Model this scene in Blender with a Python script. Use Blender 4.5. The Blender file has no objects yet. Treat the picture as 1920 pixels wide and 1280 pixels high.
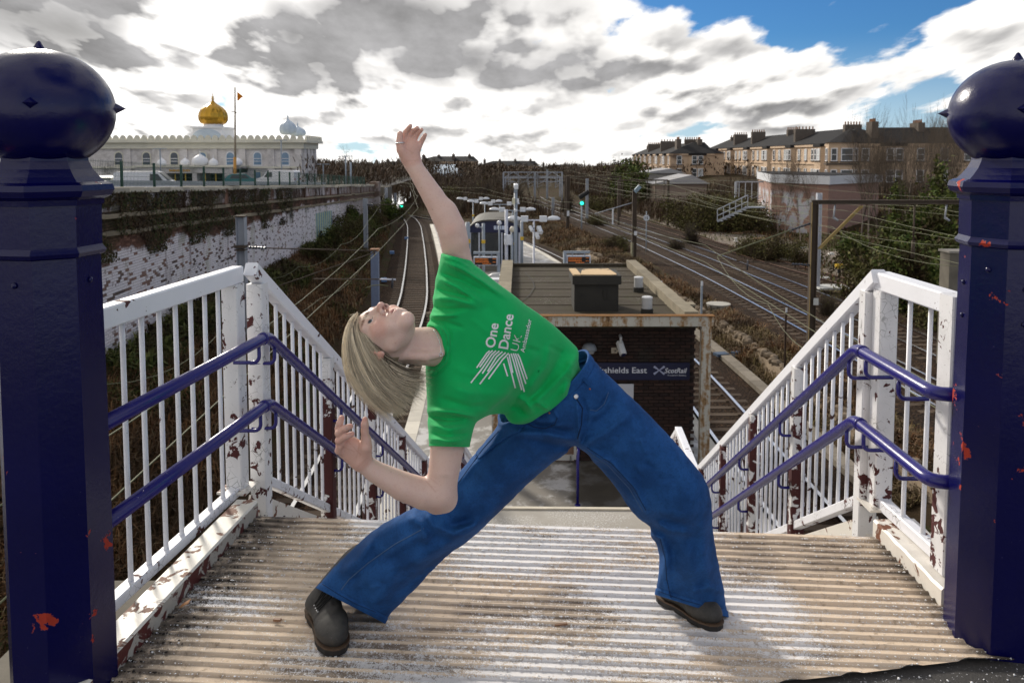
import bpy, math, random
import numpy as np
from mathutils import Vector, Matrix
from mathutils.bvhtree import BVHTree
from mathutils.noise import fractal, noise as mnoise
S = bpy.context.scene
COL = S.collection
R = math.radians
rng = np.random.default_rng(7)
random.seed(7)
# camera
FPX = 1480.0
PITCH = R(4.0)
EYE = Vector((0, 0, 1.75))
PY0 = 398.0
cam_d = bpy.data.cameras.new('camera')
cam = bpy.data.objects.new('camera', cam_d)
COL.objects.link(cam)
cam.location = EYE
cam.rotation_euler = (R(90) - PITCH, 0, 0)
cam_d.sensor_width = 36
cam_d.lens = FPX / 1920 * 36
cam_d.shift_y = -(640 - PY0) / 1920
cam_d.clip_start = 0.05
cam_d.clip_end = 20000
cam_d.dof.use_dof = True
cam_d.dof.focus_distance = 2.7
cam_d.dof.aperture_fstop = 9.0
S.camera = cam
def P(x, y, d):
 """point at forward distance d seen at photograph pixel (x, y)"""
 x, y = float(x), float(y)
 r = Vector(((x - 960) / FPX, 0, 0)) + Vector((0, math.cos(PITCH), -math.sin(PITCH))) \
  + (PY0 - y) / FPX * Vector((0, math.sin(PITCH), math.cos(PITCH)))
 return EYE + r * (float(d) / r.y)
def G(x, y, z):
 """point on the level z seen at photograph pixel (x, y)"""
 r = P(x, y, 1.0) - EYE
 return EYE + r * ((z - EYE.z) / r.z)
def PX(p):
 q = Vector(p) - EYE
 D = q.y * math.cos(PITCH) - q.z * math.sin(PITCH)
 v = q.y * math.sin(PITCH) + q.z * math.cos(PITCH)
 return (960 + FPX * q.x / D, PY0 - FPX * v / D)
# sky + sun
SUN_AZ, SUN_EL = R(-33), R(27)
sun_dir = Vector((math.sin(SUN_AZ) * math.cos(SUN_EL), math.cos(SUN_AZ) * math.cos(SUN_EL), math.sin(SUN_EL)))
W = bpy.data.worlds.new('World'); S.world = W; W.use_nodes = True
nt = W.node_tree; nt.nodes.clear()
def wn(t, **k):
 n = nt.nodes.new(t)
 for a, b in k.items(): setattr(n, a, b)
 return n
def wl(a, b): nt.links.new(a, b)
def wmath(op, a, b=None, c=None, clamp=False):
 n = wn('ShaderNodeMath', operation=op); n.use_clamp = clamp
 for i, v in enumerate((a, b, c)):
  if v is None: continue
  if isinstance(v, (int, float)): n.inputs[i].default_value = v
  else: wl(v, n.inputs[i])
 return n.outputs[0]
def wss(x, lo, hi):
 n = wn('ShaderNodeMapRange', interpolation_type='SMOOTHSTEP')
 wl(x, n.inputs[0])
 for i, v in ((1, lo), (2, hi)):
  if isinstance(v, (int, float)): n.inputs[i].default_value = v
  else: wl(v, n.inputs[i])
 return n.outputs[0]
sky = wn('ShaderNodeTexSky', sky_type='NISHITA', sun_disc=False)
sky.sun_elevation = SUN_EL; sky.sun_rotation = SUN_AZ; sky.air_density = 1.0; sky.dust_density = 0.3; sky.ozone_density = 2.5
tc = wn('ShaderNodeTexCoord'); sep = wn('ShaderNodeSeparateXYZ'); wl(tc.outputs['Generated'], sep.inputs[0])
dx, dy, dz = sep.outputs
el = wmath('MAXIMUM', wmath('ARCSINE', dz), 0.0)
az = wmath('ARCTAN2', dx, dy)
OFF = 0.10
eo = wmath('ADD', el, OFF)
u = wmath('DIVIDE', wmath('MULTIPLY', az, 0.80), wmath('ADD', eo, 0.14)); v = wmath('MULTIPLY', wmath('LOGARITHM', eo, math.e), 0.80)
def wnoise(du, dv, scale, detail, rough, seed, dist=0.0):
 c = wn('ShaderNodeCombineXYZ'); wl(wmath('ADD', u, du), c.inputs[0]); wl(wmath('ADD', v, dv), c.inputs[1])
 c.inputs[2].default_value = seed
 n = wn('ShaderNodeTexNoise', noise_dimensions='3D'); n.inputs['Scale'].default_value = scale
 n.inputs['Detail'].default_value = detail; n.inputs['Roughness'].default_value = rough; n.inputs['Distortion'].default_value = dist
 wl(c.outputs[0], n.inputs['Vector']); return n.outputs[0]
def blob(x, y, rx, ry):
 """soft patch of sky round the direction of photograph pixel (x, y)"""
 a0 = math.atan((x - 960) / FPX); e0 = math.atan((295 - y) / FPX)
 p = wmath('MULTIPLY', wmath('SUBTRACT', az, a0), FPX / rx); q = wmath('MULTIPLY', wmath('SUBTRACT', el, e0), FPX / ry)
 return wss(wmath('ADD', wmath('MULTIPLY', p, p), wmath('MULTIPLY', q, q)), 1.6, 0.0)
def wsum(items):
 t = None
 for b, w in items:
  m = wmath('MULTIPLY', b, w); t = m if t is None else wmath('ADD', t, m)
 return t
bank = [blob(130, 45, 330, 110), blob(620, 95, 260, 105), blob(960, 125, 200, 55), blob(900, 10, 260, 60), blob(390, 70, 120, 110), blob(1130, 175, 190, 80)]
cum = [blob(1430, 150, 230, 130), blob(1800, 150, 210, 105), blob(1760, 40, 190, 60)]
clear = [blob(1400, 15, 190, 80), blob(1680, 130, 110, 160), blob(1880, 20, 120, 90), blob(1580, 60, 120, 80), blob(1560, 20, 50, 32), blob(2300, 100, 420, 300)]
bias = wsum([(bank[0], .16), (bank[1], .15), (bank[2], .10), (bank[3], .12), (bank[4], .06), (bank[5], .13), (cum[0], .13), (cum[1], .19), (cum[2], .20), (clear[0], -.20), (clear[1], -.21), (clear[2], -.15), (clear[3], -.13), (clear[4], .15), (clear[5], -.10)])
SEED = 2.3
def dens(du, dv, det=8.0):
 a = wnoise(du, dv, 1.25, 2.0, 0.5, SEED)
 b = wnoise(du, dv, 3.3, det, 0.55, SEED + 5.1, 0.12)
 c = wn('ShaderNodeCombineXYZ'); wl(wmath('ADD', u, du), c.inputs[0]); wl(wmath('ADD', v, dv), c.inputs[1])
 wv_ = wn('ShaderNodeVectorMath', operation='ADD'); wl(c.outputs[0], wv_.inputs[0])
 jn = wn('ShaderNodeTexNoise'); jn.inputs['Scale'].default_value = 9; jn.inputs['Detail'].default_value = 3; wl(c.outputs[0], jn.inputs['Vector'])
 js = wn('ShaderNodeVectorMath', operation='SCALE'); js.inputs['Scale'].default_value = 0.10; wl(jn.outputs[1], js.inputs[0]); wl(js.outputs[0], wv_.inputs[1])
 vo = wn('ShaderNodeTexVoronoi', feature='F1'); vo.inputs['Scale'].default_value = 7.0; wl(wv_.outputs[0], vo.inputs['Vector'])
 puff = wmath('SUBTRACT', 0.42, vo.outputs['Distance'])
 return wmath('ADD', wmath('ADD', wmath('MULTIPLY', a, 0.42), wmath('MULTIPLY', b, 0.70)), wmath('MULTIPLY', puff, 0.17))
low = wss(el, 0.10, 0.015)
d0 = dens(0.0, 0.0)
left = wmath('MULTIPLY', wss(az, 0.24, -0.02), 0.115)
rel = wmath('SUBTRACT', wmath('ADD', wmath('ADD', d0, wmath('ADD', bias, left)), wmath('MULTIPLY', low, 0.045)), 0.525)
d1 = dens(-0.030, 0.060, 4.0)
mask = wss(rel, -0.005, 0.06)
soft_ = wmath('MULTIPLY_ADD', wmath('SUBTRACT', d1, d0), 0.55, rel)
thick = wss(soft_, -0.01, 0.24)
shade = wss(wmath('SUBTRACT', d1, d0), -0.05, 0.10)
dot = wn('ShaderNodeVectorMath', operation='DOT_PRODUCT'); wl(tc.outputs['Generated'], dot.inputs[0])
gd = Vector((math.sin(R(-21)) * math.cos(R(9)), math.cos(R(-21)) * math.cos(R(9)), math.sin(R(9))))
dot.inputs[1].default_value = gd
glow = wss(dot.outputs['Value'], 0.90, 1.0)
deck = wsum([(bank[0], 0.85), (bank[1], 0.85), (bank[2], 0.75), (bank[3], 0.55), (bank[4], -0.85)])
over = wmath('MULTIPLY', wss(el, 0.20, 0.42), 0.45)
grey = wmath('MULTIPLY', thick, wmath('ADD', wmath('ADD', deck, over), wmath('MULTIPLY', shade, 0.95)), clamp=True)
grey = wmath('MINIMUM', grey, 0.95)
bright = wmath('ADD', wmath('MULTIPLY', glow, 3.2), 5.9)
mixc = wn('ShaderNodeMix', data_type='RGBA')
wl(grey, mixc.inputs['Factor'])
cw = wn('ShaderNodeCombineColor');
wl(bright, cw.inputs[0]); wl(wmath('MULTIPLY', bright, 0.975), cw.inputs[1]); wl(wmath('MULTIPLY', bright, 0.94), cw.inputs[2])
gv_ = wmath('MULTIPLY', wmath('MULTIPLY_ADD', wss(d0, 0.82, 0.45), 1.25, 0.50), wmath('MULTIPLY_ADD', wnoise(0.0, 0.0, 7.0, 5.0, 0.6, 9.0), 1.5, 0.35))
cg = wn('ShaderNodeCombineColor'); wl(gv_, cg.inputs[0]); wl(wmath('MULTIPLY', gv_, 0.985), cg.inputs[1]); wl(wmath('MULTIPLY', gv_, 1.0), cg.inputs[2])
wl(cw.outputs[0], mixc.inputs['A']); wl(cg.outputs[0], mixc.inputs['B'])
skym = wn('ShaderNodeMix', data_type='RGBA', blend_type='MULTIPLY'); skym.inputs['Factor'].default_value = 1
wl(sky.outputs[0], skym.inputs['A']); skym.inputs['B'].default_value = (0.13, 0.27, 0.43, 1)
haze = wmath('MULTIPLY', wss(el, 0.15, 0.0), 0.55)
hz = wn('ShaderNodeMix', data_type='RGBA'); wl(haze, hz.inputs['Factor']); wl(skym.outputs['Result'], hz.inputs['A'])
hz.inputs['B'].default_value = (3.9, 4.7, 5.4, 1)
mixs = wn('ShaderNodeMix', data_type='RGBA'); wl(mask, mixs.inputs['Factor'])
wl(hz.outputs['Result'], mixs.inputs['A']); wl(mixc.outputs['Result'], mixs.inputs['B'])
bg = wn('ShaderNodeBackground'); bg.inputs['Strength'].default_value = 0.13
wl(mixs.outputs['Result'], bg.inputs['Color'])
wo = wn('ShaderNodeOutputWorld'); wl(bg.outputs[0], wo.inputs[0])
sd = bpy.data.lights.new('sun', 'SUN'); so = bpy.data.objects.new('sun', sd); COL.objects.link(so)
sd.energy = 2.5; sd.angle = R(9); sd.color = (1.0, 0.93, 0.82)
so.location = (0, 0, 50)
so.rotation_euler = (-sun_dir).to_track_quat('-Z', 'Y').to_euler()
vs = S.view_settings
vs.view_transform = 'Standard'; vs.look = 'None'; vs.gamma = 1.0; vs.exposure = 0.62; vs.use_curve_mapping = False
S.cycles.max_bounces = 6; S.cycles.diffuse_bounces = 3; S.cycles.glossy_bounces = 3
S.cycles.transparent_max_bounces = 8
# mesh builder
class MB:
 def __init__(s): s.v = []; s.f = []; s.m = []; s.n = 0
 def add(s, verts, faces, mi=0):
  b = s.n
  s.v.extend([tuple(p) for p in verts]); s.n += len(verts)
  s.f.extend([tuple(i + b for i in f) for f in faces]); s.m.extend([mi] * len(faces))
  return s
 def box(s, c, sz, rot=None, mi=0):
  hx, hy, hz_ = sz[0] / 2, sz[1] / 2, sz[2] / 2
  pts = [Vector((x, y, z)) for z in (-hz_, hz_) for y in (-hy, hy) for x in (-hx, hx)]
  if rot is not None:
   m = rot if isinstance(rot, Matrix) else Matrix.Rotation(rot, 3, 'Z')
   pts = [m @ p for p in pts]
  c = Vector(c)
  return s.add([p + c for p in pts], [(0, 2, 3, 1), (4, 5, 7, 6), (0, 1, 5, 4), (2, 6, 7, 3), (0, 4, 6, 2), (1, 3, 7, 5)], mi)
 def beam(s, a, b, w, h, up=(0, 0, 1), mi=0, bev=0.0):
  """square bar from a to b; w across, h along up; bev chamfers the long edges"""
  a = Vector(a); b = Vector(b); t = (b - a).normalized(); up = Vector(up)
  sd_ = t.cross(up)
  if sd_.length < 1e-6: sd_ = t.cross(Vector((1, 0, 0)))
  sd_.normalize(); u_ = sd_.cross(t).normalized()
  w2, h2 = w / 2, h / 2
  if bev > 0:
   q = [(-w2 + bev, -h2), (w2 - bev, -h2), (w2, -h2 + bev), (w2, h2 - bev), (w2 - bev, h2), (-w2 + bev, h2), (-w2, h2 - bev), (-w2, -h2 + bev)]
  else:
   q = [(-w2, -h2), (w2, -h2), (w2, h2), (-w2, h2)]
  n = len(q)
  vs_ = [e + sd_ * x + u_ * y for e in (a, b) for x, y in q]
  fs = [(i, (i + 1) % n, n + (i + 1) % n, n + i) for i in range(n)] + [tuple(range(n))[::-1], tuple(range(n, 2 * n))]
  return s.add(vs_, fs, mi)
 def tube(s, pts, r, n=8, mi=0, caps=True):
  pts = [Vector(p) for p in pts]
  rs = r if isinstance(r, (list, tuple)) else [r] * len(pts)
  t0 = (pts[1] - pts[0]).normalized()
  up = Vector((0, 0, 1)) if abs(t0.z) < 0.95 else Vector((1, 0, 0))
  sd_ = t0.cross(up).normalized(); vs_ = []
  for i, p in enumerate(pts):
   if i == 0: t = t0
   elif i == len(pts) - 1: t = (pts[i] - pts[i - 1]).normalized()
   else: t = ((pts[i + 1] - p).normalized() + (p - pts[i - 1]).normalized()).normalized()
   sd_ = (sd_ - t * sd_.dot(t)).normalized(); u_ = sd_.cross(t)
   for k in range(n):
    a = 2 * math.pi * k / n
    vs_.append(p + (sd_ * math.cos(a) + u_ * math.sin(a)) * rs[i])
  fs = []
  for i in range(len(pts) - 1):
   for k in range(n):
    fs.append((i * n + k, i * n + (k + 1) % n, (i + 1) * n + (k + 1) % n, (i + 1) * n + k))
  if caps:
   fs.append(tuple(range(n))[::-1]); fs.append(tuple(range((len(pts) - 1) * n, len(pts) * n)))
  return s.add(vs_, fs, mi)
 def lathe(s, prof, c=(0, 0, 0), n=24, rot=0.0, mi=0, cap=True):
  c = Vector(c); vs_ = []; k = len(prof)
  for r_, z in prof:
   for i in range(n):
    a = 2 * math.pi * i / n + rot
    vs_.append(c + Vector((r_ * math.cos(a), r_ * math.sin(a), z)))
  fs = [(j * n + i, j * n + (i + 1) % n, (j + 1) * n + (i + 1) % n, (j + 1) * n + i) for j in range(k - 1) for i in range(n)]
  if cap: fs.append(tuple(range(n))[::-1]); fs.append(tuple(range((k - 1) * n, k * n)))
  return s.add(vs_, fs, mi)
 def poly(s, pts, mi=0): return s.add(pts, [tuple(range(len(pts)))], mi)
 def prism(s, pts, off, mi=0):
  off = Vector(off); n = len(pts); a = [Vector(p) for p in pts]; b = [p + off for p in a]
  return s.add(a + b, [tuple(range(n))[::-1], tuple(range(n, 2 * n))] + [(i, (i + 1) % n, n + (i + 1) % n, n + i) for i in range(n)], mi)
def mesh_obj(name, verts, faces, mat, parent=None, smooth=False, mi=None):
 org = worldloc(parent) if parent else Vector((0, 0, 0))
 me = bpy.data.meshes.new(name)
 if isinstance(verts, np.ndarray):
  verts = verts - np.array(org)
  nv, nf = len(verts), len(faces); k = faces.shape[1]
  me.vertices.add(nv); me.vertices.foreach_set('co', verts.astype(np.float32).ravel())
  me.loops.add(nf * k); me.loops.foreach_set('vertex_index', faces.astype(np.int32).ravel())
  me.polygons.add(nf); me.polygons.foreach_set('loop_start', np.arange(0, nf * k, k, dtype=np.int32))
  me.polygons.foreach_set('loop_total', np.full(nf, k, dtype=np.int32))
  me.update(calc_edges=True); me.validate()
 else:
  me.from_pydata([tuple(Vector(v) - org) for v in verts], [], faces); me.update()
 for m in (mat if isinstance(mat, (list, tuple)) else [mat]): me.materials.append(m)
 if mi is not None and len(set(mi)) > 1: me.polygons.foreach_set('material_index', mi)
 if smooth: me.polygons.foreach_set('use_smooth', [True] * len(me.polygons))
 o = bpy.data.objects.new(name, me); COL.objects.link(o)
 if parent: o.parent = parent
 return o
def worldloc(o):
 v = Vector((0, 0, 0))
 while o: v = v + o.location; o = o.parent
 return v
def obj(name, mb, mat, parent=None, smooth=False):
 return mesh_obj(name, mb.v, mb.f, mat, parent, smooth, mb.m)
def tag(o, label=None, cat=None, group=None, kind=None):
 if label: o['label'] = label
 if cat: o['category'] = cat
 if group: o['group'] = group
 if kind: o['kind'] = kind
 return o
def thing(name, label, cat, loc=(0, 0, 0), group=None):
 o = bpy.data.objects.new(name, None); COL.objects.link(o); o.location = loc
 o.empty_display_size = 0.2
 return tag(o, label, cat, group)
def structure(o): o['kind'] = 'structure'; return o
def stuff(o): o['kind'] = 'stuff'; return o
def auto_smooth(o, ang=40):
 me = o.data
 me.polygons.foreach_set('use_smooth', [True] * len(me.polygons))
 try: me.set_sharp_from_angle(angle=R(ang))
 except Exception: pass
 return o
def dup(o, parent=None, loc=None, rotz=None, label=None):
 c = o.copy(); COL.objects.link(c)
 if parent is not None: c.parent = parent
 if loc is not None: c.location = loc
 if rotz is not None: c.rotation_euler = (0, 0, rotz)
 if label: c['label'] = label
 for ch in list(o.children): dup(ch, c)
 return c
def inst(name, mesh, parent, loc, rot=(0, 0, 0), scale=(1, 1, 1)):
 o = bpy.data.objects.new(name, mesh); COL.objects.link(o)
 if parent: o.parent = parent; loc = Vector(loc) - worldloc(parent)
 o.location = loc; o.rotation_euler = rot; o.scale = scale
 return o
# materials
class NT:
 def __init__(s, name):
  s.m = bpy.data.materials.new(name); s.m.use_nodes = True
  s.t = s.m.node_tree; s.b = s.t.nodes['Principled BSDF']; s.out = s.t.nodes['Material Output']
  s.tc = s.t.nodes.new('ShaderNodeTexCoord')
  s.g = s.t.nodes.new('ShaderNodeNewGeometry')
 def n(s, t, **k):
  n = s.t.nodes.new(t)
  for a, b in k.items(): setattr(n, a, b)
  return n
 def l(s, a, b): s.t.links.new(a, b)
 def set(s, inp, v):
  if isinstance(v, (int, float, tuple)): inp.default_value = v
  else: s.l(v, inp)
 def pos(s, scale=(1, 1, 1), rot=(0, 0, 0)):
  mp = s.n('ShaderNodeMapping'); s.l(s.g.outputs['Position'], mp.inputs[0])
  mp.inputs['Scale'].default_value = scale; mp.inputs['Rotation'].default_value = rot
  return mp.outputs[0]
 def noise(s, scale, detail=4, rough=0.55, vec=None, dist=0.0, out=0):
  n = s.n('ShaderNodeTexNoise'); n.inputs['Scale'].default_value = scale; n.inputs['Detail'].default_value = detail
  n.inputs['Roughness'].default_value = rough; n.inputs['Distortion'].default_value = dist
  s.l(vec if vec is not None else s.g.outputs['Position'], n.inputs['Vector']); return n.outputs[out]
 def voro(s, scale, vec=None, feature='F1', out='Distance', rnd=1.0):
  n = s.n('ShaderNodeTexVoronoi', feature=feature); n.inputs['Scale'].default_value = scale; n.inputs['Randomness'].default_value = rnd
  s.l(vec if vec is not None else s.g.outputs['Position'], n.inputs['Vector']); return n.outputs[out]
 def math(s, op, a, b=None, c=None, clamp=False):
  n = s.n('ShaderNodeMath', operation=op); n.use_clamp = clamp
  for i, v in enumerate((a, b, c)):
   if v is not None: s.set(n.inputs[i], v)
  return n.outputs[0]
 def ss(s, x, lo, hi):
  n = s.n('ShaderNodeMapRange', interpolation_type='SMOOTHSTEP'); s.set(n.inputs[0], x)
  s.set(n.inputs[1], lo); s.set(n.inputs[2], hi); return n.outputs[0]
 def mix(s, f, a, b, mode='MIX'):
  n = s.n('ShaderNodeMix', data_type='RGBA', blend_type=mode)
  s.set(n.inputs['Factor'], f)
  for k, v in (('A', a), ('B', b)):
   if isinstance(v, tuple) and len(v) == 3: v = v + (1,)
   s.set(n.inputs[k], v)
  return n.outputs['Result']
 def xyz(s):
  n = s.n('ShaderNodeSeparateXYZ'); s.l(s.g.outputs['Position'], n.inputs[0]); return n.outputs
 def bump(s, h, strength=0.3, dist=0.01, prev=None):
  n = s.n('ShaderNodeBump'); n.inputs['Strength'].default_value = strength; n.inputs['Distance'].default_value = dist
  s.l(h, n.inputs['Height'])
  if prev is not None: s.l(prev, n.inputs['Normal'])
  s.l(n.outputs[0], s.b.inputs['Normal']); return n.outputs[0]
 def rnd(s): return s.n('ShaderNodeObjectInfo').outputs['Random']
 def island(s): return s.g.outputs['Random Per Island']
 def col(s, c):
  if isinstance(c, tuple) and len(c) == 3: c = c + (1,)
  s.set(s.b.inputs['Base Color'], c); return s
 def rough(s, v): s.set(s.b.inputs['Roughness'], v); return s
 def metal(s, v): s.set(s.b.inputs['Metallic'], v); return s
 def spec(s, v): s.set(s.b.inputs['Specular IOR Level'], v); return s
 def emit(s, c, st): s.b.inputs['Emission Color'].default_value = c + (1,); s.b.inputs['Emission Strength'].default_value = st; return s
def m_plain(name, c, rough=0.6, var=0.25, scale=6.0, metal=0.0, bump=0.0, bscale=40.0, detail=5, spec=None, rnd=0.0):
 k = NT(name)
 f = k.noise(scale, detail, 0.6)
 d = tuple(x * (1 - var) for x in c); e = tuple(min(1, x * (1 + var)) for x in c)
 cc = k.mix(f, d, e)
 if rnd:
  hsv = k.n('ShaderNodeHueSaturation'); k.l(cc, hsv.inputs['Color'])
  k.l(k.math('MULTIPLY_ADD', k.rnd(), 2 * rnd, 1 - rnd), hsv.inputs['Value']); cc = hsv.outputs[0]
 k.col(cc).rough(rough).metal(metal)
 if spec is not None: k.spec(spec)
 if bump: k.bump(k.noise(bscale, 5, 0.6), bump, 0.01)
 if spec is None and rough > 0.7: k.spec(0.15)
 return k.m
def m_emit(name, c, st):
 k = NT(name); k.col((0.02, 0.02, 0.02)); k.emit(c, st); return k.m
def peel_paint(name, paint, under, scale=9.0, lo=0.56, hi=0.58, dirt=(0.10, 0.095, 0.08), dirt_amt=0.5, rough=0.42, crack=True, low_z=None, vgrad=0.0):
 """painted steel: flakes off to the primer beneath, speckled with dirt"""
 k = NT(name)
 big = k.noise(scale, 6, 0.62, dist=0.6)
 reg = k.noise(scale * 0.22, 2, 0.5)
 x = k.math('ADD', k.math('MULTIPLY', big, 0.75), k.math('MULTIPLY', reg, 0.35))
 if vgrad:
  x = k.math('ADD', x, k.math('MULTIPLY', k.ss(k.xyz()[2], 0.9, -1.2), vgrad))
 fl = k.ss(x, lo, hi)
 sp = k.ss(k.noise(110, 3, 0.7), 0.62, 0.72)
 gr = k.ss(k.noise(3.5, 4, 0.6), 0.45, 0.75)
 d = k.math('MULTIPLY', k.math('ADD', k.math('MULTIPLY', sp, 0.75), k.math('MULTIPLY', gr, 0.25)), dirt_amt, clamp=True)
 c = k.mix(d, paint, dirt)
 if crack:
  ce = k.voro(26, k.noise(5, 2, out=1) if False else None, 'DISTANCE_TO_EDGE')
  cr = k.math('MULTIPLY', k.ss(ce, 0.035, 0.008), k.ss(k.noise(6, 3), 0.50, 0.62))
  c = k.mix(k.math('MULTIPLY', cr, 0.75), c, dirt)
 un = k.mix(k.noise(30, 4), tuple(v * 0.6 for v in under), under)
 c = k.mix(fl, c, un)
 k.col(c); k.rough(k.math('MULTIPLY_ADD', fl, 0.35, rough))
 h = k.math('SUBTRACT', k.math('MULTIPLY', k.noise(60, 4), 0.25), fl)
 k.bump(h, 0.35, 0.004)
 return k.m
# foreground materials
M = {}
WHITE = (0.80, 0.80, 0.84)
M['white_paint'] = peel_paint('white_paint', (0.78, 0.78, 0.82), (0.10, 0.022, 0.018), 11, 0.635, 0.65, dirt_amt=0.4)
M['white_bar'] = peel_paint('white_bar_paint', (0.76, 0.76, 0.80), (0.08, 0.03, 0.025), 14, 0.69, 0.71, dirt_amt=0.65, crack=False, vgrad=0.05)
M['white_post'] = peel_paint('white_post_paint', (0.76, 0.75, 0.76), (0.085, 0.014, 0.014), 17, 0.632, 0.645, dirt_amt=0.6, vgrad=0.05)
M['worn_post'] = peel_paint('worn_post_paint', (0.72, 0.71, 0.71), (0.075, 0.012, 0.012), 12, 0.585, 0.60, dirt_amt=0.6, vgrad=0.10)
M['white_rail'] = peel_paint('white_rail_paint', (0.82, 0.82, 0.86), (0.09, 0.02, 0.02), 16, 0.69, 0.70, dirt_amt=0.2, crack=False)
M['kerb_top'] = peel_paint('kerb_top_paint', (0.70, 0.66, 0.58), (0.30, 0.16, 0.11), 9, 0.60, 0.62, dirt=(0.16, 0.11, 0.07), dirt_amt=0.5, crack=False)
M['kerb_side'] = peel_paint('kerb_side_paint', (0.10, 0.022, 0.02), (0.52, 0.48, 0.42), 13, 0.52, 0.545, dirt=(0.03, 0.025, 0.02), dirt_amt=0.5, crack=False)
M['kerb_white'] = peel_paint('kerb_white_paint', (0.72, 0.68, 0.62), (0.20, 0.07, 0.03), 7, 0.615, 0.64, dirt=(0.2, 0.14, 0.09), dirt_amt=0.5, crack=False)
def blue_gloss(name, chips):
 k = NT(name)
 n1 = k.noise(8.5, 6, 0.6, dist=0.4); n2 = k.noise(1.3, 2)
 x = k.math('ADD', k.math('MULTIPLY', n1, 0.7), k.math('MULTIPLY', n2, 0.4))
 ch = k.ss(x, chips, chips + 0.008)
 c = k.mix(k.noise(3, 3), (0.0005, 0.0007, 0.036), (0.0010, 0.0014, 0.066))
 c = k.mix(k.ss(k.noise(90, 3, 0.7), 0.70, 0.78), c, (0.05, 0.045, 0.12))
 c = k.mix(ch, c, k.mix(k.noise(40, 3), (0.30, 0.022, 0.010), (0.42, 0.038, 0.015)))
 k.col(c).spec(0.36); k.rough(k.math('MULTIPLY_ADD', ch, 0.5, 0.24))
 b = k.math('ADD', k.math('MULTIPLY', k.noise(70, 4, 0.65), 0.35), k.math('MULTIPLY', k.noise(18, 3), 0.5))
 b = k.math('SUBTRACT', b, k.math('MULTIPLY', ch, 1.0))
 k.bump(b, 0.35, 0.006)
 return k.m
M['blue_post'] = blue_gloss('blue_gloss_paint', 0.648)
M['blue_ball'] = blue_gloss('blue_gloss_finial', 0.77)
k = NT('blue_handrail_paint')
c = k.mix(k.noise(8, 4), (0.009, 0.007, 0.125), (0.016, 0.012, 0.18))
c = k.mix(k.ss(k.noise(70, 3, 0.7), 0.68, 0.74), c, (0.35, 0.33, 0.45))
k.col(c).rough(0.27); k.bump(k.noise(40, 4), 0.15, 0.004); M['blue_rail'] = k.m
# deck
A_FL, A_FR = G(483, 967, 0), G(1640, 1006, 0)
A_NL, A_NR = G(212, 1270, 0), G(1765, 1137, 0)
E1, E2 = G(1822, 1236, 0), G(1440, 1282, 0)
row = (A_FR - A_FL).normalized()
axis = Vector((-row.y, row.x, 0)) * -1
if axis.y > 0: axis = -axis
def line_at(p, q, s, o):
 """position along row of the line p-q for the deck row at distance s from the far edge"""
 a = (p - o).dot(axis); b = (q - o).dot(axis); t = (s - a) / (b - a)
 r = p + (q - p) * t
 return (r - o).dot(row)
pitch_r = 0.0535
SMAX = 2.9
prof = []
n_r = int(SMAX / pitch_r)
for i in range(n_r):
 b = i * pitch_r
 for t, h in ((0.0, 0), (0.60, 0.0), (0.66, 0.0035), (0.72, 0.0082), (0.80, 0.0105), (0.88, 0.0088), (0.95, 0.0035), (0.995, 0)):
  prof.append((b + t * pitch_r, h))
NU = 70
dv, df = [], []
kept = []
for s, h in prof:
 xl = line_at(A_FL, A_NL, s, A_FL) - 0.015
 xr = line_at(A_FR, A_NR, s, A_FL) + 0.006
 ys = (A_NR - A_FL).dot(axis)
 if s > ys: xr = (A_NR - A_FL).dot(row) + (s - ys) * 0.30
 xe = line_at(E1, E2, s, A_FL)
 if s > (E1 - A_FL).dot(axis): xr = min(xr, xe)
 if xr <= xl + 0.05: break
 kept.append((s, h, xl, xr))
for s, h, xl, xr in kept:
 for j in range(NU + 1):
  x = xl + (xr - xl) * j / NU
  p = A_FL + axis * s + row * x
  w = fractal((p.x * 2.2, p.y * 5, 3.1), 1, 2, 3)
  hh = h * (1 + 0.22 * fractal((p.x * 9, p.y * 9, 1.7), 1, 2, 2)) + 0.0011 * fractal((p.x * 22, p.y * 22, 0), 1, 2, 3)
  dv.append(p + axis * (0.003 * w) + Vector((0, 0, hh)))
for i in range(len(kept) - 1):
 for j in range(NU):
  df.append((i * (NU + 1) + j, (i + 1) * (NU + 1) + j, (i + 1) * (NU + 1) + j + 1, i * (NU + 1) + j + 1))
nb = len(dv)
k = NT('ridged_landing_surface')
X_, Y_, Z_ = k.xyz()
base = k.mix(k.noise(2.2, 5, 0.65), (0.57, 0.445, 0.33), (0.73, 0.60, 0.465))
base = k.mix(k.ss(k.noise(26, 5, 0.7), 0.52, 0.75), base, (0.28, 0.20, 0.13))
edge = k.math('ADD', k.ss(k.math('ADD', X_, k.math('MULTIPLY', Y_, -0.10)), -1.26, -1.55), k.ss(k.math('ADD', X_, k.math('MULTIPLY', Y_, -0.02)), 1.52, 1.62), clamp=True)
edge = k.math('MULTIPLY', edge, k.ss(k.noise(9, 5, 0.7), 0.28, 0.52), clamp=True)
valley = k.ss(Z_, 0.0062, 0.0022)
grime = k.math('MULTIPLY', k.math('MULTIPLY', valley, k.ss(k.noise(1.1, 4, 0.6, vec=k.pos((1, 2.4, 1))), 0.42, 0.62)), 0.75)
c = k.mix(grime, base, (0.11, 0.085, 0.07))
c = k.mix(k.math('MULTIPLY', edge, 0.85), c, (0.035, 0.030, 0.028))
saltA = k.noise(1.25, 5, 0.62, vec=k.pos((0.9, 1.5, 1)))
mid = k.ss(k.math('ABSOLUTE', k.math('SUBTRACT', X_, 0.30)), 1.35, 0.2)
sfield = k.math('ADD', saltA, k.math('MULTIPLY', mid, 0.13))
salt_area = k.ss(sfield, 0.44, 0.74)
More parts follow.
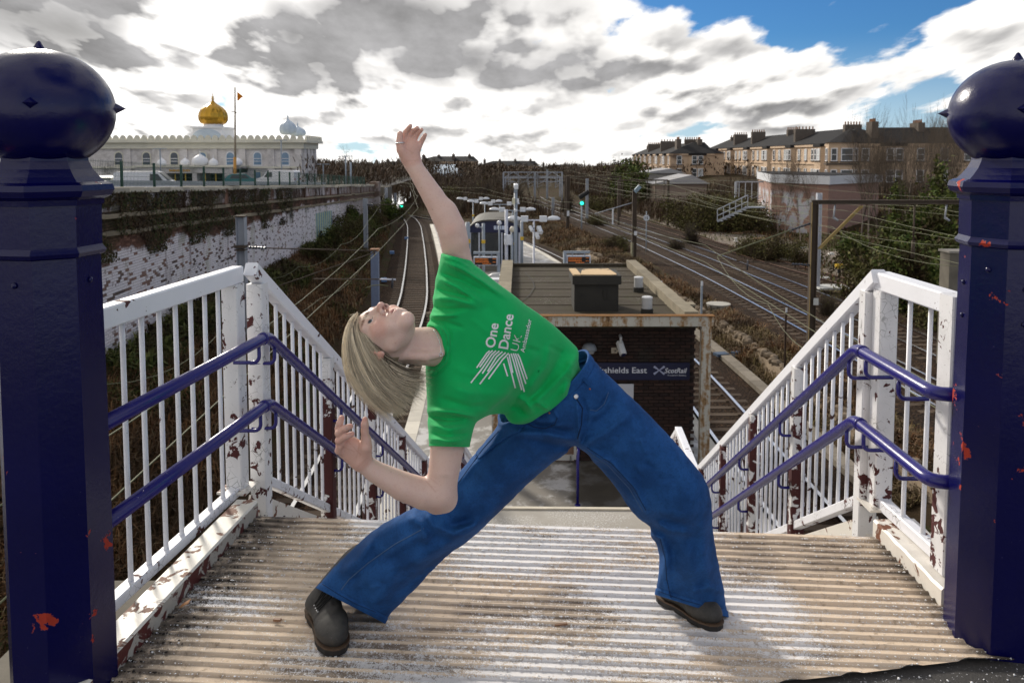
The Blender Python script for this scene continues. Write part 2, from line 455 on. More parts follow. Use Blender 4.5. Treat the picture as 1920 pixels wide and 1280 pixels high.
fine = k.noise(55, 6, 0.75); fine2 = k.noise(210, 2, 0.7)
sm = k.math('ADD', k.math('MULTIPLY', fine, 0.55), k.math('MULTIPLY', fine2, 0.45))
thr_ = k.math('SUBTRACT', 0.631, k.math('ADD', k.math('MULTIPLY', salt_area, 0.22), k.math('MULTIPLY', valley, 0.065)))
salt = k.ss(sm, thr_, k.math('ADD', thr_, 0.07))
c = k.mix(k.math('MULTIPLY', salt, 0.85), c, (0.78, 0.77, 0.78))
k.col(c).rough(0.78).spec(0.2)
k.bump(k.math('ADD', k.math('MULTIPLY', fine, 0.6), k.math('MULTIPLY', salt, 0.5)), 0.5, 0.004)
M['deck'] = k.m
deck = mesh_obj('landing_deck', dv, df, M['deck'], None, True)
structure(deck)
mb = MB()
sl = [A_FL + row * -0.16 + axis * 0.03, A_FR + row * 0.2 + axis * 0.03, A_NR + row * 0.06, E1 + axis * -0.03, E2 + axis * -0.03, A_NL + row * -0.12 + axis * 0.2]
mb.prism([p + Vector((0, 0, -0.008)) for p in sl], (0, 0, -0.28))
M['concrete'] = m_plain('weathered_concrete', (0.30, 0.28, 0.25), 0.85, 0.4, 3.0, bump=0.3, bscale=30)
M['concrete_d'] = m_plain('dark_concrete', (0.16, 0.145, 0.12), 0.88, 0.45, 2.2, bump=0.35, bscale=25)
structure(obj('landing_slab', mb, M['concrete']))
k = NT('wet_asphalt')
c = k.mix(k.noise(60, 4, 0.7), (0.03, 0.028, 0.027), (0.075, 0.07, 0.066))
sp = k.ss(k.noise(75, 3, 0.8), 0.62, 0.68)
c = k.mix(k.math('MULTIPLY', sp, k.ss(k.noise(3, 3), 0.45, 0.6)), c, (0.72, 0.72, 0.75))
k.col(c).rough(0.6); k.bump(k.noise(120, 4, 0.7), 0.6, 0.006); M['asphalt'] = k.m
mb = MB()
nE = (E2 - E1).normalized()
q0, q1 = E1 - nE * 6 + Vector((0, 0, -0.016)), E1 + nE * 9 + Vector((0, 0, -0.016))
back = Vector((0.05, -7, 0))
up = Vector((nE.y, -nE.x, 0)); up = up if up.y > 0 else -up
mb.prism([q0 + up * 0.12, q1 + up * 0.12, q1 + back, q0 + back], (0, 0, -0.5))
structure(obj('bridge_pavement', mb, M['asphalt']))
def grains(name, n, pick, size, mat, zf):
 o6 = np.array([(1, 0, 0), (-1, 0, 0), (0, 1, 0), (0, -1, 0), (0, 0, 1), (0, 0, -1)], float)
 f8 = np.array([(0, 2, 4), (2, 1, 4), (1, 3, 4), (3, 0, 4), (2, 0, 5), (1, 2, 5), (3, 1, 5), (0, 3, 5)])
 vs_, fs_ = [], []
 i = 0; tries = 0
 while i < n and tries < n * 30:
  tries += 1
  p = pick()
  if p is None: continue
  s = size()
  sc = np.array([random.uniform(.6, 1.3), random.uniform(.6, 1.3), random.uniform(.5, .9)]) * s
  a = random.random() * 6.28; ca, sa = math.cos(a), math.sin(a)
  q = o6 * sc + rng.uniform(-.25, .25, (6, 3)) * s
  q = np.column_stack((q[:, 0] * ca - q[:, 1] * sa, q[:, 0] * sa + q[:, 1] * ca, q[:, 2])) + np.array((p.x, p.y, zf(p) + s * 0.35))
  vs_.append(q); fs_.append(f8 + 6 * i); i += 1
 return stuff(mesh_obj(name, np.vstack(vs_), np.vstack(fs_), mat))
def deck_uv(margin=0.0):
 s, h, xl, xr = kept[random.randrange(len(kept))]
 x = random.uniform(xl + margin, xr)
 return A_FL + axis * s + row * x, h, x - xl
def pick_salt():
 p, h, x = deck_uv()
 d = fractal((p.x * 1.6, p.y * 2.2, 5.0), 1, 2, 4) + 0.5 * (0.9 - abs(p.x - 0.25))
 near = max(0.0, 3.1 - p.y) * 0.5
 if random.random() > 0.35 + 0.9 * d + near: return None
 if h > 0.006 and random.random() < 0.65: return None
 return p
def ridge_z(p): return 0.002
M['salt'] = m_plain('salt', (0.82, 0.82, 0.83), 0.6, 0.06)
grains('salt_grains', 15000, pick_salt, lambda: 0.0012 + 0.0042 * random.random() ** 3, M['salt'], lambda p: 0.004)
def pick_edge():
 p, h, x = deck_uv()
 if x > 0.22 * random.random() ** 1.5 + 0.01:
  return None
 return p
M['grit'] = m_plain('dark_grit', (0.035, 0.03, 0.028), 0.9, 0.4)
grains('dark_grit', 2600, pick_edge, lambda: 0.0015 + 0.005 * random.random() ** 2, M['grit'], lambda p: 0.003)
def pick_pave():
 t = random.uniform(-1.2, 2.2); p = E1 + nE * t + up * -random.uniform(0.02, 0.5)
 return p
grains('salt_on_pavement', 1500, pick_pave, lambda: 0.0015 + 0.005 * random.random() ** 3, M['salt'], lambda p: -0.016)
mb = MB(); p = G(1052, 1171, 0.012); mb.beam(p + Vector((-.024, 0, 0)), p + Vector((.024, .003, .004)), 0.010, 0.006)
tag(obj('twig', mb, m_plain('twig_wood', (0.16, 0.08, 0.04))), 'short brown twig lying across the ridges between the boots', 'twig')
mb = MB(); p = G(520, 1162, 0.012); mb.beam(p + Vector((-.014, .004, 0)), p + Vector((.014, -.003, .003)), 0.012, 0.008)
tag(obj('wood_chip', mb, m_plain('chip_wood', (0.20, 0.10, 0.05))), 'dark wood chip on the ridged deck left of the front boot', 'wood chip')
mb = MB(); p = G(336, 1140, 0.02); mb.prism([p, p + Vector((.03, .012, .012)), p + Vector((.034, .03, .02)), p + Vector((.004, .018, .006))], (0, 0, .002))
tag(obj('dead_leaf', mb, m_plain('leaf_orange', (0.45, 0.20, 0.07))), 'small orange dead leaf against the maroon kerb', 'leaf')
# kerbs
def kerb(name, p0, p1, side, w, h, label, mats, extra=0.0):
 """p0 near, p1 far inner foot of the kerb; side = unit vector away from the deck"""
 mb = MB()
 z0 = Vector((0, 0, -0.10)); zt = Vector((0, 0, h)); b = 0.008
 n_ = 24
 sec = lambda p: [p + z0, p + zt - Vector((0, 0, b)), p + zt + side * b, p + side * (w - b) + zt, p + side * w + zt - Vector((0, 0, b)), p + side * w + z0]
 vs_ = []
 for i in range(n_ + 1):
  p = p0 + (p1 - p0) * i / n_
  for q in sec(p):
   j = fractal((q.x * 14, q.y * 14, q.z * 14), 1, 2, 3) * 0.0028
   vs_.append(q + Vector((j, j * 0.5, j)))
 fs = []; mi = []
 for i in range(n_):
  for kx in range(5):
   a = i * 6 + kx
   fs.append((a, a + 1, a + 7, a + 6)); mi.append(0 if kx in (1, 2, 3) else 1)
 fs += [tuple(range(6))[::-1], tuple(range(n_ * 6, n_ * 6 + 6))]; mi += [1, 1]
 mb.add(vs_, fs); mb.m = mi
 return tag(obj(name, mb, mats), label, 'kerb')
sideL = Vector((-1, 0.10, 0)).normalized(); sideR = Vector((1, 0.03, 0)).normalized()
dl = (A_NL - A_FL)
kl = kerb('kerb', A_NL + dl * 0.35, A_FL + dl.normalized() * -0.01, sideL, 0.115, 0.075, 'left kerb with peeling white top and maroon inner side', [M['kerb_top'], M['kerb_side']])
k_r0 = A_NR + Vector((-0.002, 0.0, 0)); k_r1 = A_FR + (A_FR - A_NR).normalized() * 0.02
kerb('kerb', k_r0, k_r1, sideR, 0.20, 0.075, 'right kerb painted white with rust stain at its near end', [M['kerb_white'], M['kerb_white']])
# railings
YAW = 0.0715; SLOPE = 0.6
STAIR_L = Vector((-1.315, 3.985, 0)); STAIR_R = Vector((1.735, 3.74, 0))
RISE1, RUN1, LAND, RISE2 = 3.0, 5.0, 1.45, 1.9
def along(o, y, z=0): return o + Vector((YAW * y, y, z))
bar_meshes = {}
def bar(parent, p, z0, z1, r=0.0102):
 """one upright bar; alike bars share a mesh"""
 L = round(z1 - z0, 2); key = (L, r)
 if key not in bar_meshes:
  mb = MB(); mb.lathe([(r * 1.35, 0), (r * 1.1, 0.006), (r, 0.02), (r, L)], n=10)
  t = obj('tmp', mb, M['white_bar'], None, True); bar_meshes[key] = t.data; bpy.data.objects.remove(t)
 return inst('baluster', bar_meshes[key], parent, (p.x, p.y, z0), (0, 0, random.random() * 6))
def post(parent, p, z0, z1, w=0.082, yaw=0.0, name='post', mat=None, plate=False):
 mb = MB()
 b = 0.006; h = w / 2
 prof_ = [(-h + b, -h), (h - b, -h), (h, -h + b), (h, h - b), (h - b, h), (-h + b, h), (-h, h - b), (-h, -h + b)]
 ca, sa = math.cos(yaw), math.sin(yaw); n = len(prof_); rows = 14; vs_ = []
 for i in range(rows + 1):
  for x, y in prof_:
   vs_.append(p + Vector((x * ca - y * sa, x * sa + y * ca, z0 + (z1 - z0) * i / rows)))
 fs = [(i * n + j, i * n + (j + 1) % n, (i + 1) * n + (j + 1) % n, (i + 1) * n + j) for i in range(rows) for j in range(n)]
 fs += [tuple(range(n))[::-1], tuple(range(rows * n, rows * n + n))]
 mb.add(vs_, fs)
 o = obj(name, mb, mat or M['white_post'], parent)
 if plate:
  m2 = MB(); m2.box(p + Vector((0, 0, z0 + 0.006)), (w * 1.75, w * 1.75, 0.012), yaw)
  m2.lathe([(0.013, 0), (0.013, 0.009), (0.006, 0.013)], p + Vector((w * 0.6, -w * 0.66, z0 + 0.012)), 8)
  m2.lathe([(0.013, 0), (0.013, 0.009), (0.006, 0.013)], p + Vector((-w * 0.6, -w * 0.66, z0 + 0.012)), 8)
  obj('base_plate', m2, M['kerb_white'], o)
 return o
RAIL_TOP, RAIL_H, BOT = 1.205, 0.082, 0.10
LD = Vector((0.114, 1, 0))
LC = Vector((-1.385, 3.88, 0))
t = thing('railing', 'white railing along the left side of the landing beside the blue post', 'railing', LC, 'white railings of the stairs')
near = LC + LD * -1.22
mb = MB(); mb.beam(near + Vector((0, 0, RAIL_TOP - RAIL_H / 2)), LC + LD * 0.055 + Vector((0, 0, RAIL_TOP - RAIL_H / 2)), 0.062, RAIL_H, bev=0.006)
obj('top_rail', mb, M['white_rail'], t)
mb = MB(); mb.beam(near + Vector((0, 0, BOT - 0.02)), LC + LD * -0.04 + Vector((0, 0, BOT - 0.02)), 0.055, 0.045, bev=0.005)
obj('bottom_rail', mb, M['white_paint'], t)
for i in range(14):
 p = LC + LD * (-0.155 - 0.125 * i)
 if p.y > near.y: bar(t, p, BOT, RAIL_TOP - RAIL_H)
post(t, LC + LD * 0.0, 0.078, RAIL_TOP - RAIL_H + 0.001, 0.085, -0.11, plate=True)
RC = Vector((1.765, 3.69, 0))
t = thing('railing', 'short white railing with thick end post at right of the landing', 'railing', RC, 'white railings of the stairs')
RE = Vector((1.775, 3.10, 0))
mb = MB(); mb.beam(RC + Vector((0, 0.05, RAIL_TOP - RAIL_H / 2)), RE + Vector((0, 0.05, RAIL_TOP - RAIL_H / 2)), 0.085, RAIL_H, bev=0.006)
obj('top_rail', mb, M['white_rail'], t)
mb = MB(); mb.beam(RC + Vector((0, -0.04, BOT + 0.005)), RE + Vector((0, 0.05, BOT + 0.005)), 0.05, 0.055, bev=0.005)
obj('bottom_rail', mb, M['white_paint'], t)
for i in range(2): bar(t, RC + (RE - RC) * (0.38 + 0.28 * i), BOT + 0.03, RAIL_TOP - RAIL_H)
post(t, RC, 0.078, RAIL_TOP - RAIL_H + 0.001, 0.085, 0, plate=True)
post(t, RE, 0.078, RAIL_TOP - 0.0, 0.105, 0.0, 'end_post')
def stair_rail(o, label, rise, start, npan, pan, per, zoff, first_post=True, group='white railings of the stairs', tailpost=True):
 """sloping railing from o (at top), going down along the stair axis"""
 t = thing('railing', label, 'railing', o + Vector((0, 0, zoff)), group)
 run = rise / SLOPE
 a = along(o, start, zoff - SLOPE * start); b = along(o, run, zoff - SLOPE * run)
 cz = RAIL_TOP - RAIL_H / 2 + 0.004
 mb = MB(); mb.beam(a + Vector((0, -0.04, cz + 0.02)), b + Vector((0, 0, cz)), 0.066, RAIL_H * 0.86, bev=0.006); obj('top_rail', mb, M['white_rail'], t)
 mb = MB(); mb.beam(a + Vector((0, 0.03, BOT - 0.02)), b + Vector((0, 0, BOT - 0.02)), 0.05, 0.05, bev=0.005); obj('bottom_rail', mb, M['white_paint'], t)
 y = start + 0.04; i = 0
 while y < run + 0.02:
  p = along(o, y, zoff - SLOPE * y)
  if i % (per + 1) == 0:
   if i or first_post: post(t, Vector((p.x, p.y, 0)), p.z - 0.16, p.z + RAIL_TOP - RAIL_H + 0.004, 0.085, -YAW, mat=M['worn_post' if i else 'white_post'])
  else:
   bar(t, p, p.z + BOT, p.z + RAIL_TOP - RAIL_H)
  y += pan / (per + 1); i += 1
 return t
stair_rail(STAIR_L, 'white railing descending along the left side of the upper stairs', RISE1, 0.0, 4, 1.13, 8, 0)
stair_rail(STAIR_R, 'white railing descending along the right side of the upper stairs', RISE1, 0.0, 4, 1.13, 8, 0)
def level_rail(o, y0, y1, z, label):
 t = thing('railing', label, 'railing', along(o, y0, z), 'white railings of the stairs')
 cz = RAIL_TOP - RAIL_H / 2
 mb = MB(); mb.beam(along(o, y0, z + cz), along(o, y1, z + cz), 0.09, RAIL_H, bev=0.006); obj('top_rail', mb, M['white_rail'], t)
 mb = MB(); mb.beam(along(o, y0, z + BOT), along(o, y1, z + BOT), 0.05, 0.05, bev=0.005); obj('bottom_rail', mb, M['white_paint'], t)
 n = int((y1 - y0) / 0.13)
 for i in range(1, n): bar(t, along(o, y0 + (y1 - y0) * i / n), z + BOT, z + RAIL_TOP - RAIL_H)
 post(t, along(o, y0 + 0.05), z - 0.05, z + RAIL_TOP - RAIL_H, 0.085); post(t, along(o, y1), z - 0.05, z + RAIL_TOP - RAIL_H, 0.085)
level_rail(STAIR_L, RUN1 + 0.02, RUN1 + LAND, -RISE1, 'level white railing at the left of the half landing')
level_rail(STAIR_R, RUN1 + 0.02, RUN1 + LAND, -RISE1, 'level white railing at the right of the half landing')
stair_rail(along(STAIR_L, RUN1 + LAND), 'white railing down the left side of the lower stairs', RISE2, 0.05, 3, 1.13, 8, -RISE1)
stair_rail(along(STAIR_R, RUN1 + LAND), 'white railing down the right side of the lower stairs by the canopy post', RISE2, 0.05, 3, 1.13, 8, -RISE1)
# blue handrails
HR = 0.0275
def handrail(o, pts, label, inward, brackets):
 t = thing('handrail', label, 'handrail', pts[0], 'blue tubular handrails')
 mid = []
 for i, p in enumerate(pts):
  if 0 < i < len(pts) - 1:
   a = (pts[i - 1] - p).normalized(); b = (pts[i + 1] - p).normalized(); r_ = 0.05
   for kx in range(5):
    s = kx / 4; mid.append((p + a * r_) * (1 - s) ** 2 + p * 2 * s * (1 - s) + (p + b * r_) * s * s)
  else: mid.append(p)
 mb = MB(); mb.tube(mid, HR, 16); obj('pipe', mb, M['blue_rail'], t, True)
 for p, d in brackets['collars']:
  mb = MB(); mb.tube([p - d * 0.012, p + d * 0.012], HR * 1.14, 16); obj('collar', mb, M['blue_rail'], t, True)
 for p in brackets['at']:
  q = p + Vector((0, 0, -HR * 0.8))
  path = [q, q + Vector((0, 0, -0.045))]
  c_ = q + Vector((0, 0, -0.075))
  for kx in range(5):
   a = R(90) * kx / 4
   path.append(q + Vector((-inward * 0.03 * (1 - math.cos(a)), 0, -0.055 - 0.03 * math.sin(a))))
  path.append(q + Vector((-inward * 0.125, 0, -0.085)))
  mb = MB(); mb.tube(path, 0.0095, 8); obj('bracket', mb, M['blue_rail'], t, True)
 return t
for z, nm in ((0.855, 'upper'), (0.515, 'lower')):
 j = Vector((-1.225, 3.90, z)); nearp = j + LD * -1.40
 dn = Vector((YAW, 1, -SLOPE))
 endp = j + dn * 4.95; lv = endp + Vector((YAW, 1, 0)) * LAND; e2 = lv + dn * 3.1
 bk = [j + LD * -0.10, j + dn * 0.09] + [j + dn * (1.13 * i + 0.12) for i in range(1, 5)] + [endp + Vector((YAW, 1, 0)) * 0.7, lv + dn * 1.4]
 handrail(None, [nearp, j, endp, lv, e2], nm + ' blue handrail on the left side of the stairs', 1,
    {'at': bk, 'collars': [(j + LD * -0.05, LD.normalized())]})
 j = Vector((1.615, 3.64, z)); dr = Vector((0.02, 1, 0)); nearp = j + dr * -0.70
 endp = j + dn * 5.15; lv = endp + Vector((YAW, 1, 0)) * LAND; e2 = lv + dn * 3.1
 bk = [j + dr * -0.1, j + dr * -0.42, j + dn * 0.1] + [j + dn * (1.13 * i + 0.15) for i in range(1, 5)] + [endp + Vector((YAW, 1, 0)) * 0.7, lv + dn * 1.4]
 handrail(None, [nearp + Vector((0.12, -0.02, 0)), nearp, j, endp, lv, e2], nm + ' blue handrail on the right side of the stairs', -1,
    {'at': bk, 'collars': [(j + dr * -0.06, dr)]})
# stairs
st = thing('stairs', 'concrete stairs down from the landing to the platform', 'stairs', along(STAIR_L, 0))
def flight(o_l, o_r, y0, z0, rise, n, dr=.22):
 run = rise / SLOPE
 for i in range(n):
  ya, yb = y0 + run * i / n, y0 + run * (i + 1) / n
  z = z0 - rise * (i + 1) / n
  mb = MB()
  a, b = along(o_l, ya), along(o_r, ya + dr); c_, d_ = along(o_r, yb + dr), along(o_l, yb)
  mb.prism([Vector((p.x, p.y, z)) for p in (a, b, c_, d_)], (0, 0, -0.2))
  obj('step', mb, M['concrete'], st)
flight(STAIR_L, STAIR_R, -0.235, 0.0, RISE1, 18, .03)
flight(STAIR_L, STAIR_R, RUN1 + LAND + 0.002, -RISE1, RISE2, 11)
k = NT('landing_concrete')
c = k.mix(k.noise(2.5, 5, 0.65), (0.26, 0.235, 0.20), (0.44, 0.41, 0.36))
c = k.mix(k.math('MULTIPLY', k.ss(k.noise(45, 5, 0.75), 0.52, 0.62), k.ss(k.noise(1.4, 3), 0.42, 0.6)), c, (0.72, 0.71, 0.70))
k.col(c).rough(0.8); k.bump(k.noise(50, 5), 0.4, 0.006); M['landing_conc'] = k.m
mb = MB(); y0 = RUN1 - 0.23
mb.prism([along(STAIR_L, y0, -RISE1), along(STAIR_R, y0 + 0.04, -RISE1), along(STAIR_R, RUN1 + LAND + 0.22, -RISE1), along(STAIR_L, RUN1 + LAND, -RISE1)], (0, 0, -0.22))
obj('half_landing', mb, M['landing_conc'], st)
mb = MB(); y1 = RUN1 + LAND
mb.beam(along(STAIR_L, y1 - 0.03, -RISE1 + 0.012), along(STAIR_R, y1 + 0.19 - 0.03, -RISE1 + 0.012), 0.06, 0.02)
obj('nosing', mb, m_plain('pale_nosing', (0.62, 0.56, 0.45), 0.7), st)
for o_, s_ in ((STAIR_L, -0.03), (STAIR_R, 0.03)):
 for ya, yb, za, zb in ((-0.05, RUN1, 0, -RISE1), (RUN1, RUN1 + LAND, -RISE1, -RISE1), (RUN1 + LAND, RUN1 + LAND + RISE2 / SLOPE, -RISE1, -RISE1 - RISE2)):
  mb = MB(); off = Vector((s_, 0, -0.16))
  mb.beam(along(o_, ya, za) + off, along(o_, yb, zb) + off, 0.07, 0.34)
  obj('stringer', mb, M['kerb_white'], st)
mb = MB()
for o_, s_ in ((STAIR_L, 0.3), (STAIR_R, -0.3)):
 p = along(o_, RUN1 + 0.5); mb.box((p.x + s_, p.y, -RISE1 - 1.2), (0.3, 0.3, 2.0))
obj('pier', mb, M['concrete_d'], st)
mb = MB(); mb.box((0.2, 2.6, -3.15), (4.6, 2.2, 5.7));
structure(obj('bridge_abutment', mb, M['concrete_d']))
# gateposts
def gatepost(c, rot, label, s=1.0):
 t = thing('gatepost', label, 'gatepost', c, 'blue cast iron gateposts')
 c = Vector(c); r0 = 0.172 * s / math.cos(R(22.5))
 z_n = 1.745
 def octo(prof_, n=8):
  mb = MB(); mb.lathe([(r_ * s / math.cos(R(22.5)), z) for r_, z in prof_], c, n, rot); return mb
 o = obj('shaft', octo([(0.150, -0.02), (0.149, 0.02), (0.148, 0.6), (0.147, 1.0), (0.144, 1.44)]), M['blue_post'], t)
 mb = octo([(0.144, 1.435), (0.155, 1.44), (0.161, 1.452), (0.153, 1.463), (0.149, 1.47)]); obj('band', mb, M['blue_post'], t)
 obj('head', octo([(0.149, 1.468), (0.151, 1.60), (0.157, 1.60), (0.160, 1.622)]), M['blue_post'], t)
 obj('collar', octo([(0.162, 1.618), (0.179, 1.628), (0.188, 1.646), (0.184, 1.664), (0.168, 1.672)]), M['blue_post'], t)
 obj('neck', octo([(0.165, 1.668), (0.148, 1.688), (0.131, 1.712), (0.120, 1.738), (0.118, 1.765)]), M['blue_post'], t)
 prof_ = []
 for i in range(25):
  a = -math.pi / 2 + math.pi * i / 24
  prof_.append((max(0.001, 0.213 * math.cos(a)) * s, 1.900 + 0.190 * math.sin(a)))
 mb = MB(); mb.lathe(prof_, c, 56); ball = obj('ball_finial', mb, M['blue_ball'], t, True)
 mb = MB(); mb.lathe([(0.022, 2.080), (0.016, 2.094), (0.006, 2.112), (0.001, 2.116)], c, 10); obj('spike', mb, M['blue_ball'], ball, True)
 for q in range(4):
  a = rot + R(-37) + q * math.pi / 2
  d = Vector((math.cos(a), math.sin(a), 0)); w = Vector((-d.y, d.x, 0)); b = c + d * 0.206 + Vector((0, 0, 1.908)); e = 0.020
  mb = MB(); mb.add([b + w * e * 1.25, b + Vector((0, 0, e)), b - w * e * 1.25, b - Vector((0, 0, e)), b + d * 0.036], [(0, 1, 4), (1, 2, 4), (2, 3, 4), (3, 0, 4)])
  obj('stud', mb, M['blue_ball'], ball)
 for q in (2, 3, 5, 6, 7, 0):
  a = rot + q * math.pi / 4 + math.pi / 8
  d = Vector((math.cos(a), math.sin(a), 0))
  for z in (1.30, 1.18) if q in (3, 5, 7) else (1.36,):
   mb = MB(); mb.lathe([(0.010, 0), (0.009, 0.004), (0.003, 0.007)], (0, 0, 0), 8)
   m_ = d.to_track_quat('Z', 'Y').to_matrix(); mb.v = [tuple(m_ @ Vector(v) + c + d * 0.146 + Vector((0, 0, z))) for v in mb.v]
   obj('rivet', mb, M['blue_post'], t, True)
 return t
gatepost((-1.492, 2.52, 0), R(-90 - 30 + 0) + R(0), 'blue gatepost with ball finial and red paint chips at left', 1.0)
gatepost((1.775, 2.80, 0), R(-90 + 11), 'blue gatepost with ball finial right of the landing', 1.0)
# lie of the land
ZP, ZR, ZM = -4.9, -5.8, -5.3
def table(*pts):
 ys = [p[0] for p in pts]; xs = [p[1] for p in pts]
 def f(y):
  y = np.asarray(y, float); w = 4.0
  return sum(np.interp(y + o, ys, xs) for o in (-w, -w / 2, 0, w / 2, w)) / 5
 return f
LT = table((-20, -3.9), (10, -3.95), (18, -4.05), (40, -5.05), (53, -6.5), (67.7, -8.3), (87.7, -10.9), (99, -13), (107, -15.3), (115, -18.5), (125, -24), (135, -31))
RT = table((-20, 6.2), (22, 6.2), (29, 6.2), (40, 5.6), (50, 4.6), (63, 2.2), (75, -0.8), (90, -6.3), (100, -11), (108, -15.8), (116, -21), (126, -28))
M1 = table((-20, 13.4), (20, 12.85), (33, 12.6), (47, 12.1), (70, 10.4), (85, 8.6), (95, 7.4), (110, 5.4), (130, 3.4), (160, 1.5))
M2 = table((-20, 16.6), (30, 15.8), (40, 15.5), (55, 14.6), (70, 13.0), (85, 11.2), (100, 9.2), (130, 6.2), (160, 5.0))
M3 = table((-20, 24), (30, 22), (42, 19.6), (50, 18.3), (60, 17.1), (75, 15.6), (90, 13.7), (110, 11.0), (140, 8.5))
WX = lambda y: -11.0 - (np.maximum(y, 5) - 21.5) * 0.0505
WTOP = lambda y: 0.92 - 0.0335 * (y - 21.5)
def sst(x, a, b):
 t_ = np.clip((x - a) / (b - a), 0, 1); return t_ * t_ * (3 - 2 * t_)
def ground_z(x, y):
 x = np.asarray(x, float); y = np.asarray(y, float)
 lt, rt = LT(y), RT(y)
 wx = WX(y)
 far = sst(y, 82, 100)
 zl = -3.75 - .02 * np.minimum(y, 40) * 0
 z = np.full(np.broadcast(x, y).shape, -6.05)
 t_ = sst(x, lt - 2.3, wx + 0.4); t_ = 1 - sst(-x, -(lt - 2.3) * 1.0, -(wx + 0.4)) if False else np.clip(((lt - 2.2) - x) / np.maximum(0.5, (lt - 2.2) - (wx + .2)), 0, 1.6)
 z = z + np.clip(t_, 0, 1) ** 0.85 * (2.35 + far * 1.6) + far * np.clip(t_ - 1, 0, .6) * 2.0
 b = np.maximum(rt + 2.1, np.minimum(rt + 2.1, 99)); up_ = sst(x, rt + 2.3, rt + 3.6)
 z = np.where(x > rt, -6.05 + up_ * 0.45, z)
 mid = np.clip((x - (rt + 3.5)) / 3, 0, 1) * np.clip((M1(y) - 2.6 - x) / 3, 0, 1)
 z = z + np.where(x > rt, mid * 0.7, 0)
 z = z + np.where(x > rt, sst(x, 27, 46) * 2.2 * sst(y, 10, 60), 0)
 z = z + sst(y, 110, 220) * 1.6 - np.maximum(0, y - 380) * .022
 return z
def nsp(a, b, s0, s1, pw=1.0):
 out = [a];
 while out[-1] < b:
  t_ = (out[-1] - a) / (b - a); out.append(out[-1] + s0 + (s1 - s0) * t_ ** pw)
 return np.array(out)
ys = np.concatenate((np.arange(-12, 70, 0.7), nsp(70, 6000, 1.2, 900, 0.75)))
us = np.concatenate((np.arange(-0.3, 45, 0.45), nsp(45, 6000, 1.0, 1400, 0.8)))
NX, NY = len(us), len(ys)
YY, UU = np.meshgrid(ys, us, indexing='ij')
XX = WX(np.minimum(YY, 140)) + UU
ZZ = ground_z(XX, YY)
hn = np.array([[0.16 * fractal((x * .5, y * .5, 0.3), 1, 2, 4) + .22 * fractal((x * .16, y * .16, 4.4), 1, 2, 3) if x < 90 and y < 200 else 0.0 for x, y in zip(rx, ry)] for rx, ry in zip(XX, YY)])
flat = np.minimum.reduce([np.abs(XX - f(YY)) for f in (LT, RT, M1, M2, M3)])
ZZ = ZZ + hn * np.clip((flat - 1.5) / 1.5, 0.05, 1)
gv = np.stack((XX, YY, ZZ), -1).reshape(-1, 3)
ii, jj = np.meshgrid(np.arange(NY - 1), np.arange(NX - 1), indexing='ij'); a_ = (ii * NX + jj).ravel()
gf = np.stack((a_, a_ + 1, a_ + NX + 1, a_ + NX), 1)
k = NT('rough_ground')
c = k.mix(k.noise(0.35, 5, 0.6), (0.042, 0.026, 0.014), (0.075, 0.052, 0.030))
c = k.mix(k.ss(k.noise(0.9, 5, 0.65), 0.50, 0.66), c, (0.040, 0.052, 0.014))
c = k.mix(k.ss(k.noise(5, 5, 0.7), 0.5, 0.75), c, (0.035, 0.024, 0.014))
c = k.mix(k.math('MULTIPLY', k.ss(k.noise(14, 4, 0.7), 0.6, 0.72), 0.5), c, (0.22, 0.17, 0.10))
k.col(c).rough(0.95).spec(0.08); k.bump(k.noise(9, 6, 0.7), 0.9, 0.12); M['earth'] = k.m
structure(mesh_obj('ground', gv, gf, M['earth'], None, True))
def gz(x, y): return float(ground_z(x, y)) + (0.16 * fractal((x * .5, y * .5, 0.3), 1, 2, 4) + .22 * fractal((x * .16, y * .16, 4.4), 1, 2, 3)) * 0.95
def gz_np(x, y):
 i = np.clip(np.searchsorted(ys, y) - 1, 0, NY - 2); u_ = x - WX(np.minimum(y, 140)); j = np.clip(np.searchsorted(us, u_) - 1, 0, NX - 2)
 fy = np.clip((y - ys[i]) / (ys[i + 1] - ys[i]), 0, 1); fx = np.clip((u_ - us[j]) / (us[j + 1] - us[j]), 0, 1)
 return (ZZ[i, j] * (1 - fx) + ZZ[i, j + 1] * fx) * (1 - fy) + (ZZ[i + 1, j] * (1 - fx) + ZZ[i + 1, j + 1] * fx) * fy
py_ = np.concatenate((np.arange(-12, 90, 3.0), nsp(90, 6000, 5, 900, .8))); pu = np.concatenate((np.arange(0, 60, 4.0), nsp(60, 6000, 8, 1500, .8)))
PY_, PU = np.meshgrid(py_, pu, indexing='ij'); PXX = WX(np.minimum(PY_, 140)) - 0.35 - PU
def plat_z(y): return -0.55 - 0.016 * np.clip(y - 20, -30, 90) - np.maximum(0, y - 300) * .022
pv = np.stack((PXX, PY_, plat_z(PY_) + 0 * PXX), -1).reshape(-1, 3); n2 = len(pu)
ii, jj = np.meshgrid(np.arange(len(py_) - 1), np.arange(n2 - 1), indexing='ij'); a_ = (ii * n2 + jj).ravel()
M['tarmac'] = m_plain('car_park_tarmac', (0.085, 0.082, 0.08), 0.85, 0.3, 1.2)
structure(mesh_obj('car_park', pv, np.stack((a_, a_ + n2, a_ + n2 + 1, a_ + 1), 1), M['tarmac'], None))
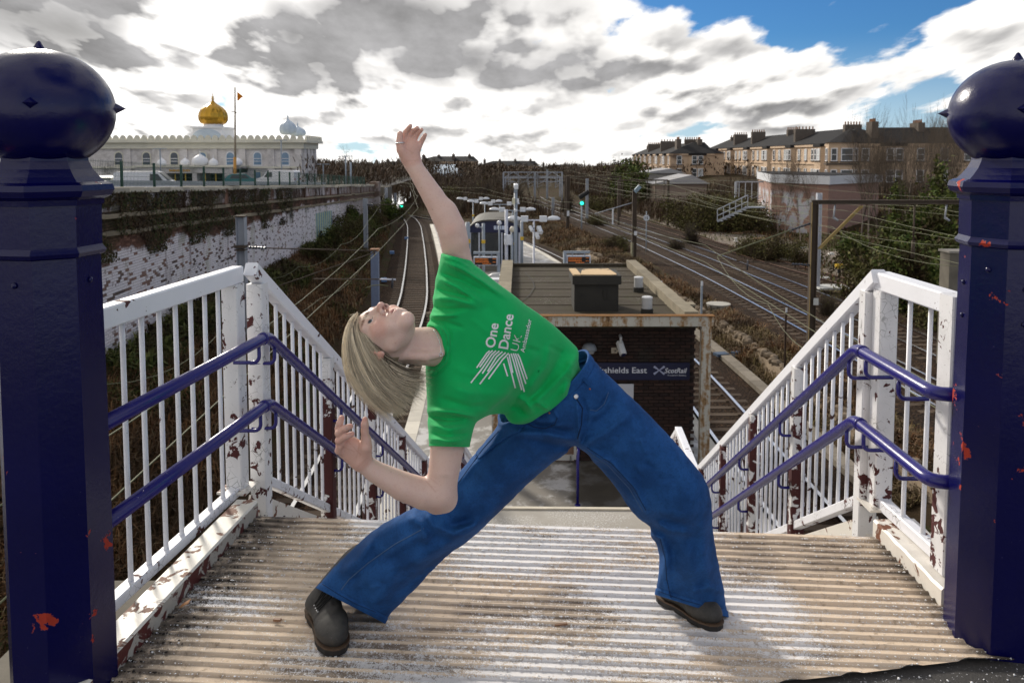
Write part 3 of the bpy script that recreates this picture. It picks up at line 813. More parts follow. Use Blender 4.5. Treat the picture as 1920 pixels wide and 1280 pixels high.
# railway tracks
k = NT('ballast')
vc = k.n('ShaderNodeTexVoronoi'); vc.inputs['Scale'].default_value = 13; k.l(k.g.outputs['Position'], vc.inputs['Vector'])
c = k.mix(vc.outputs['Color'], (0.030, 0.016, 0.009), (0.135, 0.080, 0.047))
c = k.mix(k.ss(k.noise(0.5, 4), 0.42, 0.68), c, (0.05, 0.032, 0.021))
c = k.mix(k.math('MULTIPLY', k.ss(vc.outputs['Distance'], 0.25, 0.55), 0.8), c, (0.018, 0.013, 0.010))
k.col(c).rough(0.95).spec(0.08); k.bump(k.math('MULTIPLY', vc.outputs['Distance'], -1.0), 1.0, 0.05); M['ballast'] = k.m
k = NT('grey_gravel')
vc = k.n('ShaderNodeTexVoronoi'); vc.inputs['Scale'].default_value = 16; k.l(k.g.outputs['Position'], vc.inputs['Vector'])
c = k.mix(vc.outputs['Color'], (0.13, 0.105, 0.085), (0.33, 0.28, 0.235)); c = k.mix(k.ss(k.noise(0.35, 5, .6), .5, .68), c, (0.14, 0.125, 0.05))
k.col(c).rough(0.9).spec(0.1); k.bump(vc.outputs['Distance'], 0.8, 0.04); M['gravel'] = k.m
k = NT('rail_head_steel')
k.col(k.mix(k.noise(3, 3), (0.74, 0.72, 0.70), (0.88, 0.87, 0.86))).rough(0.24).metal(1.0); M['rail_top'] = k.m
M['rail_rust'] = m_plain('rusty_rail', (0.035, 0.020, 0.014), 0.8, 0.4, 4)
M['rail_head_rust'] = m_plain('rusty_rail_head', (0.16, 0.075, 0.04), 0.6, 0.4, 4)
M['sleeper'] = m_plain('sleeper_grey', (0.085, 0.062, 0.045), 0.9, 0.35, 3, bump=0.3, rnd=0.25)
mb = MB(); mb.box((0, 0, 0), (2.5, 0.25, 0.14)); mb.box((-.72, 0, .08), (.30, .18, .03)); mb.box((.72, 0, .08), (.30, .18, .03))
t = obj('tmp', mb, M['sleeper']); SLP = t.data; bpy.data.objects.remove(t)
def sweep(name, f, off, prof_, y0, y1, zf, mats, mi_f, parent, step=1.2):
 yy = np.arange(y0, y1 + step, step); vs_, fs, mi = [], [], []
 n = len(prof_)
 for y in yy:
  x = float(f(y)); dx_ = float(f(y + .5) - f(y - .5)); t_ = Vector((dx_, 1, 0)).normalized(); nrm = Vector((t_.y, -t_.x, 0))
  for px_, pz in prof_: vs_.append(Vector((x, y, zf)) + nrm * (off + px_) + Vector((0, 0, pz)))
 for i in range(len(yy) - 1):
  for kx in range(n - 1):
   fs.append((i * n + kx, i * n + kx + 1, (i + 1) * n + kx + 1, (i + 1) * n + kx)); mi.append(mi_f[kx])
 return mesh_obj(name, vs_, fs, mats, parent, False, mi)
RP = [(-.07, -.155), (-.07, -.145), (-.012, -.125), (-.012, -.045), (-.046, -.03), (-.046, 0), (.046, 0), (.046, -.03), (.012, -.045), (.012, -.125), (.07, -.145), (.07, -.155)]
RMI = [1, 1, 1, 1, 1, 0, 1, 1, 1, 1, 1]
def track(f, z, y0, y1, label, rusty=False, near=62, sl0=None, bal=1.9, dz=0.0):
 t = thing('railway_track', label, 'railway track', (float(f(y0)), y0, z), 'railway tracks')
 t['kind'] = 'structure'; del t['label'], t['category'], t['group']
 sweep('ballast', f, 0, [(-bal - .5, -.62), (-bal, -.20), (-1.3, -.155), (-.8, -.17), (.8, -.17), (1.3, -.155), (bal, -.20), (bal + .5, -.62)], y0, y1, z, M['ballast'], [0] * 7, t)
 for s in (-.7175, .7175):
  sweep('rail', f, s, RP, y0, y1, z, [M['rail_head_rust'] if rusty else M['rail_top'], M['rail_rust']], RMI, t)
 y = sl0 if sl0 is not None else y0; mb = MB()
 while y < y1:
  x = float(f(y)); ang = -math.atan(float(f(y + .5) - f(y - .5)))
  if y < near: inst('sleeper', SLP, t, (x, y, z - .225), (0, 0, ang))
  else: mb.box((x, y, z - .225), (2.5, .25, .14), ang)
  y += .66
 if mb.n: stuff(obj('sleeper_run', mb, M['sleeper'], t))
 return t
track(LT, ZR, 2, 132, 'l', sl0=14)
track(RT, ZR, 2, 124, 'r', sl0=14)
track(M1, ZM, 2, 158, 'm', sl0=22, near=70)
track(M2, ZM, 2, 158, 'm', sl0=28, near=74)
track(M3, ZM - .06, 20, 138, 'm', rusty=True, sl0=36, near=70, bal=1.5)
f = table((10, 27), (38, 25.0), (50, 23.0), (65, 21.5), (80, 20.0), (110, 18))
def strip(name, f, y0, y1, w, mat, lift=0.05, seg=10, step=1.5):
 yy = np.arange(y0, y1, step); vs_ = []; fs = []
 for y in yy:
  for j in range(seg + 1):
   x = float(f(y)) + (j / seg - .5) * w * (1 + .25 * mnoise((y * .2, 3, j * .01)))
   vs_.append((x, y, float(gz_np(np.array([x]), np.array([y]))[0]) + lift))
 for i in range(len(yy) - 1):
  for j in range(seg): a = i * (seg + 1) + j; fs.append((a, a + 1, a + seg + 2, a + seg + 1))
 return structure(mesh_obj(name, vs_, fs, mat, None, True))
strip('gravel_path', f, 12, 110, 6.5, M['gravel'])
RTO = lambda o: (lambda y: RT(y) + o)
t = thing('cable_trough', 'concrete cable trough along the foot of the right bank', 'cable trough', (8.3, 20, ZR - .2))
M['trough'] = m_plain('trough_concrete', (0.24, 0.21, 0.17), 0.9, 0.3, 5, rnd=.15)
for i in range(56):
 y = 18 + i * .62; x = float(RT(y)) + 2.1
 mb = MB(); mb.box((x, y, ZR - .10), (.42, .60, .16), -math.atan(float(RT(y + .5) - RT(y - .5)))); obj('lid', mb, M['trough'], t)
M['rubble'] = m_plain('rubble_stone', (0.20, 0.155, 0.11), 0.95, 0.45, 2, bump=0.6, bscale=12, rnd=.3)
t = thing('low_wall', 'low rubble retaining wall between the lower track and the main line', 'wall', (9.3, 20, ZR))
rr = random.Random(3)
for i in range(150):
 y = 17 + i * .30; x = float(RT(y)) + 3.25
 h_ = rr.uniform(.22, .34); w = rr.uniform(.26, .42); mb = MB()
 mb.lathe([(w * .45, -h_ / 2), (w * .56, -h_ * .1), (w * .5, h_ * .3), (w * .25, h_ * .5)], (0, 0, 0), 6, rr.random() * 3)
 mb.v = [(q_[0] * rr.uniform(.85, 1.1) + x + .08 * math.sin(i * 1.9), q_[1] * rr.uniform(.85, 1.1) + y, q_[2] - 5.53 + .05 * math.sin(i * .7)) for q_ in mb.v]
 o = obj('stone', mb, M['rubble'], t)
sweep('wall_core', RTO(3.2), 0, [(-.45, -.6), (-.16, .22), (.12, .25), (.2, -.1)], 14, 62, ZR + .0, M['rubble'], [0, 0, 0], t)
def blades(name, n, sample, mat, L=(.25, .6), w=.016, flop=.9, lift=0):
 pts = [];
 x, y = sample(n); z = gz_np(x, y) + lift
 a = rng.uniform(0, 6.283, n); l_ = rng.uniform(L[0], L[1], n); fl = rng.uniform(.4 * flop, flop, n); ww = w * rng.uniform(.5, 1.5, n)
 base = np.stack((x, y, z), 1); d_ = np.stack((np.cos(a), np.sin(a), 0 * a), 1); s_ = np.stack((-np.sin(a), np.cos(a), 0 * a), 1)
 upv = np.array([0, 0, 1.0]); vs_ = np.zeros((n, 5, 3)); hgt = np.sqrt(np.maximum(.05, 1 - fl * fl))
 m_ = base + d_ * (fl * l_ * .35)[:, None] + upv * (l_ * hgt * .62)[:, None]; tip = base + d_ * (fl * l_)[:, None] + upv * (l_ * hgt * .80 * (1 - .3 * fl))[:, None]
 vs_[:, 0] = base - s_ * ww[:, None]; vs_[:, 1] = base + s_ * ww[:, None]; vs_[:, 2] = m_ + s_ * (ww * .8)[:, None]; vs_[:, 3] = m_ - s_ * (ww * .8)[:, None]; vs_[:, 4] = tip
 b = np.arange(n)[:, None] * 5
 tri_ = np.concatenate((b + [0, 1, 2], b + [0, 2, 3], b + [3, 2, 4]), 0)
 return stuff(mesh_obj(name, vs_.reshape(-1, 3), tri_, mat))
def m_blade(name, cols, rough=.85):
 k = NT(name); r_ = k.n('ShaderNodeValToRGB'); k.l(k.island(), r_.inputs[0]); e = r_.color_ramp.elements
 for i, c_ in enumerate(cols):
  if i < 2: e[i].position = i / (len(cols) - 1); e[i].color = c_ + (1,)
  else: q_ = e.new(i / (len(cols) - 1)); q_.color = c_ + (1,)
 e[1].position = 1 / (len(cols) - 1)
 k.col(k.mix(k.ss(k.noise(.7, 4), .35, .7), r_.outputs[0], (0.05, 0.03, 0.016))).rough(rough).spec(.2)
 return k.m
M['bracken'] = m_blade('dead_bracken', [(0.07, 0.028, 0.011), (0.17, 0.075, 0.027), (0.26, 0.145, 0.065), (0.09, 0.045, 0.02), (0.34, 0.25, 0.14)])
M['bramble'] = m_blade('green_bramble', [(0.045, 0.065, 0.014), (0.09, 0.12, 0.028), (0.15, 0.165, 0.045), (0.07, 0.058, 0.02)])
M['straw'] = m_blade('straw_grass', [(0.20, 0.14, 0.07), (0.30, 0.22, 0.12), (0.12, 0.075, 0.035), (0.16, 0.13, 0.04)])
def slope_l(n):
 y = 9 + 75 * rng.random(n) ** 1.7; f_ = rng.random(n) ** .9
 return (LT(y) - 2.5) * (1 - f_) + (WX(y) + .15) * f_, y
blades('dead_bracken', 52000, slope_l, M['bracken'], (.25, .75), .015, .99)
def patchy(smp, sc, th, seed):
 def g_(n):
  xs_, ys_ = [], []; c_ = 0
  while c_ < n:
   x, y = smp(n); kx = np.array([mnoise((a * sc, b * sc, seed)) for a, b in zip(x, y)]) > th
   xs_.append(x[kx]); ys_.append(y[kx]); c_ += kx.sum()
  return np.concatenate(xs_)[:n], np.concatenate(ys_)[:n]
 return g_
blades('green_brambles', 34000, patchy(slope_l, .22, .12, 2.0), M['bramble'], (.15, .5), .030, .95)
def bank_r(n):
 y = 17 + 85 * rng.random(n) ** 1.5; f_ = rng.random(n)
 a, b = RT(y) + 2.4, np.maximum(RT(y) + 4.6, M1(y) - 2.6 - np.clip(40 - y, 0, 6)); return a * (1 - f_) + b * f_, y
blades('bank_grass', 26000, bank_r, M['straw'], (.15, .5), .018)
blades('bank_bracken', 20000, patchy(bank_r, .3, -.05, 7.0), M['bracken'], (.2, .7), .02)
def yard(n):
 y = 26 + 100 * rng.random(n) ** 1.3; x = 19 + 42 * rng.random(n) ** .8 - (y - 40) * .06; return x, y
blades('yard_grass', 24000, patchy(yard, .15, -.02, 3.0), M['bramble'], (.15, .6), .035)
blades('yard_bracken', 20000, patchy(yard, .15, .05, 9.0), M['bracken'], (.2, .8), .03)
# platform
k = NT('wet_platform')
c = k.mix(k.noise(0.8, 5, 0.65), (0.17, 0.155, 0.135), (0.34, 0.315, 0.28))
c = k.mix(k.math('MULTIPLY', k.ss(k.noise(1.6, 6, 0.7), 0.50, 0.62), 0.8), c, (0.62, 0.61, 0.60))
px_ = k.xyz(); st_ = k.math('MULTIPLY', k.math('MULTIPLY', k.ss(k.math('ADD', px_[0], k.math('MULTIPLY', k.noise(2.5, 3), .5)), 1.35, 1.6), k.ss(px_[1], 17.5, 16.8)), .85); c = k.mix(st_, c, k.mix(k.noise(6, 4, .7), (.012, .010, .008), (.055, .045, .03)))  # shaded ground before the station wall, painted dark into the platform colour
k.col(c).rough(k.math('MULTIPLY_ADD', k.noise(1.2, 4), 0.6, 0.10)); M['platform'] = k.m
M['coping'] = m_plain('pale_coping', (0.62, 0.58, 0.50), 0.7, 0.2, 3, rnd=.12)
PL = lambda y: LT(y) + 1.50
PR = lambda y: RT(y) - 1.50
YA, YB = 13.2, 78.0
pl = thing('platform', 'island platform', 'platform', (0, YA, ZP)); pl['kind'] = 'structure'; del pl['label'], pl['category']
yy = np.linspace(YA, YB, 70); vs_, fs = [], []
for y in yy:
 a, b = float(PL(y)) + .30, float(PR(y)) - .30
 if b < a + .8: b = a + .8
 for j in range(7): vs_.append((a + (b - a) * j / 6, y, ZP))
for i in range(len(yy) - 1):
 for j in range(6): q_ = i * 7 + j; fs.append((q_, q_ + 1, q_ + 8, q_ + 7))
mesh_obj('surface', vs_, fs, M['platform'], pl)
for f_, s in ((PL, 1), (PR, -1)):
 vs_, fs = [], []
 for y in yy:
  x = float(f_(y)) + s * .12; vs_ += [(x, y, ZP - .02), (x, y, ZR - .3)]
 fs = [(2 * i, 2 * i + 1, 2 * i + 3, 2 * i + 2) for i in range(len(yy) - 1)]
 mesh_obj('platform_face', vs_, fs, M['concrete_d'], pl)
 y = YA + .45
 while y < YB:
  x = float(f_(y)) + s * .16; mb = MB(); mb.box((x, y, ZP - .035), (.34, .89, .09), -math.atan(float(f_(y + .5) - f_(y - .5))))
  obj('coping_slab', mb, M['coping'], pl); y += .90
vs_, fs = [], []
for y in yy:
 a = float(PL(y)) + .72; vs_ += [(a, y, ZP + .004), (a + .10, y, ZP + .004)]
mesh_obj('white_line', vs_, [(2 * i, 2 * i + 1, 2 * i + 3, 2 * i + 2) for i in range(len(yy) - 1)], m_plain('line_paint', (.7, .7, .68), .7, .2), pl)
# station building at the foot of the stairs
FY = 16.45
bl, br = P(1010, 600, FY), P(1312, 600, FY)
BX0, BX1 = -0.30, 3.92
Z_ROOF = -1.78
sb = thing('station_building', 'low brick station building with flat felt roof below the stairs', 'building', ((BX0 + BX1) / 2, FY, ZP))
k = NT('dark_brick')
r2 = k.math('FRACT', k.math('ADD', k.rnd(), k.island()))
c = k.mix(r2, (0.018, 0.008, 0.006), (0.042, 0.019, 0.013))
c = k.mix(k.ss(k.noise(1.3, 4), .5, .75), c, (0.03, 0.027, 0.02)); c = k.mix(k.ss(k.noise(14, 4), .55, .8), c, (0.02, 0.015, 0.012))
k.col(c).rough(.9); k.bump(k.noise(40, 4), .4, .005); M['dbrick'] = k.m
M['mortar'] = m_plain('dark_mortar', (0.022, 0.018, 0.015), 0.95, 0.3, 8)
def brick_meshes(L, Hh, D):
 out = {}
 for l_ in (L, L / 2):
  mb = MB(); b = .004
  mb.add([(-l_ / 2, 0, -Hh / 2), (l_ / 2, 0, -Hh / 2), (l_ / 2, 0, Hh / 2), (-l_ / 2, 0, Hh / 2),
    (-l_ / 2 + b, -D, -Hh / 2 + b), (l_ / 2 - b, -D, -Hh / 2 + b), (l_ / 2 - b, -D, Hh / 2 - b), (-l_ / 2 + b, -D, Hh / 2 - b)],
    [(4, 5, 6, 7), (0, 1, 5, 4), (1, 2, 6, 5), (2, 3, 7, 6), (3, 0, 4, 7)])
  out[l_] = mb
 return out
def brick_wall(parent, o_, u_, n_, L, z0, ztop, bl_, bh_, mat, single, maxn=300, D=.018, skip=None, drop=None):
 """courses of brick on the plane through o_ along u_ facing n_; single(p) True: brick is an object of its own"""
 bms = brick_meshes(bl_ - .012, bh_ - .011, D); rot = math.atan2(u_.y, u_.x)
 md = {}
 for l_, mb in bms.items():
  t = obj('tmp', mb, mat); md[l_] = t.data; bpy.data.objects.remove(t)
 big = MB(); cnt = 0; z = z0 + bh_ / 2; row_ = 0
 ca, sa = math.cos(rot), math.sin(rot); rr = random.Random(5)
 while True:
  s = (row_ % 2) * bl_ / 2 + bl_ / 2; any_ = False
  while s < L:
   p = o_ + u_ * s; top_ = ztop(p)
   if z + bh_ / 2 <= top_:
    any_ = True
    q_ = Vector((p.x, p.y, z)) + n_ * rr.uniform(-.005, .004)
    if not (skip and skip(q_)) and not (drop and rr.random() < drop):
     if cnt < maxn and single(q_):
      inst('brick', md[bl_ - .012], parent, q_, (0, 0, rot)); cnt += 1
     else:
      bm_ = bms[bl_ - .012]
      big.add([(q_.x + x * ca - y * sa, q_.y + x * sa + y * ca, q_.z + zz) for x, y, zz in bm_.v], bm_.f)
   s += bl_
  if not any_ and z > z0 + 1: break
  z += bh_; row_ += 1
  if z > z0 + 9: break
 if big.n: stuff(obj('brick_courses', big, mat, parent))
WY = FY + .45
mb = MB(); mb.box(((BX0 + BX1) / 2, WY + 4.1, (ZP + Z_ROOF - .05) / 2), (BX1 - BX0 - .02, 8.16, Z_ROOF - .05 - ZP)); obj('wall', mb, M['mortar'], sb)
door_zone = lambda q_: (P(985, 850, WY).x - .1 < q_.x < P(1086, 850, WY).x) and q_.z < -2.75
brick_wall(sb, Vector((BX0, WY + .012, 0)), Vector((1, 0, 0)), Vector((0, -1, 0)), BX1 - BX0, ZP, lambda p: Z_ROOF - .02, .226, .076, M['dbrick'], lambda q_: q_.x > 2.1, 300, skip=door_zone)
k = NT('roof_felt')
c = k.mix(k.noise(1.5, 5, .65), (0.038, 0.031, 0.022), (0.090, 0.074, 0.054))
wv = k.n('ShaderNodeTexWave', wave_type='BANDS', bands_direction='Y'); wv.inputs['Scale'].default_value = .55; wv.inputs['Distortion'].default_value = .6; k.l(k.g.outputs['Position'], wv.inputs['Vector'])
c = k.mix(k.math('MULTIPLY', k.ss(wv.outputs['Fac'], .0, .12), .0), c, (0.03, 0.025, 0.02))
c = k.mix(k.math('MULTIPLY', k.ss(k.noise(3, 5, .7), .5, .7), .6), c, (0.045, 0.05, 0.02))
sp = k.math('MULTIPLY', k.ss(k.noise(22, 5, .8), .60, .66), k.ss(k.noise(.9, 3), .50, .60)); c = k.mix(sp, c, (0.55, 0.54, 0.52))
k.col(c).rough(.9).spec(.12); k.bump(k.math('ADD', k.noise(12, 4), k.math('MULTIPLY', wv.outputs['Fac'], .6)), .4, .03); M['felt'] = k.m
M['parapet'] = m_plain('mossy_parapet', (0.26, 0.225, 0.165), .9, .45, 3, bump=.3, rnd=.15)
mb = MB(); mb.box(((BX0 + BX1) / 2, FY + 4.35, Z_ROOF - .02), (BX1 - BX0, 8.6, .12)); obj('roof', mb, M['felt'], sb)
for i in range(7):
 y = FY + .9 + i * 1.12; mb = MB(); mb.box(((BX0 + BX1) / 2, y, Z_ROOF + .046), (BX1 - BX0 - .5, .045, .012), .004 * (i % 3 - 1)); obj('felt_seam', mb, M['felt'], sb)
for i in range(4):
 y = FY + .15 + i * 2.12
 mb = MB(); mb.beam((BX0 + .08 + .02 * i, y, Z_ROOF + .14), (BX0 + .10 + .02 * i, y + 2.10, Z_ROOF + .14), .34, .22); obj('parapet', mb, M['parapet'], sb)
 mb = MB(); mb.beam((BX1 - .10, y, Z_ROOF + .14), (BX1 - .12, y + 2.10, Z_ROOF + .14), .30, .22); obj('parapet', mb, M['parapet'], sb)
mb = MB(); mb.box(((BX0 + BX1) / 2, FY + 8.6, Z_ROOF + .08), (BX1 - BX0, .12, .12)); obj('roof_kerb', mb, M['felt'], sb)
def rusty_white(name, s_=1.0):
 k = NT(name)
 st_ = k.noise(3.0, 5, .65, vec=k.pos((3, 3, .35))); n_ = k.noise(9, 5, .7)
 x = k.math('ADD', k.math('MULTIPLY', st_, .6), k.math('MULTIPLY', n_, .45))
 c = k.mix(k.noise(2, 3), (0.36, 0.34, 0.29), (0.52, 0.50, 0.44)); c = k.mix(k.ss(x, .47, .60), c, (0.26, 0.145, 0.055)); c = k.mix(k.ss(x, .57, .68), c, (0.085, 0.042, 0.018))
 k.col(c).rough(.75); k.bump(x, .3, .01); return k.m
M['rustw'] = rusty_white('rust_stained_white_steel')
mb = MB(); mb.box(((BX0 + BX1) / 2 + .06, FY - .32, Z_ROOF + .155), (BX1 - BX0 + .35, .14, .21)); obj('fascia_beam', mb, M['rustw'], sb)
mb = MB(); mb.box(((BX0 + BX1) / 2 + .06, FY - .32, Z_ROOF + .268), (BX1 - BX0 + .39, .19, .016)); obj('fascia_cap', mb, m_plain('rust_cap', (.22, .11, .04), .85, .5, 9), sb)
mb = MB(); mb.box(((BX0 + BX1) / 2 + .06, FY - .02, Z_ROOF + .05), (BX1 - BX0 + .3, .56, .05)); obj('canopy', mb, M['felt'], sb)
for x in (BX0 - .02, BX1 + .09):
 mb = MB(); mb.box((x, FY - .32, (ZP + Z_ROOF + .05) / 2), (.20, .16, Z_ROOF + .05 - ZP)); obj('canopy_post', mb, M['rustw'], sb)
a = P(1118, 585, 17.7); bx = a.x; by = 17.7
k = NT('sooty_housing'); c = k.mix(k.noise(3, 4), (0.014, 0.013, 0.011), (0.035, 0.032, 0.026)); k.col(c).rough(.85); k.bump(k.noise(20, 4), .3, .01); M['soot'] = k.m
hs_ = thing('roof_housing', 'black box housing with rotten board top on the flat roof', 'roof housing', (bx, by + .45, Z_ROOF + .04))
mb = MB(); mb.box((bx, by + .45, Z_ROOF + .04 + .35), (1.0, .9, .70)); obj('casing', mb, M['soot'], hs_)
mb = MB(); mb.box((bx, by + .43, Z_ROOF + .77), (1.10, 1.06, .20)); obj('lid_rim', mb, M['soot'], hs_)
k = NT('rotten_board'); c = k.mix(k.noise(5, 5, .7), (0.50, 0.33, 0.17), (0.72, 0.54, 0.32)); c = k.mix(k.ss(k.noise(2.2, 4), .58, .64), c, (0.09, 0.07, 0.05)); k.col(c).rough(.9); M['board'] = k.m
mb = MB(); mb.prism([(bx - .36, by - .02, Z_ROOF + .872), (bx + .44, by - .06, Z_ROOF + .872), (bx + .46, by + .1, Z_ROOF + .872), (bx + .37, by + .9, Z_ROOF + .872), (bx - .25, by + .84, Z_ROOF + .872)], (0, 0, .02)); obj('board', mb, M['board'], hs_)
mb = MB(); mb.box((bx - .46, by + .4, Z_ROOF + .885), (.17, .95, .03), .03); obj('board', mb, M['board'], hs_)
mb = MB(); mb.tube([(bx + .20 + .05 * math.cos(t_), by - .016, Z_ROOF + .56 - .26 * math.sin(t_) ** .7 if t_ < 3.14 else 0) for t_ in np.linspace(0.02, 3.12, 13)], .008, 5); obj('cable_loop', mb, M['soot'], hs_)
M['grey_pvc'] = m_plain('grey_plastic', (.42, .42, .42), .5, .15)
for (x, y0, yb, Yd, lab) in ((1197, 527, 552, 20.3, 'grey vent pipe by the right roof parapet, farther one'), (1213, 575, 596, 17.4, 'grey vent pipe near the front fascia of the roof')):
 p = P(x, yb, Yd); r_ = .115; v_ = thing('vent_pipe', lab, 'vent', (p.x, p.y, Z_ROOF + .04), 'vent pipes on the flat roof')
 mb = MB(); mb.lathe([(r_ * 1.2, 0), (r_ * 1.2, .12), (r_, .13)], (p.x, p.y, Z_ROOF + .04), 14); obj('flashing', mb, M['soot'], v_, False)
 mb = MB(); mb.lathe([(r_, .12), (r_, .36)], (p.x, p.y, Z_ROOF + .04), 16); auto_smooth(obj('pipe', mb, M['grey_pvc'], v_))
 mb = MB(); mb.lathe([(r_ * 1.06, .36), (r_ * 1.06, .385), (r_ * .8, .40)], (p.x, p.y, Z_ROOF + .04), 16); obj('cap', mb, m_plain('pvc_cap', (.62, .62, .62), .5, .1), v_)
mb = MB(); mb.tube([P(985, 500, 23.6), P(999, 515, 22.0), P(1002, 528, 20.9), P(992, 545, 19.6), P(972, 560, 18.6)], .012, 5)
tag(obj('roof_cable', mb, M['soot']), 'loose black cable lying across the left of the flat roof', 'cable')
for v_ in list(bpy.data.objects['roof_cable'].data.vertices): v_.co.z = Z_ROOF + .06 + .012 * (v_.co.z % .01) * 50
M['navy'] = m_plain('navy_sign', (0.004, 0.006, 0.038), .5, .1)
M['sign_white'] = m_plain('sign_lettering', (.62, .63, .68), .6, .03)
def flat_text(body, p, h, mat, name, parent, bold=0.0, width=None, shear=0.0, n=Vector((0, -1, 0)), u_=Vector((1, 0, 0))):
 """lettering on an upright plane: p is the left end of the baseline"""
 vs_, fs = text_mesh(body, bold, shear); a = np.array(vs_); lo, hi = a.min(0), a.max(0)
 sx = (width / (hi[0] - lo[0])) if width else h / .7
 q_ = [Vector(p) + u_ * (x - lo[0]) * sx + Vector((0, 0, y * h / .7)) for x, y in a]
 return mesh_obj(name, q_, fs, mat, parent)
def text_mesh(body, bold=0.0, shear=0.0, spacing=1.0):
 cu = bpy.data.curves.new('t', 'FONT'); cu.body = body; cu.size = 1.0; cu.offset = bold; cu.shear = shear; cu.space_character = spacing; cu.resolution_u = 3
 o = bpy.data.objects.new('t', cu); COL.objects.link(o)
 dg = bpy.context.evaluated_depsgraph_get(); me = bpy.data.meshes.new_from_object(o.evaluated_get(dg))
 vs_ = [(v.co.x, v.co.y) for v in me.vertices]; fs = [tuple(p.vertices) for p in me.polygons]
 bpy.data.objects.remove(o); bpy.data.meshes.remove(me)
 return vs_, fs
SY = WY - .06
s0, s1 = P(1078, 680, SY), P(1293, 712, SY)
sg = thing('station_sign', 'long navy station name sign with white lettering on the brick wall', 'sign', ((s0.x + s1.x) / 2, SY, (s0.z + s1.z) / 2))
mb = MB(); mb.box(((s0.x + s1.x) / 2, SY + .012, (s0.z + s1.z) / 2), (s1.x - s0.x, .03, s0.z - s1.z)); obj('panel', mb, M['navy'], sg)
a = P(1089, 699, SY - .006); b = P(1213, 699, SY - .006)
flat_text('Pollokshields East', a, .125, M['sign_white'], 'lettering', sg, .012, b.x - a.x)
a = P(1246, 699, SY - .006); b = P(1288, 699, SY - .006)
flat_text('ScotRail', a, .105, M['sign_white'], 'lettering', sg, .02, b.x - a.x, .25)
a = P(1252, 704.5, SY - .006); b = P(1287, 704, SY - .006)
flat_text("Scotland's Railway", a, .028, M['sign_white'], 'lettering', sg, .01, b.x - a.x)
M['saltire'] = m_plain('saltire_grey', (.36, .38, .52), .6, .1)
c_ = P(1236, 694, SY - .006); mb = MB(); w, h_ = .115, .085
for sx in (-1, 1):
 d_ = Vector((sx * w, 0, h_)); n_ = Vector((-d_.z, 0, d_.x)).normalized()
 for s in (-1, 1): mb.poly([c_ + n_ * .009, c_ + d_ * s + n_ * .024, c_ + d_ * s - n_ * .024, c_ - n_ * .009][::s])
obj('saltire_emblem', mb, M['saltire'], sg)
q0, q1 = P(1150, 720, SY), P(1188, 748, SY)
nb_ = thing('notice', 'white notice with blue lower edge on the brick wall', 'notice', ((q0.x + q1.x) / 2, SY, q0.z))
mb = MB(); mb.box(((q0.x + q1.x) / 2, SY + .02, (q0.z + q1.z) / 2), (q1.x - q0.x, .02, q0.z - q1.z)); obj('panel', mb, m_plain('notice_white', (.5, .5, .53), .5, .05), nb_)
mb = MB(); mb.box(((q0.x + q1.x) / 2, SY + .019, q1.z - .025), (q1.x - q0.x, .022, .05)); obj('band', mb, M['navy'], nb_)
p = P(1164, 652, SY - .15); cc = thing('security_camera', 'white security camera on the brick wall above the sign', 'camera', p)
mb = MB(); mb.beam(p + Vector((-.02, .1, .10)), p + Vector((.04, -.10, -.12)), .13, .13, bev=.02); obj('housing', mb, m_plain('camera_white', (.7, .7, .7), .4, .05), cc)
mb = MB(); mb.tube([p + Vector((-.10, .19, -.10)), p + Vector((-.10, .02, -.10)), p + Vector((0, 0, -.02))], .02, 6); mb.box(p + Vector((-.12, .18, -.10)), (.12, .03, .12)); obj('bracket', mb, m_plain('camera_bracket', (.42, .36, .28), .6, .1), cc)
mb = MB(); mb.beam(p + Vector((.04, -.10, -.12)), p + Vector((.047, -.12, -.14)), .08, .08); obj('lens', mb, M['navy'], cc)
mb = MB(); mb.tube([p + Vector((0, 0, .1)), p + Vector((0, .02, .22)), p + Vector((0, .15, .24))], .03, 6); obj('arm', mb, m_plain('camera_arm', (.5, .5, .5), .5), cc)
p = P(1105, 652, SY - .12); lt_ = thing('bulkhead_lamp', 'grey bulkhead lamp on the brick wall left of the camera', 'lamp', p)
mb = MB(); mb.lathe([(.16, -.05), (.155, .0), (.12, .07), (.06, .10)], p, 16); obj('shade', mb, M['galv0'] if 'galv0' in M else m_plain('lamp_shade_grey', (.22, .24, .26), .5, .1), lt_, True)
mb = MB(); mb.lathe([(.10, -.12), (.13, -.05)], p, 16); obj('diffuser', mb, m_plain('lamp_diffuser', (.3, .3, .3), .3), lt_, True)
d0_, d1_ = P(990, 850, WY - .01), P(1084, 893, WY - .01)
dr_ = thing('door', 'pale framed panel door of the station building', 'door', ((d0_.x + d1_.x) / 2, WY, ZP)); fr = m_plain('pale_frame', (.44, .43, .40), .5, .15)
hx = (d1_.x - d0_.x) / 2; cx = (d0_.x + d1_.x) / 2; zt = -2.8
for x in (d0_.x + .05, d1_.x - .05):
 mb = MB(); mb.box((x, WY - .03, (zt + ZP + .06) / 2), (.10, .09, zt - ZP - .06)); obj('frame', mb, fr, dr_)
mb = MB(); mb.box((cx, WY - .03, ZP + .10), (hx * 2 - .2, .085, .12)); obj('frame', mb, fr, dr_)
mb = MB(); mb.box((cx, WY - .03, zt), (hx * 2, .09, .10)); obj('frame', mb, fr, dr_)
mb = MB(); mb.box((cx, WY + .0, (zt + ZP) / 2), (hx * 2 - .2, .04, zt - ZP)); obj('leaf', mb, m_plain('brown_door', (.17, .10, .07), .6, .25), dr_)
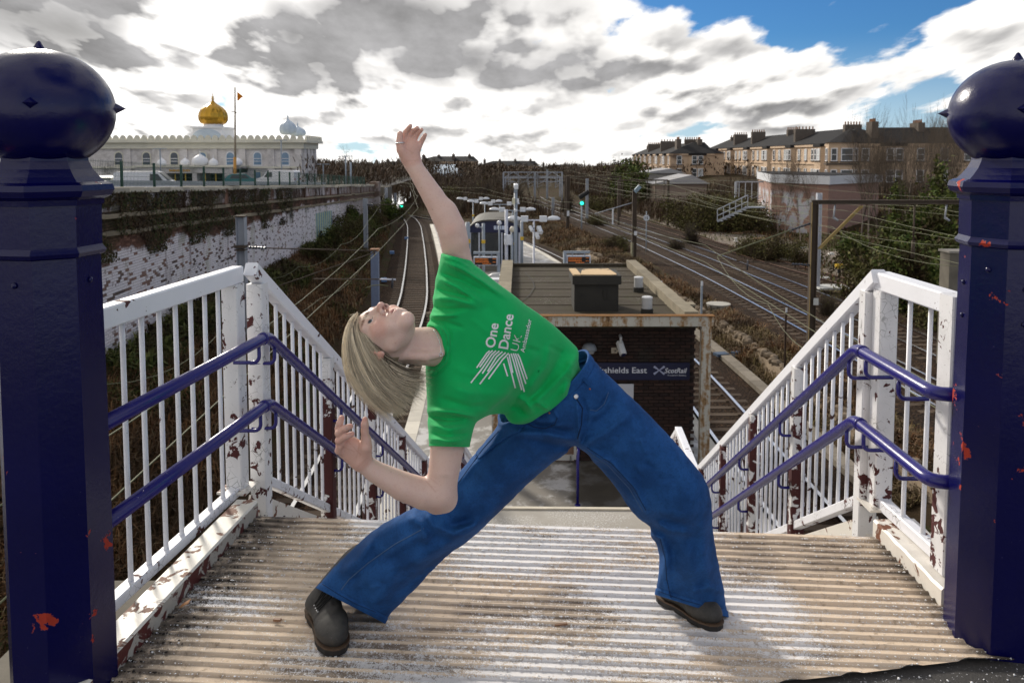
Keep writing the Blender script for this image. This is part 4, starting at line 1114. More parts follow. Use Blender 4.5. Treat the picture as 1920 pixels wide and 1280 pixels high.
mb = MB(); q_ = P(1070, 870, WY - .06); mb.tube([q_ + Vector((0, 0, .2)), q_ + Vector((0, -.04, .18)), q_ + Vector((0, -.04, -.18)), q_ + Vector((0, 0, -.2))], .012, 6); obj('handle', mb, M['steel0'] if 'steel0' in M else m_plain('door_handle', (.3, .3, .3), .3, .1, 5, 1.0), dr_)
q_ = P(1083, 900, 14.7); hr_ = thing('handrail_post', 'blue post beside the door at the stair foot', 'post', (q_.x, q_.y, ZP))
mb = MB(); mb.tube([(q_.x, q_.y, ZP), (q_.x, q_.y, ZP + .95), (q_.x + .02, q_.y + .1, ZP + 1.02), (q_.x + .04, q_.y + .9, ZP + 1.05)], .03, 10); obj('tube', mb, M['blue_rail'], hr_, True)
mb = MB(); mb.lathe([(.06, 0), (.06, .01), (.035, .02)], (q_.x, q_.y, ZP), 10); obj('foot', mb, M['blue_rail'], hr_)
# platform furniture
M['pole_grey'] = m_plain('galvanised_pole', (.27, .31, .36), .5, .15, 4)
M['pole_pale'] = m_plain('pale_pole', (.52, .54, .62), .5, .15, 4)
M['lamp_white'] = m_plain('lamp_housing', (.66, .68, .72), .4, .1, 4)
M['yellow'] = m_plain('yellow_band', (.65, .42, .03), .6, .1)
M['orange_led'] = m_emit('orange_led', (1.0, .25, .02), 0.42)
M['black'] = m_plain('matt_black', (.008, .008, .009), .7, .2)
def lamp_head(parent, c, s, mat):
 mb = MB(); sec = []
 for t_, w, h_ in ((0, .05, .05), (.12, .12, .10), (.30, .17, .13), (.52, .15, .11), (.66, .06, .05)):
  sec.append([(s * t_, y, z + .05 * math.sin(t_ * 4)) for y, z in ((-w, -h_ * .35), (-w * .7, h_ * .6), (0, h_), (w * .7, h_ * .6), (w, -h_ * .35), (0, -h_ * .7))])
 vs_ = [c + Vector(p) for r_ in sec for p in r_]; n = 6
 fs = [(i * n + j, i * n + (j + 1) % n, (i + 1) * n + (j + 1) % n, (i + 1) * n + j) for i in range(4) for j in range(n)] + [tuple(range(n))[::-1], tuple(range(4 * n, 5 * n))]
 mb.add(vs_, fs); return obj('lamp_head', mb, mat, parent, True)
def platform_lamp(px, py, Y, span, lab, pole=None):
 t_ = P(px, py, Y); t = thing('lamp_post', lab, 'street lamp', (t_.x, Y, ZP), 'twin headed lamps on the platform')
 mb = MB(); mb.tube([(t_.x, Y, ZP), (t_.x, Y, ZP + 1.1), (t_.x, Y, ZP + 1.101), (t_.x, Y, t_.z)], [.075, .075, .05, .045], 10); obj('pole', mb, pole or M['pole_grey'], t, True)
 mb = MB(); mb.tube([(t_.x - span, Y, t_.z), (t_.x + span, Y, t_.z)], .035, 8); obj('crossarm', mb, pole or M['pole_grey'], t, True)
 for s in (-1, 1):
  c = Vector((t_.x + s * span, Y, t_.z + .02))
  mb = MB(); mb.box(c + Vector((s * .02, 0, .05)), (.34, .3, .26)); obj('lamp_gear', mb, M['lamp_white'], t)
  lamp_head(t, c + Vector((s * .16, 0, .02)), s, M['lamp_white'])
 mb = MB(); mb.box((t_.x, Y, ZP + 1.25), (.17, .17, .16)); obj('band', mb, M['yellow'], t)
 return t
platform_lamp(1001, 413, 37, .42, 'nearest twin headed lamp on a pale pole right of the shelter', M['pole_pale'])
platform_lamp(961, 395, 49, .62, 'twin headed lamp rising behind the right end of the shelter roof')
platform_lamp(937, 383.5, 60, .70, 'twin headed lamp rising behind the middle of the shelter roof')
platform_lamp(909, 379, 68, .70, 'twin headed lamp behind the left of the shelter roof')
platform_lamp(887, 374, 73, .70, 'farthest twin headed lamp beside the raised forearm')
t_ = P(1001, 428, 36.9); t = thing('camera_cluster', 'white camera cluster on the pale lamp pole', 'camera', t_)
for dx_, dz_, s in ((.22, -.05, 1), (-.18, 0, .7), (.1, -.32, .8)):
 mb = MB(); mb.beam(t_ + Vector((dx_, .05, dz_ + .1 * s)), t_ + Vector((dx_ + .1, -.2, dz_ - .15 * s)), .2 * s, .2 * s, bev=.03); obj('camera_housing', mb, M['lamp_white'], t)
mb = MB(); mb.tube([t_ + Vector((-.2, 0, 0)), t_ + Vector((.25, 0, 0))], .02, 6); obj('bracket', mb, M['black'], t)
def mast(px, py, Y, r_, lab, mat, zb=ZP, cat='pole', nm='camera_mast'):
 p = P(px, py, Y); t = thing(nm, lab, cat, (p.x, Y, zb)); mb = MB(); mb.tube([(p.x, Y, zb), (p.x, Y, p.z)], r_, 10); obj('pole', mb, mat, t, True); return t, p
t, p = mast(967, 362, 36, .085, 'tall camera mast with cabinets beside the shelter', M['pole_grey'])
mb = MB(); mb.box(p + Vector((0, 0, .12)), (.16, .2, .20)); obj('neck', mb, M['pole_grey'], t)
mb = MB(); mb.beam(p + Vector((0, .18, .34)), p + Vector((.02, -.22, .28)), .19, .2, bev=.03); obj('camera_housing', mb, M['lamp_white'], t)
q_ = P(963, 377, 35.9); mb = MB(); mb.box(q_, (.14, .2, .26)); obj('cabinet', mb, m_plain('cream_box', (.6, .57, .42), .5, .1), t)
q_ = P(971, 376, 35.9); mb = MB(); mb.box(q_, (.10, .2, .17)); obj('cabinet', mb, M['lamp_white'], t)
q_ = P(967, 394, 35.9); mb = MB(); mb.lathe([(.02, -.1), (.07, -.06), (.08, 0), (.06, .05)], q_, 12); obj('dome', mb, M['lamp_white'], t, True)
t, p = mast(949.5, 393, 34.5, .075, 'white pole with dark blue foot in front of the shelter', M['pole_pale'], nm='sign_pole')
mb = MB(); mb.lathe([(.11, 0), (.11, 1.05), (.08, 1.1)], (p.x, p.y, ZP), 12); obj('sleeve', mb, M['navy'], t)
q_ = P(947, 446, 34.4); mb = MB(); mb.box(q_, (.08, .5, .33)); obj('sign_plate', mb, M['lamp_white'], t)
q_ = P(953, 449, 34.3); mb = MB(); mb.lathe([(.18, -.22), (.19, 0), (.15, .2)], q_, 10); obj('sign_back', mb, M['lamp_white'], t)
t, p = mast(906.5, 419, 39, .08, 'grey pole with yellow band and small camera before the shelter window', M['pole_grey'], nm='camera_pole')
q_ = P(906.5, 453, 38.9); mb = MB(); mb.box(q_, (.18, .18, .16)); obj('band', mb, M['yellow'], t)
q_ = P(900, 426, 38.9); mb = MB(); mb.tube([q_ + Vector((-.05, 0, 0)), (p.x, 38.9, q_.z)], .03, 6); obj('bracket', mb, M['pole_grey'], t)
q_ = P(895, 423, 38.9); mb = MB(); mb.lathe([(.02, -.1), (.1, -.05), (.11, .03), (.05, .1)], q_, 12); obj('dome', mb, M['lamp_white'], t, True)
t, p = mast(936, 420, 44, .05, 'thin grey pole with globe before the shelter sign', M['pole_grey'], nm='globe_pole')
q_ = P(936, 418, 43.9); mb = MB(); mb.lathe([(.02, -.15), (.13, -.06), (.14, .04), (.05, .14)], q_, 12); obj('globe', mb, M['lamp_white'], t, True)
t, p = mast(960, 432, 36.5, .06, 'dark grey pole with cream globe right of the white pole', M['pole_grey'], nm='globe_pole')
q_ = P(960.5, 430, 36.4); mb = MB(); mb.lathe([(.02, -.15), (.12, -.06), (.13, .04), (.05, .14)], q_, 12); obj('globe', mb, m_plain('cream_globe', (.6, .55, .45), .4, .05), t, True)
t, p = mast(978.5, 412, 46, .085, 'slim grey pole with yellow band right of the shelter', M['pole_grey'], nm='camera_pole')
q_ = P(978.5, 447, 45.9); mb = MB(); mb.box(q_, (.2, .2, .2)); obj('band', mb, M['yellow'], t)
t, p = mast(877, 417, 45, .14, 'thick blue grey post at the left edge of the shelter', M['pole_grey'], nm='platform_post')
q_ = P(877, 452, 44.8); mb = MB(); mb.box(q_, (.3, .3, .2)); obj('band', mb, M['yellow'], t)
SHY = 47.0
l_, r_ = P(879, 475, SHY), P(976, 475, SHY)
sh = thing('platform_shelter', 'waiting shelter with curved dark blue roof on the platform', 'shelter', ((l_.x + r_.x) / 2, SHY, ZP))
w = (r_.x - l_.x) / 2; cx = (l_.x + r_.x) / 2
z_e = P(920, 436, SHY).z; z_t = P(920, 413, SHY).z
arc = []
for i in range(21):
 a = math.pi * i / 20; x = -math.cos(a); arc.append((cx + x * (w + .05), z_e + (z_t - z_e) * max(0, 1 - abs(x) ** 3.2) ** .55))
mb = MB(); mb.prism([(x, SHY, z) for x, z in arc] , (0, .08, 0)); obj('gable', mb, m_plain('navy_gable', (0.005, 0.008, 0.05), .4, .1), sh)
vs_ = [(x, y, z + .05) for y in (SHY - .12, SHY + 6.5) for x, z in arc] + [(x, y, z - .03) for y in (SHY - .12, SHY + 6.5) for x, z in arc]; n = 21
fs = [(i, i + 1, n + i + 1, n + i) for i in range(n - 1)] + [(2 * n + i, 3 * n + i, 3 * n + i + 1, 2 * n + i + 1) for i in range(n - 1)] + [(i, 2 * n + i, 2 * n + i + 1, i + 1) for i in range(n - 1)]
mesh_obj('roof', vs_, fs, m_plain('weathered_shelter_roof', (.085, .078, .065), .7, .4, 2), sh)
glass = NT('shelter_glass'); glass.col((.045, .05, .055)).rough(.08); glass.b.inputs['Alpha'].default_value = .72; M['shelter_glass'] = glass.m
for i, fx in enumerate((-.97, -.60, .28, .97)):
 mb = MB(); mb.box((cx + fx * w, SHY + .05, (ZP + z_e) / 2), (.16 if abs(fx) > .9 else .08, .1, z_e - ZP)); obj('frame_post', mb, M['pole_pale'], sh)
for a, b in ((-.95, -.62), (-.58, .26)):
 mb = MB(); mb.box((cx + (a + b) / 2 * w, SHY + .06, (ZP + .25 + z_e) / 2), ((b - a) * w, .02, z_e - ZP - .3)); obj('pane', mb, M['shelter_glass'], sh)
mb = MB(); mb.box((cx, SHY + 6.3, (ZP + z_e) / 2), (2 * w, .08, z_e - ZP)); obj('back_wall', mb, m_plain('shelter_back', (.14, .145, .15), .6, .2), sh)
for s in (-1, 1): mb = MB(); mb.box((cx + s * w * .98, SHY + 3.2, (ZP + z_e) / 2), (.04, 6.2, z_e - ZP - .1)); obj('pane', mb, M['shelter_glass'], sh)
mb = MB(); mb.box((cx - .3, SHY + .10, ZP + .85), (w * 1.5, .05, .07)); obj('rail', mb, M['navy'], sh)
mb = MB(); mb.box((cx - .3, SHY + 3.5, ZP + .45), (w * 1.2, .4, .06)); obj('bench', mb, M['navy'], sh)
a, b = P(926, 425, SHY - .03), P(946, 430, SHY - .03); a = P(926, 423.5, SHY - .03)
for x0, x1, ch in ((926, 935.5, '2'), (936.5, 946, '1')):
 a, b = P(x0, 423.5, SHY - .03), P(x1, 430.5, SHY - .03)
 mb = MB(); mb.box(((a.x + b.x) / 2, SHY - .02, (a.z + b.z) / 2), (b.x - a.x, .03, a.z - b.z)); pnl = obj('number_plate', mb, m_plain('plate_blue_white', (.55, .62, .75), .5, .05), sh)
 flat_text(ch, (a.x + (b.x - a.x) * .34, SHY - .042, b.z + .04), .17, M['navy'], 'numeral', pnl, .02)
q_ = P(918, 470, SHY - 1.0); t = thing('planter', 'low planter of greenery in front of the shelter', 'planter', (q_.x, SHY - 1, ZP)); mb = MB(); mb.box((q_.x, SHY - 1, ZP + .16), (1.0, .4, .32)); obj('trough', mb, M['concrete_d'], t)
mb = MB()
for i in range(60): a = random.uniform(-.5, .5); mb.tube([(q_.x + a, SHY - 1, ZP + .3), (q_.x + a + random.uniform(-.1, .1), SHY - 1 + random.uniform(-.15, .15), ZP + random.uniform(.45, .7))], .02, 3)
f_ = obj('greenery', mb, M['bramble'], t); f_['kind'] = 'stuff'
def board(x0, x1, y0, y1, Y, px, arm_y, lab, seed):
 a, b = P(x0, y0, Y), P(x1, y1, Y); t = thing('departure_board', lab, 'display board', (P(px, y1, Y).x, Y, ZP), 'departure boards on the platform')
 cx, cz, w, h_ = (a.x + b.x) / 2, (a.z + b.z) / 2, b.x - a.x, a.z - b.z
 mb = MB(); mb.box((cx, Y, cz), (w, .22, h_)); obj('case', mb, M['pole_pale'], t)
 mb = MB(); mb.box((cx, Y - .115, cz - .005), (w * .90, .012, h_ * .80)); scr = obj('screen', mb, M['black'], t)
 rr = random.Random(seed); mb = MB()
 for r_ in range(4):
  z = cz + h_ * (.27 - .185 * r_); x = cx - w * .42 if r_ < 3 else cx - w * .12
  lim = cx + (w * .12 if r_ < 3 else w * .22)
  while x < lim:
   l_ = rr.uniform(.018, .035); hh = h_ * .038
   mb.box((x + l_ / 2, Y - .123, z), (l_, .003, hh * 2)); x += l_ + .018
  if r_ != 1 and r_ < 3:
   x = cx + w * .30
   while x < cx + w * .42: mb.box((x + .012, Y - .123, z), (.022, .003, h_ * .07)); x += .034
 o = obj('led_text', mb, M['orange_led'], scr); o['kind'] = 'stuff'
 at_ = P(px, arm_y, Y)
 mb = MB(); mb.tube([(at_.x, Y + .02, ZP), (at_.x, Y + .02, at_.z)], .075, 10); obj('post', mb, M['pole_grey'], t, True)
 far = cx - w * .45 if at_.x > cx else cx + w * .42
 mb = MB(); mb.box(((at_.x + far) / 2, Y + .02, at_.z), (abs(at_.x - far) + .12, .12, .10)); obj('arm', mb, M['pole_grey'], t)
 for fx in (-.25, .25): mb = MB(); mb.tube([(cx + fx * w, Y, cz + h_ / 2), (cx + fx * w, Y, at_.z)], .025, 6); obj('hanger', mb, M['pole_grey'], t)
board(888, 933, 481, 497, 33, 934.5, 474, 'departure board with orange text left of the white pole', 4)
board(1062, 1107, 479, 495, 33, 1059, 473, 'departure board with orange text behind the station roof', 8)
q_ = P(938, 520, 27); t = thing('lamp_post', 'low lamp head showing just above the green shoulder', 'street lamp', (q_.x, 27, ZP)); mb = MB(); mb.tube([(q_.x + .2, 27, ZP), (q_.x + .2, 27, q_.z)], .07, 8); obj('pole', mb, M['pole_grey'], t, True)
lamp_head(t, q_ + Vector((.25, 0, 0)), -1, M['grey_pvc'])
q_ = P(925, 533, 26.4); t = thing('ticket_machine', 'pale ticket machine on the platform behind the shoulder', 'ticket machine', (q_.x, 26.4, ZP)); mb = MB(); mb.box((q_.x, 26.4, (ZP + q_.z + .2) / 2), (.55, .5, q_.z + .2 - ZP)); obj('cabinet', mb, M['lamp_white'], t); mb = MB(); mb.box((q_.x, 26.13, q_.z - .2), (.4, .03, .4)); obj('screen', mb, M['black'], t)
q_ = P(941, 530, 25.5); t, p = mast(941, 516, 25.5, .08, 'short grey bollard post beside the roof parapet', M['pole_grey'], nm='bollard', cat='bollard'); mb = MB(); mb.lathe([(.1, -.05), (.1, 0), (.04, .05)], p, 10); obj('cap', mb, M['pole_grey'], t)
q_ = P(805, 596, 33); t, p = mast(806, 590, 33, .10, 'small cream marker post on the platform edge', M['parapet'], nm='marker_post', cat='post'); mb = MB(); mb.box(p, (.3, .1, .2)); obj('plate', mb, M['parapet'], t)
q_ = P(1291, 580, 19); t = thing('brick_pier', 'stub of brown brick pier behind the right end of the fascia', 'pier', (q_.x, 19, ZP)); mb = MB(); mb.box((q_.x, 19, (ZP + P(1291, 570, 19).z) / 2), (.24, .3, P(1291, 570, 19).z - ZP)); obj('shaft', mb, M['dbrick'], t); mb = MB(); mb.box((q_.x, 19, P(1291, 570, 19).z), (.28, .34, .05)); obj('cap', mb, M['parapet'], t)
# tall brick retaining wall on the left
k = NT('whitewashed_brick')
X_, Y_, Z_ = k.xyz()
rel = k.math('SUBTRACT', Z_, k.math('MULTIPLY_ADD', Y_, -0.0335, 0.92 + 0.0335 * 21.5))
r2 = k.math('FRACT', k.math('ADD', k.rnd(), k.island()))
brick = k.mix(r2, (0.10, 0.050, 0.035), (0.24, 0.13, 0.09))
soot = k.ss(k.noise(0.6, 4), .38, .62)
brick = k.mix(k.math('MULTIPLY', soot, .75), brick, (0.035, 0.030, 0.024))
wn1 = k.noise(.55, 5, .65, vec=k.pos((1, 1, .5))); wn2 = k.noise(3.2, 5, .7)
lim = k.math('ADD', k.math('MULTIPLY_ADD', wn1, 1.3, -2.42), k.math('MULTIPLY', k.ss(Y_, 30, 50), .55))
white = k.ss(k.math('SUBTRACT', lim, rel), -.06, .10)
holes = k.math('ADD', k.ss(r2, .85, .88), k.ss(wn2, .60, .66), clamp=True)
streak = k.ss(k.noise(1.8, 4, .6, vec=k.pos((1, 1, .12))), .56, .68)
white = k.math('MULTIPLY', white, k.math('SUBTRACT', 1.0, k.math('MULTIPLY', holes, k.math('MULTIPLY_ADD', k.ss(Y_, 28, 60), -.45, .92))))
wc = k.mix(k.noise(1.1, 4), (0.68, 0.62, 0.64), (0.86, 0.83, 0.83)); wc = k.mix(k.math('MULTIPLY', streak, .6), wc, (0.22, 0.17, 0.15)); wc = k.mix(k.math('MULTIPLY', k.ss(k.noise(.8, 3), .55, .7), .35), wc, (0.30, 0.31, 0.13))
par = k.math('MULTIPLY', k.ss(rel, -.68, -.62), k.ss(k.noise(1.6, 4, .7, vec=k.pos((1, 1, .4))), .46, .56))
white = k.math('MAXIMUM', white, k.math('MULTIPLY', par, .55))
c = k.mix(white, brick, wc)
ivy = k.math('MULTIPLY', k.ss(k.noise(.8, 5, .7), .50, .58), k.ss(rel, -2.2, -1.2)); ivy = k.math('MULTIPLY', ivy, k.ss(Y_, 60, 36))
c = k.mix(k.math('MULTIPLY', ivy, .75), c, (0.040, 0.036, 0.018))
dirtf = k.math('MULTIPLY', k.ss(Y_, 56, 66), .62); c = k.mix(dirtf, c, k.mix(k.noise(1.2, 4), (0.12, 0.085, 0.06), (0.27, 0.21, 0.18)))
gx = k.math('MULTIPLY', k.ss(Y_, 49.6, 49.8), k.ss(Y_, 55.6, 55.4)); gz_ = k.math('MULTIPLY', k.ss(rel, -3.55, -3.5), k.ss(rel, -1.75, -1.8))
gn = k.n('ShaderNodeTexWave', wave_type='BANDS', bands_direction='Y'); gn.inputs['Scale'].default_value = .42; gn.inputs['Distortion'].default_value = 2.2; gn.inputs['Detail'].default_value = 2; k.l(k.g.outputs['Position'], gn.inputs['Vector'])
rp_ = k.n('ShaderNodeValToRGB'); k.l(gn.outputs['Fac'], rp_.inputs[0]); e = rp_.color_ramp.elements; e[0].color = (.04, .16, .34, 1); e[1].color = (.42, .50, .20, 1); q_ = e.new(.35); q_.color = (.18, .42, .38, 1); q_ = e.new(.6); q_.color = (.20, .38, .06, 1); q_ = e.new(.8); q_.color = (.52, .56, .42, 1)
c = k.mix(k.math('MULTIPLY', k.math('MULTIPLY', gx, gz_), .75), c, rp_.outputs[0])
k.col(c).rough(.92).spec(.1); k.bump(k.noise(30, 4), .4, .01); M['wwbrick'] = k.m
M['wall_mortar'] = k.m
WL0, WL1 = 10.0, 80.0
rw = thing('retaining_wall', 'tall brick retaining wall with peeling whitewash left of the tracks', 'wall', (float(WX(21)), 21, -3.8))
pA, pB = Vector((float(WX(WL0)), WL0, 0)), Vector((float(WX(WL1)), WL1, 0))
u_ = (pB - pA).normalized(); n_ = Vector((u_.y, -u_.x, 0)); Lw = (pB - pA).length
vs_, fs = [], []; NSg = 40
for i in range(NSg + 1):
 p = pA + u_ * Lw * i / NSg; t_ = float(WTOP(p.y)) - .1
 for off in (0.0, -.55):
  for z in (-5.2, t_): vs_.append(p + n_ * off + Vector((0, 0, z)))
for i in range(NSg):
 a = i * 4; fs += [(a, a + 4, a + 5, a + 1), (a + 2, a + 3, a + 7, a + 6), (a + 1, a + 5, a + 7, a + 3)]
fs += [(0, 1, 3, 2), (NSg * 4, NSg * 4 + 2, NSg * 4 + 3, NSg * 4 + 1)]
mesh_obj('core', vs_, fs, M['wwbrick'], rw)
Lb = Lw - .6
brick_wall(rw, pA + n_ * .001, u_, n_, Lb, -4.0, lambda p: float(WTOP(p.y)) - .12, .24, .08, M['wwbrick'],
   lambda q_: 21.3 < q_.y < 27 and (float(WTOP(q_.y)) - 2.75 < q_.z < float(WTOP(q_.y)) - 1.55), 300, D=.022, drop=.012)
M['wall_stone'] = m_plain('mossy_string_course', (0.24, 0.20, 0.14), .95, .5, 1.5, bump=.4, bscale=15, rnd=.2)
M['wall_cope'] = m_plain('pale_coping_stone', (0.44, 0.40, 0.32), .9, .4, 1.5, bump=.3, bscale=15, rnd=.2)
for off, w, h_, pr, nm, mt in ((0.0, .62, .16, .10, 'coping_stone', M['wall_cope']), (-.72, .24, .13, .12, 'string_course', M['wall_stone']), (-1.20, .22, .14, .10, 'string_course', M['wall_stone'])):
 y = 16.0; rr = random.Random(int(off * 100) + 9)
 while y < WL1 - .5:
  l_ = rr.uniform(.85, 1.25) * (1 if y < 45 else 1.8); p0 = Vector((float(WX(y)), y, float(WTOP(y)) + off)); y2 = y + l_ - .02; p1 = Vector((float(WX(y2)), y2, float(WTOP(y2)) + off))
  j = rr.uniform(-.012, .015) * (3 if y > 55 else 1); mb = MB(); sh_ = n_ * (pr - w / 2 + rr.uniform(-.01, .01)) + Vector((0, 0, j - h_ / 2)); mb.beam(p0 + sh_, p1 + sh_, w, h_, bev=.015); obj(nm, mb, mt, rw)
  y += l_
for y in (27.2, 31.5, 36, 41, 46.5, 52, 58, 64, 70, 76):
 p = Vector((float(WX(y)), y, 0)); t_ = float(WTOP(y)); mb = MB(); mb.box(p + n_ * .03 + Vector((0, 0, t_ - .40)), (.16, .42, .62), math.atan2(u_.y, u_.x) - R(90)); obj('pilaster', mb, M['wwbrick'], rw)
e_ = Vector((float(WX(WL1 - .3)), WL1 - .3, 0)); mb = MB(); mb.box(e_ + Vector((.1, 0, float(WTOP(WL1)) / 2 - 2.4)), (.95, .9, float(WTOP(WL1)) + 5.4)); obj('end_pier', mb, M['wwbrick'], rw)
n = 26000; y = 17 + 26 * rng.random(n) ** 1.2; hang = rng.random(n)
kx = np.array([mnoise((a * .55, b * 2.2, 1.0)) + .55 * (1 - b) - .17 for a, b in zip(y, hang)]) > 0
y = y[kx]; hang = hang[kx]; n = len(y)
z = WTOP(y) - .12 - hang * 1.9; x = WX(y) + .03 + .14 * rng.random(n)
a = rng.uniform(0, 6.283, n); s = rng.uniform(.02, .055, n); tl = rng.uniform(-.9, .9, (n, 3))
b = np.stack((x, y, z), 1); e1 = np.stack((tl[:, 0] * .5, np.cos(a), np.sin(a)), 1) * s[:, None]; e2 = np.stack((tl[:, 1] * .5, -np.sin(a), np.cos(a)), 1) * s[:, None] * .8
V_ = np.stack((b - e1, b + e2, b + e1, b - e2), 1).reshape(-1, 3); F_ = np.arange(n * 4).reshape(-1, 4)
M['ivy'] = m_blade('ivy_and_creeper', [(0.02, 0.035, 0.010), (0.045, 0.065, 0.016), (0.075, 0.055, 0.022), (0.035, 0.028, 0.014), (0.13, 0.085, 0.045)])
stuff(mesh_obj('wall_ivy', V_, F_, M['ivy']))
def foot(n):
 y = 20 + 55 * rng.random(n); return WX(y) + .3 + 1.6 * rng.random(n) ** 1.4, y
blades('wall_foot_brambles', 12000, patchy(foot, .3, .02, 6.0), M['bramble'], (.3, 1.0), .04, .8)
M['green_steel'] = m_plain('dark_green_steel', (0.006, 0.045, 0.030), .5, .2, 4)
fn = thing('mesh_fence', 'dark green wire mesh fence along the top of the brick wall', 'fence', (float(WX(30)) - .9, 30, -.6))
FO_ = lambda y: Vector((float(WX(y)) - .75, y, 0))
tops = lambda y: 1.72 - .0335 * (y - 21.5) * 1.02
y = 14.2; ypr = None; step = 2.46; mbw = MB()
while y < 79:
 p = FO_(y); mb = MB(); mb.box(p + Vector((0, 0, (tops(y) + float(plat_z(y))) / 2)), (.075, .06, tops(y) - float(plat_z(y)))); obj('post', mb, M['green_steel'], fn)
 if ypr is not None:
  a, b = FO_(ypr), p
  nz = 10
  mp_ = MB()
  for i in range(nz):
   za, zb = tops(ypr) - .05 - i * .21, tops(y) - .05 - i * .21
   mp_.beam(a + Vector((0, 0, za)), b + Vector((0, 0, zb)), .008, .008)
  nv_ = 24
  for i in range(1, nv_):
   q_ = a + (b - a) * i / nv_; zt = tops(ypr) + (tops(y) - tops(ypr)) * i / nv_; mp_.beam(q_ + Vector((0, 0, zt - 2.0)), q_ + Vector((0, 0, zt)), .006, .006)
  o = obj('mesh_panel', mp_, M['green_steel'], fn); o['kind'] = 'stuff'
 ypr = y; y += step
mb = MB(); mb.beam(FO_(14) + Vector((-.5, 0, float(WTOP(14)) + .12)), FO_(60) + Vector((-.5, 0, float(WTOP(60)) + .12)), .12, .18); tag(obj('crash_barrier', mb, m_plain('galvanised_barrier', (.40, .43, .46), .5, .1)), 'long grey crash barrier rail just behind the wall coping', 'barrier')
# temple with golden dome
GY = 110.0
def X(px, Y=GY): return P(px, 300, Y).x
def Zp(py, Y=GY): return P(960, py, Y).z
zg = float(plat_z(90)) - .2
k = NT('pale_ashlar'); br_ = k.n('ShaderNodeTexBrick'); br_.inputs['Scale'].default_value = 1.4; br_.inputs['Color1'].default_value = (.62, .58, .565, 1); br_.inputs['Color2'].default_value = (.72, .68, .66, 1); br_.inputs['Mortar'].default_value = (.52, .49, .47, 1); br_.inputs['Mortar Size'].default_value = .012
mp = k.n('ShaderNodeMapping'); mp.inputs['Rotation'].default_value = (R(90), 0, 0); k.l(k.g.outputs['Position'], mp.inputs[0]); k.l(mp.outputs[0], br_.inputs['Vector'])
k.col(k.mix(k.ss(k.noise(.8, 4), .45, .75), br_.outputs[0], (.42, .39, .37, 1))).rough(.85); M['ashlar'] = k.m
M['sand_trim'] = m_plain('sandstone_trim', (.68, .65, .54), .8, .15, .8)
M['dome_white'] = m_plain('white_dome', (.80, .80, .82), .45, .06, .8)
M['dome_pale'] = m_plain('pale_blue_dome', (.50, .58, .66), .45, .1, .8)
M['gold'] = m_plain('gilded_dome', (.48, .27, .035), .32, .15, .8, .85)
k = NT('dark_window'); k.col(k.mix(k.noise(.9, 3), (.02, .025, .03), (.10, .13, .17))).rough(.12); M['glass_d'] = k.m
M['glass_b'] = m_plain('blue_window_glass', (.16, .26, .38), .12, .4, .7)
M['frame_w'] = m_plain('white_window_frame', (.72, .72, .74), .5, .06)
M['dark_open'] = m_plain('dark_interior', (.012, .012, .013), .8, .2)
gt = thing('temple', 'pale stone temple with scalloped parapet and gilded onion dome', 'temple', (X(390), GY, zg))
gx0, gx1 = X(130), X(566); DEP = 7.5
zc, zp_, zm = Zp(279), Zp(262), Zp(255)
mb = MB(); mb.box(((gx0 + gx1) / 2, GY + DEP / 2, (zg + zc) / 2), (gx1 - gx0, DEP, zc - zg)); obj('wall', mb, M['ashlar'], gt)
mb = MB(); mb.box(((gx0 + gx1) / 2, GY + DEP / 2, (zc + zp_) / 2), (gx1 - gx0 + .8, DEP + .8, zp_ - zc)); obj('frieze', mb, M['sand_trim'], gt)
mb = MB(); mb.box(((gx0 + gx1) / 2, GY + DEP / 2, zp_ - .25), (gx1 - gx0 + 1.9, DEP + 1.9, .35)); obj('cornice', mb, M['sand_trim'], gt)
mw = .98; n = int((gx1 - gx0 + 1.6) / mw)
mb = MB(); mb.prism([(mw * .5 * (a - 1) * .96 + mw * .5 * .0, 0, .7 * max(0, math.sin(math.pi * (a / 2))) ** .6) for a in np.linspace(0, 2, 9)], (0, .3, 0)); t = obj('tmp', mb, M['sand_trim']); MER = t.data; bpy.data.objects.remove(t)
for i in range(n): inst('merlon', MER, gt, (gx0 - .5 + mw * (i + .5), GY - .7, zp_ - .08), (0, 0, 0))
for i in range(9): inst('merlon', MER, gt, (gx1 + .75, GY + mw * (i + .5), zp_ - .08), (0, 0, R(90)))
pil = [(X(p), .0) for p in (240, 294, 346, 402, 455, 509, 560)]
for x, _ in pil: mb = MB(); mb.box((x, GY - .12, (zg + zc) / 2), (.95, .3, zc - zg)); obj('pilaster', mb, M['ashlar'], gt)
for i in range(4): mb = MB(); mb.box((gx1 + .12, GY + 1.0 + i * 1.9, (zg + zc) / 2), (.3, 1.1, zc - zg)); obj('pilaster', mb, M['ashlar'], gt)
mb = MB(); mb.box(((gx0 + gx1) / 2, GY - .15, Zp(314)), (gx1 - gx0, .3, .25)); obj('string_course', mb, M['sand_trim'], gt)
def arch(cx, z0, z1, w, y):
 pts = [(cx - w / 2, y, z0), (cx + w / 2, y, z0)]
 for i in range(9): a = math.pi * i / 8; pts.append((cx + w / 2 * math.cos(a), y, z1 - w / 2 + w / 2 * math.sin(a)))
 return pts
